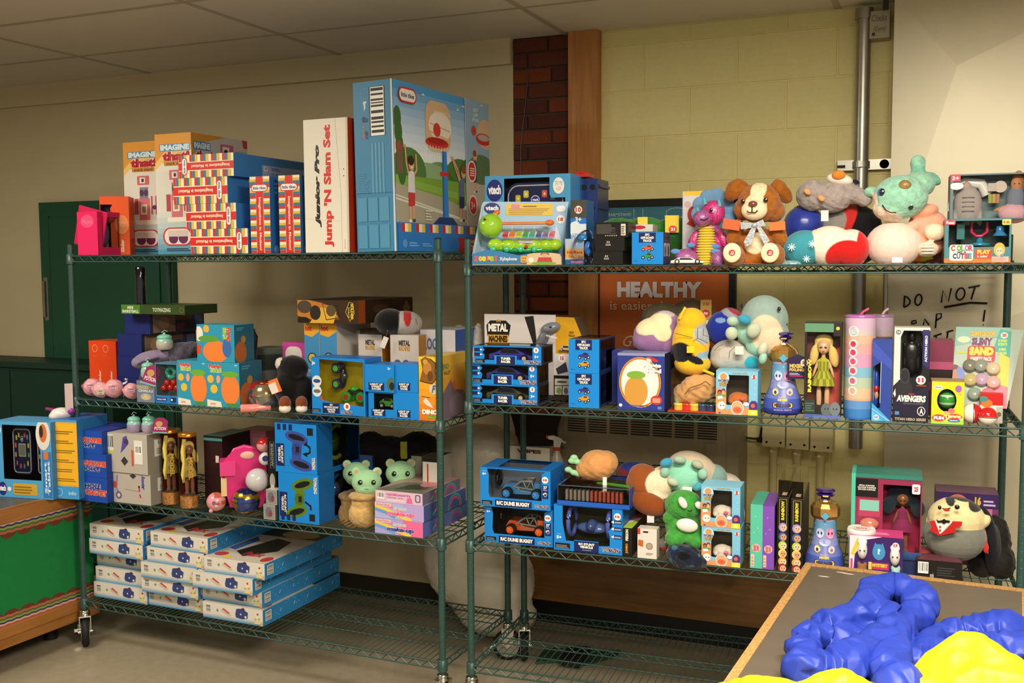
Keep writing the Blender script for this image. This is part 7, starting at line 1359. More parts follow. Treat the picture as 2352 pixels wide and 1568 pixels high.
S=Stage(UL,578,.30,z2);t=S.thing('backpack','small black backpack with a curved strap behind the teal boxes','bag');blob('pack_body',[(S.p(572,800,0),S.r(18,26,50),'#1a1c1e'),(S.p(570,860,0),S.r(26,30,50),'#15171a')],CLOTH,t,voxel=S.r(4));MB().tube([S.p(570,755,-.03),S.p(582,757,-.03),S.p(588,772,-.03),S.p(586,800,-.03)],S.r(4),'#101012',8).build('strap',CLOTH,t)
def dgb(A):A.rect(0,.55,1,1,'#4a4e4a').poly([(.05,.5),(.9,.6),(.9,.9),(.1,.85)],'#2c302c').rect(0,0,1,.3,'#4a1c2c')
carton('toy_box','dark grey picture box standing at the back behind the metal ball','box',UL,572,655,800,930,.32,.14,('#5a5c58','#3a3c3a','#6a6c68'),z2,front=dgb)
S=Stage(UL,590,.10,z2);t=S.thing('toy_ball','red, blue and white toy ball tucked behind the metal ball','ball');R=S.r(28);MB().ell((0,0,R),R,'#fff',24,16,cf=lambda d:'#c8242c' if d.z>.45 else('#2a5aa0' if d.z>-.1 else '#c8c0c4')).build('shell',GLOSS,t);q=MB().lathe((-R*.35,-R*.86,R*.9),[(R*.22,0,'#e8e0dc'),(R*.2,-.002,'#e8e0dc'),(R*.12,-.003,'#c8303a'),(.001,-.003,'#c8303a')],'#e8e0dc',16,'y').build('round_logo',PRINT,t)
S=Stage(UL,612,.04,z2);t=S.thing('metal_ball_toy','shiny gold and silver ball with a red ring on top','toy');R=S.r(32);MB().ell((0,0,R),R,'#fff',28,18,cf=lambda d:'#b0a07a' if d.z>.0 else '#9a9a98').build('metal_shell',FOIL,t)
MB().torus((0,0,R*1.0),R*1.005,.0016,'#c8b070','z',28,6).lathe((0,0,R*1.72),[(R*.62,0),(R*.66,.004),(R*.6,.012),(R*.4,.016)],'#a8401e',22).build('red_ring',FOIL,t)
S=Stage(UL,585,-.006,z2);t=S.thing('candy_roll','pink patterned cylinder pack lying along the shelf edge','pack');MB().lathe(S.p(552,938,.0),[(S.r(9),0),(S.r(9.5),.002),(S.r(9.5),S.r(64)),(S.r(7),S.r(68))],'#e88a80',18,'x').build('roll',GLOSS,t)
def owl(A):A.rect(0,0,1,1,'#c8489a').rr(.12,.12,.86,.93,.35,'#e8dcd4').ell(.48,.62,.09,.08,'#5a2a3a').ell(.34,.56,.06,.05,'#8a6a5a').ell(.62,.58,.06,.05,'#8a6a5a').ell(.75,.36,.06,.05,'#8a9a4a')
carton('toy_pack','magenta card pack with a white insert behind the black dog plush','pack',UL,650,701,786,905,.24,.04,('#c8489a','#8a2a6a','#c8489a'),z2,front=owl)
S_,t=plush('black dog plush with brown and white paws hanging over the edge',UL,680,.06,z2,[(672,845,0,(36,32,30),'#0d0c0c'),(660,890,0,(32,32,40),'#0d0c0c'),(695,900,0,(30,34,38),'#0d0c0c'),(680,925,0,(40,36,20),'#0d0c0c'),(643,835,0,(12,16,15),'#c8c0b4')],wob=.001)
for x in(654,692):
 blob('paw',[(S_.p(x,925,-.062),S_.r(14,20,16),'#7a3a1a'),(S_.p(x,938,-.072),S_.r(14,18,10),'#e8dcc8')],PLUSH,t,voxel=S_.r(2.4))
a=S_.p(632,888,-.06);m=MB();m.M=Matrix.Translation(a)@Matrix.Rotation(-.35,4,'Y');m.box(-.018,-.002,-.024,.018,0,.030,'#e8762a').box(-.022,-.004,-.022,.006,-.002,.018,'#e8d8cc').build('hang_tag',CARD,t)
def htw(A):A.poly([(0,.86),(.5,.83),(1,.9),(1,1),(0,1)],'#e0a02a').text('hot',.05,.90,.5,.97,'#c8342a',.06).grad(0,0,1,.5,'#23408f','#3f86b8',6).circ(.5,.58,.30,'#1c2434').circ(.5,.58,.24,'#c8b03a').circ(.5,.58,.05,'#4a4a2a').lines(.15,.36,.85,.45,4,'#a8c8e0',jit=False).ell(.3,.12,.25,.08,'#d8a83a')
for x0,x1,lab in((700,734,'tall blue box with a yellow roundel, nearer the owl pack'),(736,774,'tall blue box with a yellow roundel, beside the white track box')):
 o=carton('toy_box',lab,'box',UL,x0,x1,741,905,.16,.25,('#3f86b8','#c8c4bc','#3a6a98'),z2,0,'tall blue roundel boxes',htw)
def sol(A):
 A.rect(0,0,1,1,'#3a2412').poly([(0,.3),(.3,.1),(.7,.2),(.55,.8),(.2,1),(0,1)],'#b8742a').poly([(.2,0),(.6,0),(.65,.5),(.4,.7)],'#d8a83a').ell(.12,.7,.12,.28,'#4a4030').ell(.3,.45,.09,.32,'#2a2418').line([(.42,.85),(.66,.75),(.70,.25),(.48,.15)],.004,'#1a140c',True).ell(.56,.55,.08,.25,'#5a4a2a').ell(.1,.12,.1,.14,'#1c160e')
 A.poly([(.86,.08),(.95,.4),(.93,.9),(.86,.95),(.79,.5)],'#1a140c').line([(.87,.1),(.94,.45),(.92,.88),(.86,.92),(.80,.5)],.003,'#c8a83a',True).text('SOLDIER',.88,.16,.925,.86,'#d8b83a',.06,270).text('FORCE',.835,.25,.865,.7,'#c8a83a',.04,270)
def sol_s(A):A.rect(0,0,1,1,'#2a1c12').rect(0,0,.12,1,'#8a4218').poly([(.8,.5),(.88,.9),(.96,.5),(.88,.3)],'#5a4424').text('SOLDIER',.82,.2,.96,.34,'#7a6640',.03).ell(.4,.6,.15,.2,'#3f2c1c')
carton('toy_box','brown and gold soldier play set box lying across the tall boxes','box',UL,683,822,686,739,.12,.42,('#3a2412','#2a1c12','#1c140c'),o['top'],0,None,sol,sol_s,stack=True)
def wtk(A):A.rect(0,0,1,1,'#c0b8ac').poly([(0,.2),(.5,.3),(1,.1),(1,0),(0,0)],'#a89c90').rect(.6,.1,.9,.3,'#2a4a8a').circ(.3,.22,.06,'#a8342a').text('TRACK',.1,.7,.5,.82,'#8a4a3a',.03)
carton('toy_box','white track set box behind the race set boxes','box',UL,775,828,757,905,.30,.15,('#c0b8ac','#8a8278','#b0a89c'),z2,front=wtk)
zy=z2+.12
def mmb(A):A.rect(0,0,1,1,'#c8beb4').poly([(0,0),(1,0),(1,.52),(0,.55)],'#d8941e').text('METAL',.3,.86,.7,.93,'#3a322a',.06).text('MACHINES',.3,.79,.7,.86,'#b8862a',.05).ell(.25,.63,.12,.05,'#4a5a9a').ell(.55,.63,.12,.05,'#4a5a9a').rect(.1,.57,.9,.6,'#a89a8e')
for x0,x1,yt,v,lab in((824,878,768,.20,'white and yellow race set box, nearer the tall blue boxes'),(897,962,769,.16,'white and yellow race set box, nearer the corner post')):
 carton('toy_box',lab,'box',UL,x0,x1,yt,930,v,.14,('#c8beb4','#a8742a','#c0b6aa'),z2,0,'race set boxes on second shelf',mmb)
S=Stage(UL,885,.13,z2+.14);t=S.thing('price_tag','white hanging price tag between two race set boxes','tag');m=MB();m.M=Matrix.Translation(S.p(882,786,0))@Matrix.Rotation(.4,4,'Y');m.box(-.010,-.001,-.022,.010,.001,.022,'#dcd4cc');m.build('tag_card',CARD,t)
MB().tube([S.p(886,772,0),S.p(890,758,0),S.p(897,748,.02)],.0008,'#c8c4ba',5).build('tag_string',PLASTIC,t)
def bww(A):A.rect(0,0,1,1,'#c8c4c8').ring(.3,.55,.06,.1,.004,'#5a84b0').ring(.45,.55,.06,.1,.004,'#5a84b0').ring(.6,.55,.06,.1,.004,'#5a84b0').rect(0,.3,1,.42,'#3a5aa0').text('LOOP',.1,.75,.6,.9,'#5a6a9a',.04)
carton('toy_box','white and blue loop track box at the shelf end behind the post','box',UL,966,1046,757,930,.22,.2,('#c8c4c8','#3a58a0','#b0b0b8'),z2,front=bww)
S_,t=plush('black and grey lying plush with a red band on the race set boxes',UL,912,.19,z2+.19,[(895,738,0,(36,34,30),'#0e0c0c'),(930,742,0,(40,34,29),'#a8a29c')],patches=[(935,726,0,(10,60,26),'#b02a2a',(0,.0,0)),(880,738,0,(42,60,44),'#0e0c0c')])
for pts in([(940,722),(942,742),(946,752)],[(955,730),(958,745)]):MB().tube([S_.p(x,y,-.047)for x,y in pts],.0008,'#4a4446',5).build('stitch_line',CLOTH,t)
def mon(A):
 A.rect(.20,.02,.52,.20,NAVY).text('2PK\nFRICTION STUNT\nMONSTER\nTRUCKS',.23,.03,.50,.185,'#e6e2d6',.05).rect(.01,.03,.16,.09,'#15171c').lines(.02,.035,.15,.08,3,'#8a8a8a').circ(.66,.155,.06,'#f2e8de').text('8',.635,.12,.69,.19,'#d03a2a',.08);toymark(A,.55,.02,.76,.08)
 A.text('3+',.01,.86,.07,.93,'#e6eef4',.06)
 for y,c in((.58,'#3a4a7a'),(.40,'#6a6a6a')):A.circ(.1,y,.09,'#d8dcd8').ell(.1,y,.07,.035,c)
 A.poly([(.14,.28),(.22,.22),(.2,.32)],'#c8441e')
o=carton('toy_car_box','blue open box with two monster trucks against bright yellow','box',UL,716,838,822,956,.0,.12,(BLUE,'#0f66b0','#1a6ab8'),z2,0,None,mon,holes=[[(.20,.26),(.34,.21),(.97,.17),(.97,.94),(.15,.97),(.16,.35)]],inside='#d8c41e')
W_,H_,D_=WHD(o)
def monster(par,cx,cz,d,s,body,tyre,hub,vert):
 b=blob('truck_body',[((cx,d,cz),(s*.50,s*.22,s*.16)if not vert else(s*.17,s*.22,s*.5),'#22262a'),((cx+(0 if vert else-s*.05),d,cz+(s*.1 if not vert else.0)),(s*.26,s*.2,s*.2),body)],GLOSS,par,voxel=s/22)
 for k in(-1,1):
  for e in(-1,1):
   x,z=(cx+k*s*.42,cz-s*.26)if not vert else(cx-s*.30,cz+k*s*.40)
   w_=MB();w_.lathe((x,d+e*s*.2-s*.09,z),[(s*.22,0,tyre),(s*.27,s*.03,tyre),(s*.27,s*.14,tyre),(s*.22,s*.18,tyre)],tyre,18,'y').lathe((x,d+e*s*.2-s*.1,z),[(s*.15,0),(s*.13,.002)],hub,16,'y');w_.build('monster_wheel',PLASTIC,b)
monster(o,W_*.47,H_*.66,.05,.075,'#4a4a4c','#3f2f6a','#5ad030',True);monster(o,W_*.72,H_*.40,.04,.075,'#4ac83a','#2ab83a','#c83a24',False)
def lur(A):A.rect(.12,.06,.66,.34,NAVY).text('LIGHT UP\nSTREET\nRACER',.17,.08,.61,.32,'#e6e2d6',.06)
def lur2(A):lur(A);A.text('3+',.78,.82,.88,.92,'#dce8f0',.04).ell(.9,.3,.16,.25,'#4a6a5a').ell(.92,.24,.09,.14,'#20242a')
h2=None
B1=carton('toy_car_box','blue street racer box with a green car in its window','box',UL,846,905,901,963,.0,.11,(BLUE,'#0f66b0','#1a74c4'),z2,0,'street racer boxes',lur,holes=[rect_hole(.22,.34,.97,.96)],inside='#1a1c1a')
W_,H_,D_=WHD(B1);toy_car(B1,(W_*.6,.05,H_*.34),W_*.66,.05,H_*.5,'#4aa83a','#c8ccc8',prof=[(-.5,.15),(.5,.15),(.5,.4),(.2,.75),(-.2,.8),(-.5,.5)])
B2=carton('toy_car_box','blue street racer box, lower one against the dinosaur box','box',UL,905,962,901,965,.0,.11,(BLUE,'#0f66b0','#1a74c4'),z2,0,'street racer boxes',lur)
carton('toy_car_box','blue street racer box, upper one marked 3+ near the monster trucks','box',UL,838,905,837,900,-.006,.11,(BLUE,'#0f66b0','#1a74c4'),B1['top']+.001,0,'street racer boxes',lur2,stack=True)
carton('toy_car_box','blue street racer box, upper one against the dinosaur box','box',UL,907,960,836,900,.0,.11,(BLUE,'#0f66b0','#1a74c4'),B2['top'],0,'street racer boxes',lur,stack=True)
def dino(A):
 A.grad(0,0,1,1,'#e0701e','#e8c22a',8);A.poly([(.05,.62),(.3,.6),(.7,.58),(.95,.68),(.85,.78),(.9,.9),(.6,.97),(.35,1),(.1,.95),(.2,.8)],'#8a5a24').ell(.45,.82,.22,.1,'#b8803a').ell(.6,.7,.15,.08,'#6a4018').ell(.35,.92,.12,.04,'#c89a4a').line([(.05,.62),(.3,.6),(.7,.58),(.95,.68),(.85,.78),(.9,.9),(.6,.97)],.003,'#2a1c10')
 A.circ(.78,.50,.24,'#c8c4bc').text('F',.66,.44,.9,.56,'#6a5a5a',.05,shear=.3).poly([(.2,.3),(.4,.24),(.75,.2),(.6,.28),(.35,.36)],'#e0d4c8').line([(.15,.38),(.6,.36)],.003,'#6a5a4a')
 A.text('DINO',.15,.10,.98,.18,'#f0e8d8',.09,out='#2a140a',ow=.05).text('VALLEY',.4,.04,.98,.09,'#8ab83a',.08,out='#2a140a',ow=.05)
def dino_s(A):A.grad(0,0,1,1,'#c86a1e','#c89a24',6);A.text('DINO',.06,.78,.30,.88,'#6a7a3a',.07).text('VALLEY',.14,.70,.34,.76,'#4a5a2a',.05).poly([(.0,0),(.0,.3),(.35,.62),(.42,.45),(.7,.4),(.9,.2),(.85,0)],'#6a5a66').poly([(.38,.55),(.42,.45),(.5,.4),(.46,.6)],'#c85a2a').ell(.5,.2,.2,.18,'#7a6a70').poly([(.75,.85),(1,.9),(1,.5),(.8,.6)],'#8a7a6a')
carton('toy_box','yellow and orange dinosaur toy box standing behind the corner post','box',UL,962,1006,819,967,.0,.28,('#e8a02a','#c88a24','#d8b04a'),z2,0,None,dino,dino_s)
S=Stage(UL,1052,.46,z2);white_bag('shopping_bag','white plastic bag behind the dinosaur box at the unit end',[(S.p(1055,780,0),S.r(20,30,36),'#cfc9bb'),(S.p(1045,840,0),S.r(30,34,60),'#cfc9bb')],S)
# ================================================================== LEFT UNIT, THIRD SHELF
z3l=ZL[2]
def hole3(flip):
 def f(A):
  r_=180 if flip else 0
  y1,y2=(.30,.55)if flip else(.56,.30)
  A.text('3-HOLE',.22 if flip else.24,.24 if flip else.54,.80 if flip else.82,.44 if flip else.74,'#1c2468',.05,r_,out='#dcdcea',ow=.05).text('BEAN BAG SET',.10,.46 if flip else.26,.98,.70 if flip else.50,'#d8402a',.06,r_,out='#e8c8a8',ow=.05)
 return f
zz=z3l
for i,(x0,x1,yt,yb,fl,lab)in enumerate(((165,246,1090,1146,False,'blue bean bag set box lowest of three, lettering upright'),(166,244,1036,1089,True,'blue bean bag set box in the middle, lettering upside down'),(150,234,983,1035,True,'blue bean bag set box on top, jutting past the post, lettering upside down'))):
 o=carton('game_box',lab,'box',UL,x0,x1,yt,yb,-.045,.22,('#1f4aa8','#173a88','#1a3f94'),zz,0,'bean bag set boxes',hole3(fl),stack=True);zz=o['top']
 if i<2:pass
def sil(flip):
 def f(A):
  if flip:A.barcode(.06,.55,.26,.95,9,bg='#d8dcd0').rect(.06,.48,.26,.55,'#c8c43a').poly([(.48,.9),(.56,.95),(.6,.75),(.5,.6),(.42,.5)],'#5a4a9a').circ(.55,.8,.05,'#4a3a5a').poly([(.42,.3),(.5,.42),(.58,.3),(.5,.18)],'#3a3a3a').rect(.72,.25,.9,.85,'#e0dcd2').barcode(.74,.5,.88,.72,7).rect(.66,.2,.7,.6,'#c85a3a').text('Scoot',.08,.05,.16,.4,'#3a3fa0',.05,90,shear=.3)
  else:A.line([(.25,.9),(.22,.5),(.28,.2)],.010,'#8a7a9a').circ(.18,.58,.06,'#c84a2a').circ(.27,.24,.07,'#6a5a7a').circ(.27,.24,.035,'#c9c2b8').line([(.42,.46),(.74,.42)],.0015,'#6a6a6a').line([(.74,.55),(.75,.42)],.008,'#c83050').line([(.75,.34),(.77,.22)],.008,'#c83050').circ(.74,.58,.02,'#1a1a1a').poly([(.53,.92),(.61,.99),(.69,.92),(.61,.82)],'#3a3a3a').text('Scooter',.80,.5,.88,.95,'#3a3fa0',.05,270,shear=.3)
 return f
def sil_s(A):A.rect(.2,.42,.75,.85,'#d8d4ca').barcode(.28,.68,.68,.82,7).lines(.26,.48,.7,.64,3,'#8a867c').rect(.8,.62,.9,.7,'#6a5a9a')
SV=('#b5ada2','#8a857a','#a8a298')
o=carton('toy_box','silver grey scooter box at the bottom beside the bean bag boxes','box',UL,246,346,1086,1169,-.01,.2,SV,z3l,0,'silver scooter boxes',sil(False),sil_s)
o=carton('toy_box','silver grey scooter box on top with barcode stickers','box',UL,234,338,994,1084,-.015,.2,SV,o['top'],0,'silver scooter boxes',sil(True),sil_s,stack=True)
S=Stage(UL,318,.04,o['top'])
jar(S,310,992,16,42,'j','teal topped craft jar on the silver box, nearer the bean bag boxes','#9a8aa8','craft jars on the silver box',S.p(308,990,.0)[:2]+(0,));S=Stage(UL,342,.04,o['top']);jar(S,342,992,16,44,'j','teal topped craft jar on the silver box, beside the magenta pouch','#a89ab0','craft jars on the silver box',(0,0,0))
pouch(Stage(UL,366,.02,o['top']),352,958,384,995,.1,'magenta craft pouch on top of the silver boxes')
for x0,x1,v,lab in((374,412,.02,'gold doll tube box next to the silver boxes'),(415,455,.0,'gold doll tube box with long yellow braid, beside the dark box')):
 xc=(x0+x1)/2;S=Stage(UL,xc,.045+v,z3l);t=S.thing('doll_tube',lab,'box','gold doll tubes');R=S.r((x1-x0)/2);H=S.r(172)
 MB().lathe((0,0,0),[(R,0),(R,H*.16)],'#c8863a',24).build('popcorn_base',material('popcorn_foil',.3,.6,metal=.3,col='#c88a4a',noise=.7,nscale=90,bump=.8,bscale=80),t)
 MB().lathe((0,0,H*.95),[(R*1.02,0),(R*1.02,H*.04),(R*.9,H*.05)],'#e0902a',24).build('gold_lid',FOIL,t)
 MB().lathe((0,0,H*.16),[(R*.99,0),(R*.99,H*.79)],'#fff',24,cap=False).build('clear_tube',CLEAR,t)
 q=MB();vs=[(R*.95*cos(a),R*.95*sin(a),zq)for zq in(H*.16,H*.95)for a in[pi*k/10 for k in range(11)]];q.add(vs,[(k,k+1,k+12,k+11)for k in range(10)],'#6a1a14');q.build('red_insert',CARD,t)
 o_=t;doll_in(o_,R*.1,R*.1,H*.17,H*.72,'#8a5a3a','#b8a060','#d8c06a',1.0)
 MB().tube([(-R*.35,-R*.6,H*.92),(-R*.55,-R*.65,H*.75),(-R*.45,-R*.7,H*.6),(-R*.6,-R*.6,H*.45),(-R*.55,-R*.6,H*.34)],[R*.22,R*.26,R*.2,R*.24,R*.12],'#e0c85a',10).build('braid',PLUSH,t)
 A=Art(R*.5,H*.3);A.text('MODEL',0,0,1,1,'#b8942a',.04,270);A.build('tube_print',t,(R*.0,-R*.99,H*.38))
def dkb(A):A.rect(.62,.62,.80,.72,'#e0b8b0').rect(0,.93,1,.97,'#3f8a8a')
carton('toy_box','dark maroon box with a small price sticker behind the gold tubes','box',UL,470,512,1001,1175,.10,.18,('#2a1214','#1c0f10','#3a6a6a'),z3l,front=dkb)
def bbk(A):A.ell(.4,.6,.25,.2,'#c8b088').rect(.0,.2,1,.45,'#6a5030').ell(.6,.3,.3,.12,'#8a6a3a')
carton('toy_box','brown patterned box behind the pink carry case','box',UL,520,548,998,1160,.22,.14,('#5a4424','#3a2c18','#4a3a20'),z3l,front=bbk)
def pnb(A):A.rect(.1,.6,.4,.95,'#b83a4a').ell(.25,.5,.12,.1,'#d89a94').rect(.5,.55,.9,.9,'#c88a90')
carton('toy_box','faded pink picture box at the back above the pink carry case','box',UL,552,612,988,1160,.28,.12,('#b87078','#8a4a54','#a8646c'),z3l,front=pnb)
S=Stage(UL,560,.12,z3l);t=S.thing('carry_case','hot pink plastic carry case with an arched handle and cream clasp','case');HP='#d82878'
def C_(x,y,d):return S.p(x,y,d)
pts=[(512,1060),(512,1090),(520,1100),(520,1135),(528,1165),(600,1165),(612,1140),(612,1070),(596,1040),(570,1028),(540,1030),(524,1045)]
m=MB();f_,b_=[C_(x,y,-.055)for x,y in pts],[C_(x,y,.06)for x,y in pts];n=len(pts)
m.add(f_+b_,[tuple(range(n))[::-1],tuple(range(n,2*n))]+[(i,(i+1)%n,n+(i+1)%n,n+i)for i in range(n)],HP);m.build('case_shell',PLASTIC,t)
MB().box(*C_(505,1094,-.068),*[q+e_ for q,e_ in zip(C_(540,1060,-.068),(0,.10,0))],'#e03a86').build('clasp_block',PLASTIC,t);MB().box(*C_(508,1140,-.062),*[q+e_ for q,e_ in zip(C_(520,1098,-.062),(0,.03,0))],'#e0c08a').build('cream_clasp',PLASTIC,t)
MB().tube([C_(528,1052,-.03),C_(538,1033,-.03),C_(560,1025,-.03),C_(585,1030,-.03),C_(602,1048,-.03)],S.r(5),'#e03a86',10).build('handle',PLASTIC,t);MB().ell(C_(568,1045,-.056),S.r(16,3,9),'#e8b0a0',16,8).build('picture_sticker',PRINT,t)
S=Stage(UL,591,.05,z3l);t=S.thing('toy_ball','pearly white ball resting on the blue and gold ball','ball');MB().ell(S.p(591,1102,0),S.r(27),'#c8c4c4',28,18).build('shell',GLOSS,t)
S=Stage(UL,566,.035,z3l);t=S.thing('toy_ball','metallic blue and gold striped ball at the shelf front','ball');MB().ell((0,0,S.r(31)),S.r(31),'#fff',30,24,cf=lambda d:'#b0902a' if.30<d.z+d.x*.15<.62 or d.z<-.72 or(d.x<-.7 and d.z<.2)else('#2a3570' if d.z>.5 or d.x>.75 else '#4a5aa0')).build('shell',FOIL,t);MB().torus((0,0,S.r(31)),S.r(31.1),S.r(.8),'#1c1c2a','z',28,6).build('seam',PLASTIC,t)
S=Stage(UL,497,.02,z3l);t=S.thing('toy_ball','small pink printed ball with tiny feet beside the carry case','ball');MB().ell((0,0,S.r(23)),S.r(22),'#fff',24,16,cf=lambda d:'#b85a4a' if(d.z>.55 and d.x>-.2)or(abs(d.z)<.25 and d.x>.5)else '#e0949a').build('shell',GLOSS,t)
MB().ell((-S.r(12),-S.r(8),S.r(4)),S.r(5),'#e0949a',10,8).build('foot',GLOSS,t);Art(S.r(20),S.r(18)).ell(.25,.6,.2,.25,'#7a5a8a').ell(.7,.45,.22,.2,'#b8503a').ell(.5,.2,.2,.1,'#e8d0c8').build('face_print',t,(-S.r(10),-S.r(22.3),S.r(14)))
S=Stage(UL,608,.10,z3l);t=S.thing('toy_ball','red and white printed ball sitting high behind the pearly ball','ball');MB().ell(S.p(607,1021,0),S.r(18),'#fff',24,16,cf=lambda d:'#c8242e' if d.z>.2 else '#d8a09a').build('shell',GLOSS,t)
S=Stage(UL,609,.06,z3l);t=S.thing('toy_ball','white ball with a navy round logo against the black box','ball');MB().ell(S.p(609,1053,0),S.r(15),'#d8d4d0',22,14).build('shell',GLOSS,t);q=S.p(609,1050,-.0);MB().lathe((q[0],q[1]-S.r(14.5),q[2]),[(S.r(7),0),(S.r(6.8),-.001)],'#1f2f6a',18,'y').build('round_logo',PRINT,t)
def shd(A):A.line([(.3,.55),(.75,.55),(.75,.96),(.3,.96)],.002,'#8a8a88',True).text('SHADOW',.4,.58,.65,.93,'#a8a8a4',.03,270).ell(.5,.35,.32,.12,'#a8a49c').ell(.5,.18,.3,.12,'#c8c2b8')
carton('toy_box','narrow black box with outlined lettering beside the stunt boxes','box',UL,615,634,1008,1110,.04,.12,('#141214','#101010','#1c1a1c'),z3l+.052,front=shd)
def mini(A):A.line([(.04,.04),(.96,.04),(.96,.96),(.04,.96)],.0012,'#c8c4bc',True).ell(.45,.5,.28,.35,'#6a6878').ell(.6,.4,.14,.2,'#8a3a3a')
o=carton('mini_box','tiny clear figure box at the shelf edge, lower of two','box',UL,605,632,1159,1193,-.004,.045,('#8a8884','#4a4a48','#9a9894'),z3l,0,'tiny figure boxes',mini)
carton('mini_box','tiny clear figure box at the shelf edge, upper of two','box',UL,611,636,1124,1158,-.0,.045,('#8a8884','#4a4a48','#c8c0b0'),o['top'],0,'tiny figure boxes',mini,stack=True)
def stn(c,flip):
 def f(A):
  A.rect(.02,.12 if not flip else.10,.22,.58 if not flip else.60,NAVY).text('RC STUNT\nVEHICLE',.07,.18,.19,.54,'#e0dccc',.05,270)
  for(cx,cy)in((.52,.72),(.62,.18))if not flip else((.60,.78),(.45,.22)):A.ell(cx,cy,.28,.12,c,rot=.3 if flip else-.2).ell(cx,cy,.20,.06,'#14161a',rot=.3 if flip else-.2)
  A.poly([(.4,.3),(.62,.3),(.66,.66),(.42,.68)],c).ell(.52,.48,.12,.12,mixc(c,'#000000',.3)).rect(.5,.42,.58,.54,'#1a1a20')
  A.line([(.72,.38),(.84,.44),(.84,.54),(.74,.6)],.008,'#14161a').poly([(.68,.58),(.78,.66),(.78,.56)],'#14161a').poly([(.66,.40),(.78,.34),(.76,.44)],'#14161a').rect(.78,.78,.92,.93,'#1a1c1a')if not flip else A.line([(.66,.44),(.8,.36),(.8,.28)],.008,'#14161a').rect(.76,.06,.9,.2,'#1a1c1a')
  A.text('TOYMAZING',.88,.10 if not flip else.62,.96,.34 if not flip else.95,'#e0d8d0',.05,270,out='#4a3a4a',ow=.05)
  for x in(.06,.2,.34):A.rect(x,.86 if not flip else.03,x+.08,.98 if not flip else.15,NAVY)
 return f
def stn_s(A):
 A.rect(0,0,1,1,'#0f5a9a');
 for y in(.7,.55,.38):A.rect(.06,y,.4,y+.08,'#101830')
sdh=[rect_hole(.35,.06,.97,.96)]
o=carton('toy_car_box','blue stunt car box on its side, lower of two, green vehicle printed','box',UL,640,732,1087,1199,.0,.3,(BLUE,'#0f5a9a','#1a78c8'),z3l,0,'stunt vehicle boxes on their sides',stn('#5a7a1e',True),sidehole=sdh,inside='#20241c')
W_,H_,D_=WHD(o);MB().torus((W_*.8,D_*.62,H_*.5),H_*.32,.012,'#2a3a6a','x',26,8).ell((W_*.75,D_*.62,H_*.5),(.02,.03,.03),'#3a4a7a',12,8).build('vehicle_wheel',GLOSS,o)
o=carton('toy_car_box','blue stunt car box on its side, upper of two, violet vehicle printed','box',UL,632,727,972,1085,.0,.3,(BLUE,'#0f5a9a','#1a78c8'),o['top'],0,'stunt vehicle boxes on their sides',stn('#3a4a9a',False),sidehole=sdh,inside='#20241c',stack=True)
W_,H_,D_=WHD(o);MB().torus((W_*.8,D_*.62,H_*.5),H_*.34,.010,'#8a9a3a','x',26,8).ell((W_*.75,D_*.62,H_*.5),(.02,.04,.04),'#3a5a1a',12,8).build('vehicle_wheel',GLOSS,o)
def robed(lab,xc,v,hx,hy,hr,z,robe=True,ears=1.0,ang=0.0):
 S=Stage(UL,xc,v,z,ang);t=S.thing('plush_toy',lab,'plush toy','green headed plush toys');p=S.p;G='#9ccb98'
 blob('head',[(p(hx,hy,0),S.r(hr*1.05,hr*.9,hr*.85),G),(p(hx,hy+hr*.35,-.004),S.r(hr*.85,hr*.85,hr*.6),G)],PLUSH,t,voxel=S.r(2))
 for s in(-1,1):
  blob('ear',[(p(hx+s*hr*.72,hy-hr*.68,.006),S.r(hr*.34,hr*.16,hr*.34),G)],PLUSH,t,voxel=S.r(1.6),patches=[(p(hx+s*hr*.74,hy-hr*.68,-.008),S.r(hr*.2,hr*.2,hr*.2),'#c89a80')])
  eye(t,p(hx+s*hr*.46,hy+hr*.05,-S.r(hr*.80)),S.r(hr*.17,hr*.12,hr*.18))
 smile(t,[p(hx-hr*.15,hy+hr*.5,-S.r(hr*.88)),p(hx,hy+hr*.54,-S.r(hr*.9)),p(hx+hr*.15,hy+hr*.5,-S.r(hr*.88))],.0012)
 if robe:
  TN='#d0a868'
  blob('coat',[(p(hx-6,1178,0),S.r(36,32,34),TN),(p(hx-4,1150,0),S.r(32,30,28),TN)],FUR,t,voxel=S.r(2.6),wob=.0015)
  blob('collar',[(p(hx-4,1138,-.006),S.r(38,34,12),'#c09a64')],FUR,t,voxel=S.r(2.4),wob=.002)
 return S,t
robed('green headed plush in a tan coat nearest the make-up boxes',844,.075,842,1106,33,z3l)
S,t=robed('green headed plush in a tan coat tucked behind its twin',806,.16,818,1086,30,z3l,ears=1)
robed('green headed plush peeping over the make-up boxes',918,.22,920,1086,33,z3l)
S=Stage(UL,918,.235,z3l);blob('coat',[(S.p(920,1150,0),S.r(34,30,60),'#c8a068')],FUR,bpy.data.objects['plush_toy.%03d'%(max(int(o.name.split('.')[1])for o in bpy.data.objects if o.name.startswith('plush_toy.')))],voxel=S.r(4))
def mk1(A):A.rect(0,0,1,1,'#d8b8cc').barcode(.03,.30,.19,.85,8).text('unicorn',.24,.62,.75,.84,'#c86aa0',.05).lines(.24,.18,.65,.32,1,'#ece4ea').text('glitter set',.24,.38,.6,.54,'#d87ab0',.03).poly([(.66,.1),(.8,.1),(.76,.6),(.68,.5)],'#e06a9a').rr(.85,.25,.96,.88,.3,'#5a4a6a').rr(.87,.32,.94,.8,.3,'#c8b8c8')
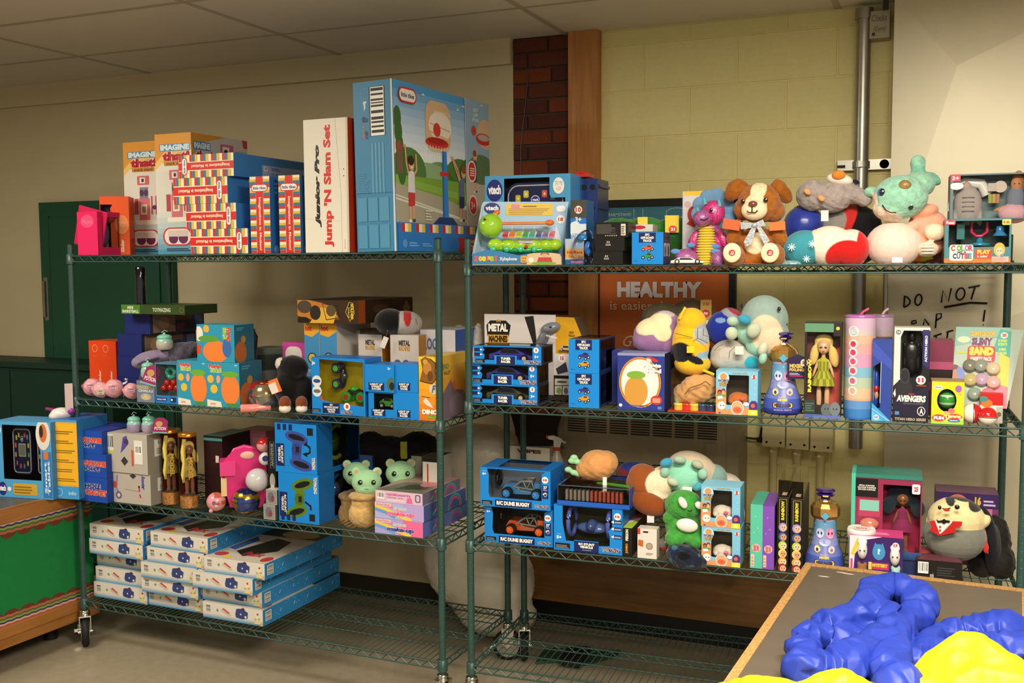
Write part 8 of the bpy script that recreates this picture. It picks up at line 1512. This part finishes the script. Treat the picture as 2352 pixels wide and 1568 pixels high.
def mk(bg1,bg2,ink):
 def f(A):A.rect(0,0,1,1,bg1).poly([(.5,0),(1,0),(1,.95),(.6,1)],bg2).line([(0,.7),(.25,.55),(.5,.25),(.75,.0)],.012,'#e8c84a').line([(0,.55),(.2,.4),(.42,.12)],.012,'#6a9ad0').line([(.1,.9),(.4,.7),(.6,.4)],.010,'#e87a9a').rect(.0,.76,.34,.96,'#e8c0b8').text('Limited Edition',.03,.80,.31,.92,'#b86a8a',.02).text('ON THE GO',.38,.58,.66,.78,'#a8c8c0',.05,out='#f0eef0',ow=.04).text('make-up',.25,.16,.82,.52,ink,.07,out='#e8e2f0',ow=.05,shear=.15)
 return f
def mks(c):
 def f(A):A.rect(0,0,1,1,c).ring(.72,.1,.12,.6,.01,'#c84a7a').ring(.72,.1,.16,.8,.008,'#3f9a9a').line([(.2,.2),(.35,.8)],.008,'#5ab0a0').circ(.3,.5,.03,'#b83a5a')
 return f
def mkt(A):A.poly([(0,0),(1,0),(.9,.6),(.2,.5)],'#6a6a5a').poly([(.3,.1),(.9,.2),(.8,.5),(.4,.4)],'#3a3a34').ell(.75,.55,.2,.2,'#c87a7a')
o=carton('make_up_box','pink and purple make-up box lowest of three, navy script','box',UL,861,971,1194,1234,-.01,.36,('#b8a0d8','#5a68a0','#c8a8c8'),z3l,0,'make-up boxes',mk('#a8a0d8','#e86a9a','#3a4a9a'),mks('#5a68a8'))
o=carton('make_up_box','lavender make-up box in the middle of three, pink script','box',UL,861,973,1156,1193,-.01,.34,('#b8b0dc','#4a5888','#c8a8c8'),o['top'],0,'make-up boxes',mk('#b0aee0','#b8a0d8','#e86a90'),mks('#4a5a8a'),stack=True)
carton('make_up_box','pale pink barcoded unicorn box on top of the make-up boxes','box',UL,862,970,1128,1155,-.01,.30,('#d8b8cc','#6a6470','#a88a80'),o['top'],0,'make-up boxes',mk1,mks('#6a6678'),mkt,stack=True)
carton('toy_box','dusty blue plain box behind the green headed plush toys','box',UL,802,856,1044,1180,.30,.2,('#4a6ca8','#1f3f6a','#3a5a90'),z3l)
def wbx(A):A.rect(0,.93,1,1,'#14120f').rect(.3,.6,.4,.9,'#a83a2a').lines(.2,.3,.8,.5,2,'#8a857a')
carton('toy_box','small white box with a dark lid edge behind the make-up boxes','box',UL,971,1004,1050,1180,.18,.12,('#cfc6ba','#8a8276','#14120f'),z3l,front=wbx)
carton('toy_box','narrow cream box standing behind the peeping plush','box',UL,945,968,1047,1180,.30,.1,('#a8a08c','#6a6454','#3a362c'),z3l)
S=Stage(UL,885,.40,z3l);t=S.thing('bag','black bundled bag with a yellow flap at the back of the third shelf','bag');blob('fabric',[(S.p(890,1050,0),S.r(60,50,50),'#0e0e10'),(S.p(850,1030,0),S.r(40,40,40),'#101012'),(S.p(960,1030,.0),S.r(50,40,40),'#121210'),(S.p(890,1130,0),S.r(70,40,70),'#0e0e10')],CLOTH,t,voxel=S.r(6),wob=.004);a=S.p(928,1042,-.075);MB().box(a[0]-.015,a[1],a[2]-.02,a[0]+.012,a[1]+.003,a[2]+.05,'#a8a41e').build('yellow_flap',CARD,t)
# ================================================================== LEFT UNIT, BOTTOM SHELF: stack of 14 paint set boxes
def pk(A):
 A.rect(0,0,1,1,'#dcd4c8').grad(0,0,1,.34,'#4f90b8','#dcd4c8',6).barcode(.05,.38,.14,.86,7,True,'#e6e0d4')
 A.poly([(.30,.62),(.44,.30),(.48,.42),(.36,.78)],'#c8c0a8').poly([(.33,.70),(.44,.44),(.455,.52),(.355,.78)],'#c84a4a').circ(.25,.58,.018,'#7a9a6a')
 A.poly([(.55,.50),(.57,.86),(.66,.92),(.76,.72),(.75,.34),(.66,.26),(.56,.32)],'#3a4478').poly([(.64,.90),(.69,.99),(.72,.84)],'#5a2c2c').circ(.64,.55,.012,'#c8d0e8').circ(.72,.42,.018,'#e0d8b8')
 A.ell(.91,.62,.05,.22,'#e0d8c0').circ(.92,.72,.016,'#c83040').circ(.88,.4,.014,'#b8b03a').circ(.94,.44,.014,'#c8a83a').poly([(.86,.1),(.98,.1),(.97,.34),(.88,.3)],'#d8cc90').rect(.96,.02,1,.2,'#d8a888')
def pk_side(A):
 A.rect(0,0,1,1,'#2f80b8').barcode(.03,.25,.10,.85,7,True,'#e6e0d4');rd=random.Random(5)
 for i in range(26):A.circ(.13+rd.random()*.85,rd.random(),.004+rd.random()*.004,'#5aa0cc')
 for i in range(5):A.line([(.2+.17*i,.45),(.215+.17*i,.65)],.003,'#b8d4e4')
def pk_top(A):
 A.rect(0,0,1,1,'#c9c0b0').poly([(.25,.2),(.5,.1),(.8,.3),(.7,.55),(.4,.6)],'#22241c').poly([(.05,.25),(.2,.22),(.22,.5),(.06,.6)],'#3a5a98').ell(.15,.1,.1,.05,'#b8343a').ell(.3,.06,.08,.03,'#d8c43a').ell(.9,.1,.08,.06,'#b83a3a').rect(.0,.65,1,1,'#2c3a2a').ell(.6,.75,.3,.1,'#c8b88a').text('Paint',.45,.12,.75,.22,'#b8303a',.04)
def pk_top2(A):A.rect(0,0,1,1,'#3f9a4a').poly([(.3,.05),(.7,.02),(.9,.1),(.8,.3),(.4,.3)],'#c89a70').poly([(.55,.02),(.95,.05),(1,.2),(.7,.15)],'#20241c').ell(.2,.1,.12,.04,'#8ac88a')
PKC=('#dcd4c8','#2f80b8','#c9c0b0')
cols_={'a':((204,313,1347,1386,.02),(208,313,1311,1348,.03),(211,311,1277,1311,.05),(193,317,1246,1281,.0),(194,323,1210,1246,.0)),'b':((326,444,1373,1409,.03),(314,443,1335,1374,.0),(312,431,1300,1337,-.01),(326,457,1262,1300,.0),(334,468,1224,1261,.0)),'c':((455,584,1397,1441,.0),(454,580,1368,1396,.02),(431,563,1328,1368,-.03),(457,598,1282,1320,-.02))}
order={'a':('bottom','second from bottom','middle','second from top','top'),'b':('bottom','second from bottom','middle','second from top','top'),'c':('bottom','second from bottom','second from top','top')}
cn={'a':'column by the green counter','b':'middle column','c':'column nearest the empty shelf'}
tmpl=None
def pbox(x0,x1,yt,yb,v,z,lab,hgt,top):
 """all fourteen are one kind: one mesh set, copied"""
 global tmpl
 u0,w,_,_=UL.fit(x0,x1,yt,yb,v,None)
 return u0,w
PW,PH,PD=.302,.0655,.55
hs=[]
for c in 'abc':
 z=ZL[3];first=True
 for i,(x0,x1,yt,yb,v)in enumerate(cols_[c]):
  u0,w,_,h=UL.fit(x0,x1,yt,yb,v,None)
  if tmpl is None:
   m=MB();m.box(0,0,0,PW,PD,PH,'#dcd4c8',['#dcd4c8','#2f80b8','#2f80b8','#2f80b8','#c9c0b0','#8ab0c0']);o=m.build('paint_set_box',CARD);A=Art(PW,PH);pk(A);A.build('front_print',o,(0,0,0));A=Art(PD,PH);pk_side(A);A.build('side_print',o,(PW,0,0),(0,1,0),(0,0,1));A=Art(PW,PD);pk_top(A);A.build('top_print',o,(0,0,PH),(1,0,0),(0,1,0));A=Art(PD,PH);pk_side(A);A.build('end_print',o,(0,PD,0),(0,-1,0),(0,0,1));tmpl=o
  else:o=dup(tmpl)
  o.location=UL.P(u0,v+.03,z);o.rotation_euler=(0,0,UL.a);tag(o,f'white blue paint set box, {order[c][i]} of the {cn[c]}','box','stacked paint set boxes')
  hs.append((c,i,round(w,3),round(h,3),round(u0,3)));z+=PH+.0006
  # ================================================================== COUNTER TOP AT FAR LEFT
ZC=.668+.001
UC=Unit((-3.46,3.42),-3.5+0,1,.5,[0]);
UT=Unit((-3.60,3.12),8,1,.5,[0])
def vt_front(A):
 oval_logo(A,.01,.02,.16,.20);A.circ(.21,.11,.035,'#f2e4dc').rr(.28,.04,.72,.19,.15,'#c8a03a').lines(.3,.06,.7,.17,3,'#8a6a1a').rect(.83,.02,.99,.62,'#2f78b8').text('Smart\nTablet',.86,.06,.96,.5,'#dce6ee',.03,90).ell(.86,.84,.13,.2,'#d8d4ce').ell(.86,.86,.07,.12,'#c8703a').ell(.83,.88,.035,.08,'#3a2a20').rect(.86,.52,.94,.62,'#d8702a').ell(.05,.88,.05,.06,'#e0e4e6')
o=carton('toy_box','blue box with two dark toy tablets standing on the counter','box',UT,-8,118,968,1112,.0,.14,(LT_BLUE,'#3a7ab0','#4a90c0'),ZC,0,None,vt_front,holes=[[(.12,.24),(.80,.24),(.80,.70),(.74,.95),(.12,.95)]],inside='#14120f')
W_,H_,D_=WHD(o);mini_tablet(o,W_*.35,H_*.59,.04,W_*.33,H_*.62);mini_tablet(o,W_*.70,H_*.56,.06,W_*.26,H_*.58)
def yb_front(A):A.rect(0,.16,1,.97,'#e0a222').rr(.02,.18,.98,.95,.06,'#e8ae2a');[A.lines(.06,.22+.12*i,.9,.27+.12*i,2,'#8a641a')for i in range(6)];A.ring(.22,.08,.14,.05,.003,'#9ac8e4').text('info',.6,.05,.9,.10,'#a8d0e8',.03)
carton('toy_box','blue edged box with a large yellow panel, between counter and post','box',UT,119,178,964,1117,.03,.2,('#3f96d0','#2f78b0','#2a5aa0'),ZC,front=yb_front)
u0,_,_,_=UT.fit(119,178,964,1117,.03,ZC);zt=UT.onv(148,964,.03)[1]
S=Stage(UT,148,.10,zt);t=S.thing('toy_set','small white and purple toy with a mallet lying on the yellow panel box','toy');blob('toy_body',[(S.p(140,950,0),S.r(24,20,15),'#d8d0ca'),(S.p(128,955,0),S.r(16,18,10),'#d8d0ca')],PLASTIC,t,voxel=S.r(3));MB().tube([S.p(104,938,.02),S.p(130,942,.02)],S.r(4),'#7a2a5a',8).ell(S.p(163,943,-.02),S.r(9),'#8a3a8a',12,8).build('mallet',PLASTIC,t)
a,b=S.p(150,945,-.03),S.p(166,880,-.03);MB().box(a[0],a[1],a[2],b[0],a[1]+.002,b[2],'#c8b0ac').build('hang_tag',CARD,t)
def dk3(A):A.rect(0,0,.25,1,'#b0a89a').rect(.25,0,.55,1,'#8a1c2c').ell(.75,.4,.2,.3,'#a89a84').circ(.9,.6,.06,'#1a1614')
# ================================================================== BEHIND AND UNDER THE SHELVES
BAG=material('white_bin_bag',.4,.4,col='#d9cfb8',noise=.08,nscale=8,bump=.9,bscale=14)
yb_=4.06
def bagbody():
 t=thing('bin_bag','large off-white plastic bin bag standing on the floor behind the shelves','bag',(-1.90,yb_,0))
 blob('film',[((0,0,.55),(.25,.17,.36),'#c8bc9e'),((-.03,0,.33),(.22,.15,.24),'#c8bc9e'),((.06,0,.25),(.22,.15,.22),'#c8bc9e'),((.10,0,.10),(.19,.14,.10),'#c8bc9e'),((0,.02,.8),(.24,.16,.14),'#c8bc9e')],BAG,t,voxel=.02,smooth=6,wob=.006);return t
bagbody()
UB=Unit((0,3.98),0,1,.5,[0])
S=Stage(UB,1232,.0,.70);t=S.thing('tote_bag','dark brown tote hanging behind the shelves by the brick pier','bag');p=S.p
m=MB();P_=[(1172,948),(1292,948),(1268,1022),(1192,1020)];f_=[p(x,y,-.02)for x,y in P_];b_=[p(x,y,.06)for x,y in P_];m.add(f_+b_,[(3,2,1,0),(4,5,6,7),(0,1,5,4),(1,2,6,5),(2,3,7,6),(3,0,4,7)],'#241812');m.build('fabric',CLOTH,t)
zt=onY(1215,1150,4.0).z
t=thing('wall_ledge','small dark wall ledge carrying the white tub and spray bottle','shelf',(0,4.0,0));a,b=onY(1165,1090,4.0),onY(1300,1090,4.0)
ztop=onY(1215,1098,3.95).z;MB().box(a.x,-.10,ztop-.02,b.x,.31,ztop,'#3a3020').build('top',OAKH,t)
MB().box(a.x+.03,.08,ztop-.14,a.x+.05,.30,ztop-.02,'#3a3020').build('bracket',OAKH,t)
US=Unit((0,3.95),0,1,.3,[0])
def tubp(A):A.text('WIPES',.2,.80,.8,.92,'#5a2a24',.06)
carton('wipes_tub','white wipes tub on the small stand beside the spray bottle','tub',US,1168,1262,1026,1098,.0,.1,('#d8cfb8','#c0b69e','#cfc5ae'),ztop+.001,front=tubp)
S=Stage(US,1279,.02,ztop+.001);t=S.thing('spray_bottle','white spray bottle with a red collar behind the dune buggy boxes','bottle');H=S.r(102)
MB().lathe((0,0,0),[(S.r(15),0),(S.r(15),H*.45),(S.r(7),H*.62),(S.r(6),H*.68)],'#b8b2a0',18).build('bottle',PLASTIC,t);MB().lathe((0,0,H*.66),[(S.r(8),0),(S.r(8),H*.08)],'#c8402e',16).build('collar',PLASTIC,t)
m=MB();m.prism([(-S.r(7),H*.74),(S.r(7),H*.74),(S.r(12),H*.92),(-S.r(8),H*1.0),(-S.r(20),H*.99),(-S.r(20),H*.92),(-S.r(8),H*.9)],-S.r(5),S.r(5),'#d8d2c4');m.build('spray_head',PLASTIC,t);MB().box(-S.r(25),-S.r(4),H*.93,-S.r(20),S.r(4),H*1.0,'#c8402e').build('nozzle',PLASTIC,t);MB().tube([(S.r(6),0,H*.9),(S.r(14),0,H*.86),(S.r(20),0,H*.83)],S.r(2.5),'#d8d2c4',8).build('trigger',PLASTIC,t)
def onZ(x,y,z):d=ray(x,y);return CAM_O+d*((z-CAM_O.z)/d.z)
t=thing('dustpan','dark green flat dustpan lying on the floor under the bottom shelf','dustpan',(0,0,0))
P_=[onZ(x,y,.004)for x,y in((1230,1524),(1250,1490),(1425,1497),(1420,1508),(1330,1530),(1298,1532),(1285,1520))];c_=sum(P_,V((0,0,0)))/len(P_);t.location=(c_.x,c_.y,0)
m=MB();P2=[q-V((c_.x,c_.y,0))for q in P_];n=len(P2);U2=[q+V((0,0,.008))for q in P2];m.add(P2+U2,[tuple(range(n))[::-1],tuple(range(n,2*n))]+[(i,(i+1)%n,n+(i+1)%n,n+i)for i in range(n)],'#2c4a34');m.build('pan',material('dark_green_plastic',.35,.5,col='#2a4a34'),t)
hb=[onZ(x,y,.02)-V((c_.x,c_.y,0))for x,y in((1300,1492),(1355,1494),(1335,1532),(1285,1524))];m=MB();U2=[q+V((0,0,.02))for q in hb];m.add(hb+U2,[(3,2,1,0),(4,5,6,7),(0,1,5,4),(1,2,6,5),(2,3,7,6),(3,0,4,7)],'#0c0c0c');m.build('grip',RUBBER,t)
# ================================================================== PLASTIC TABLECLOTHS ON THE NEAR TABLE
random.seed(11)
from mathutils import noise as N_
def cloth_heap(name,lab,col,outline,z0,peak,amp,mat,res=90,ridge=(),seed=0.0):
 """crumpled sheet: a grid over the footprint, lifted into folds; two-sided with a thin body"""
 t=thing(name,lab,'tablecloth',(0,0,0));xs=[q[0]for q in outline];ys=[q[1]for q in outline];x0,x1,y0,y1=min(xs),max(xs),min(ys),max(ys)
 cx,cy=(x0+x1)/2,(y0+y1)/2;t.location=(cx,cy,z0)
 def inside(x,y):
  r_=False;j=len(outline)-1
  for i in range(len(outline)):
   if(outline[i][1]>y)!=(outline[j][1]>y)and x<(outline[j][0]-outline[i][0])*(y-outline[i][1])/(outline[j][1]-outline[i][1])+outline[i][0]:r_=not r_
   j=i
  return r_
 def dist(x,y):
  d=9
  for i in range(len(outline)):
   a,b=V(outline[i-1]),V(outline[i]);p_=V((x,y));ab=b-a;k=max(0,min(1,(p_-a).dot(ab)/ab.length_squared));d=min(d,(p_-a-ab*k).length)
  return d
 vid={};vs=[];fs=[]
 nx=res;ny=int(res*(y1-y0)/(x1-x0))+1
 for i in range(nx+1):
  for j in range(ny+1):
   x,y=x0+(x1-x0)*i/nx,y0+(y1-y0)*j/ny
   if not inside(x,y):continue
   e=dist(x,y);f=min(1,e/.07);f=f*f*(3-2*f)*.8+.2*min(1,e/.02)
   n1=N_.noise(V((x*7+seed,y*7,1)));n2=1-abs(N_.noise(V((x*13+n1*1.2,y*13+seed,5))))*2;n3=1-abs(N_.noise(V((x*30+n1*2,y*30,seed+9))))*2
   h=peak*.55+amp*(.55*n2+.22*n3+.4*n1)
   for(rx,ry,rr,rh)in ridge:q=((x-rx)**2+(y-ry)**2)/rr**2;h+=rh*math.exp(-q)
   vid[i,j]=len(vs);vs.append((x-cx,y-cy,max(.002,f*h)))
 for(i,j)in list(vid):
  if(i+1,j)in vid and(i,j+1)in vid and(i+1,j+1)in vid:fs.append((vid[i,j],vid[i+1,j],vid[i+1,j+1],vid[i,j+1]))
 m=MB();m.add(vs,fs,col,True);o=m.build('sheet',mat,t)
 so=o.modifiers.new('thick','SOLIDIFY');so.thickness=.0015;so.offset=-1;sb=o.modifiers.new('sub','SUBSURF');sb.levels=1;sb.render_levels=1
 return t
def tabpt(px,py,z=.753):q=onZ(px,py,z);return(q.x,q.y)
BLU=material('blue_plastic_sheet',.5,.4,col='#22389c',noise=.06,nscale=8);YLW=material('yellow_plastic_sheet',.5,.35,col='#cdb216')
def crumple(t,name,tubes,mat,vox,amp,z0):
 """rolled, twisted sheet: fat tapering rolls fused into one skin, creased along and across"""
 parts=[]
 for pts,rad in tubes:
  P=[V(q)for q in pts]
  for i in range(len(P)-1):
   n=max(2,int((P[i+1]-P[i]).length/.012))
   for k in range(n):f=k/n;r_=rad[i]+(rad[i+1]-rad[i])*f;parts.append((P[i].lerp(P[i+1],f),(r_*.92,r_*.92,r_*.72),'#fff'))
 o=blob(name,parts,mat,t,voxel=vox,smooth=3);me=o.data;N=len(me.vertices);co=np.empty(N*3,'f');nr=np.empty(N*3,'f');me.vertices.foreach_get('co',co);me.vertices.foreach_get('normal',nr);co=co.reshape(-1,3);nr=nr.reshape(-1,3);d=np.empty(N,'f')
 for i in range(N):
  x,y,z=(float(c)for c in co[i]);w_=N_.noise(V((x*9,y*9,z*9)));r1=1-2*abs(N_.noise(V((x*16+w_,y*11+w_,z*16))));r2=1-2*abs(N_.noise(V((x*34+w_*2,y*26,z*34+7))));d[i]=r1*.75+r2*.38+w_*.5
 co=co+nr*d[:,None]*amp;co[:,2]=np.maximum(co[:,2],z0);me.vertices.foreach_set('co',co.ravel());me.update()
 m1=o.modifiers.new('fold','DECIMATE');m1.ratio=.022;dg=bpy.context.evaluated_depsgraph_get();n2=bpy.data.meshes.new_from_object(o.evaluated_get(dg));o.modifiers.clear();o.data=n2
 cr=n2.attributes.new('crease_edge','FLOAT','EDGE');cr.data.foreach_set('value',[.62]*len(n2.edges));m2=o.modifiers.new('soft','SUBSURF');m2.levels=2;m2.render_levels=2;return o
t=thing('tablecloth','crumpled royal blue plastic tablecloth heaped on the near table','tablecloth',(0,0,0));b0=tabpt(2050,1480);t.location=(b0[0],b0[1],.7515)
def tp(px,py,h):
 q=onZ(px,py,.7515+h);return(q.x-b0[0],q.y-b0[1],h)
crumple(t,'sheet',[([tp(1840,1490,.03),tp(1880,1450,.035),tp(1950,1425,.045),tp(2000,1400,.06),tp(2005,1360,.07),tp(2050,1342,.075),tp(2105,1365,.07),tp(2125,1400,.055),tp(2085,1425,.05)],[.026,.032,.034,.030,.024,.024,.024,.026,.024]),([tp(1840,1490,.028),tp(1850,1540,.03),tp(1920,1540,.03),tp(2000,1500,.035),tp(2040,1450,.05),tp(2045,1405,.055)],[.028,.034,.042,.036,.026,.016]),([tp(2085,1425,.045),tp(2050,1480,.04),tp(2050,1530,.035),tp(2070,1590,.03)],[.030,.036,.042,.04]),([tp(2110,1500,.025),tp(2160,1455,.028),tp(2240,1450,.030),tp(2320,1450,.032),tp(2400,1450,.03)],[.030,.030,.032,.034,.034]),([tp(2090,1520,.02),tp(2200,1500,.02),tp(2320,1500,.02),tp(2400,1510,.02)],[.034,.04,.042,.04]),([tp(1930,1480,.012),tp(1990,1470,.015),tp(2030,1440,.012)],[.05,.045,.03]),([tp(2000,1540,.01),tp(2090,1540,.01),tp(2140,1500,.01)],[.05,.055,.05]),([tp(2060,1400,.012),tp(2060,1385,.02)],[.034,.028])],BLU,.0042,.021,.0008)
yel=[tabpt(*q)for q in((1640,1568),(1700,1574),(1800,1582),(1850,1566),(1945,1560),(1962,1580),(2000,1590),(2100,1545),(2200,1520),(2280,1530),(2380,1590),(2480,1680),(2400,1900),(1600,1900))]
cloth_heap('tablecloth','bright yellow plastic tablecloth draped at the near corner of the table','#f2dc1c',yel,.7545,.05,.028,YLW,110,ridge=[(*tabpt(2215,1600),.085,.085),(*tabpt(1930,1610),.04,.03),(*tabpt(2350,1650),.1,.05)],seed=7.0)
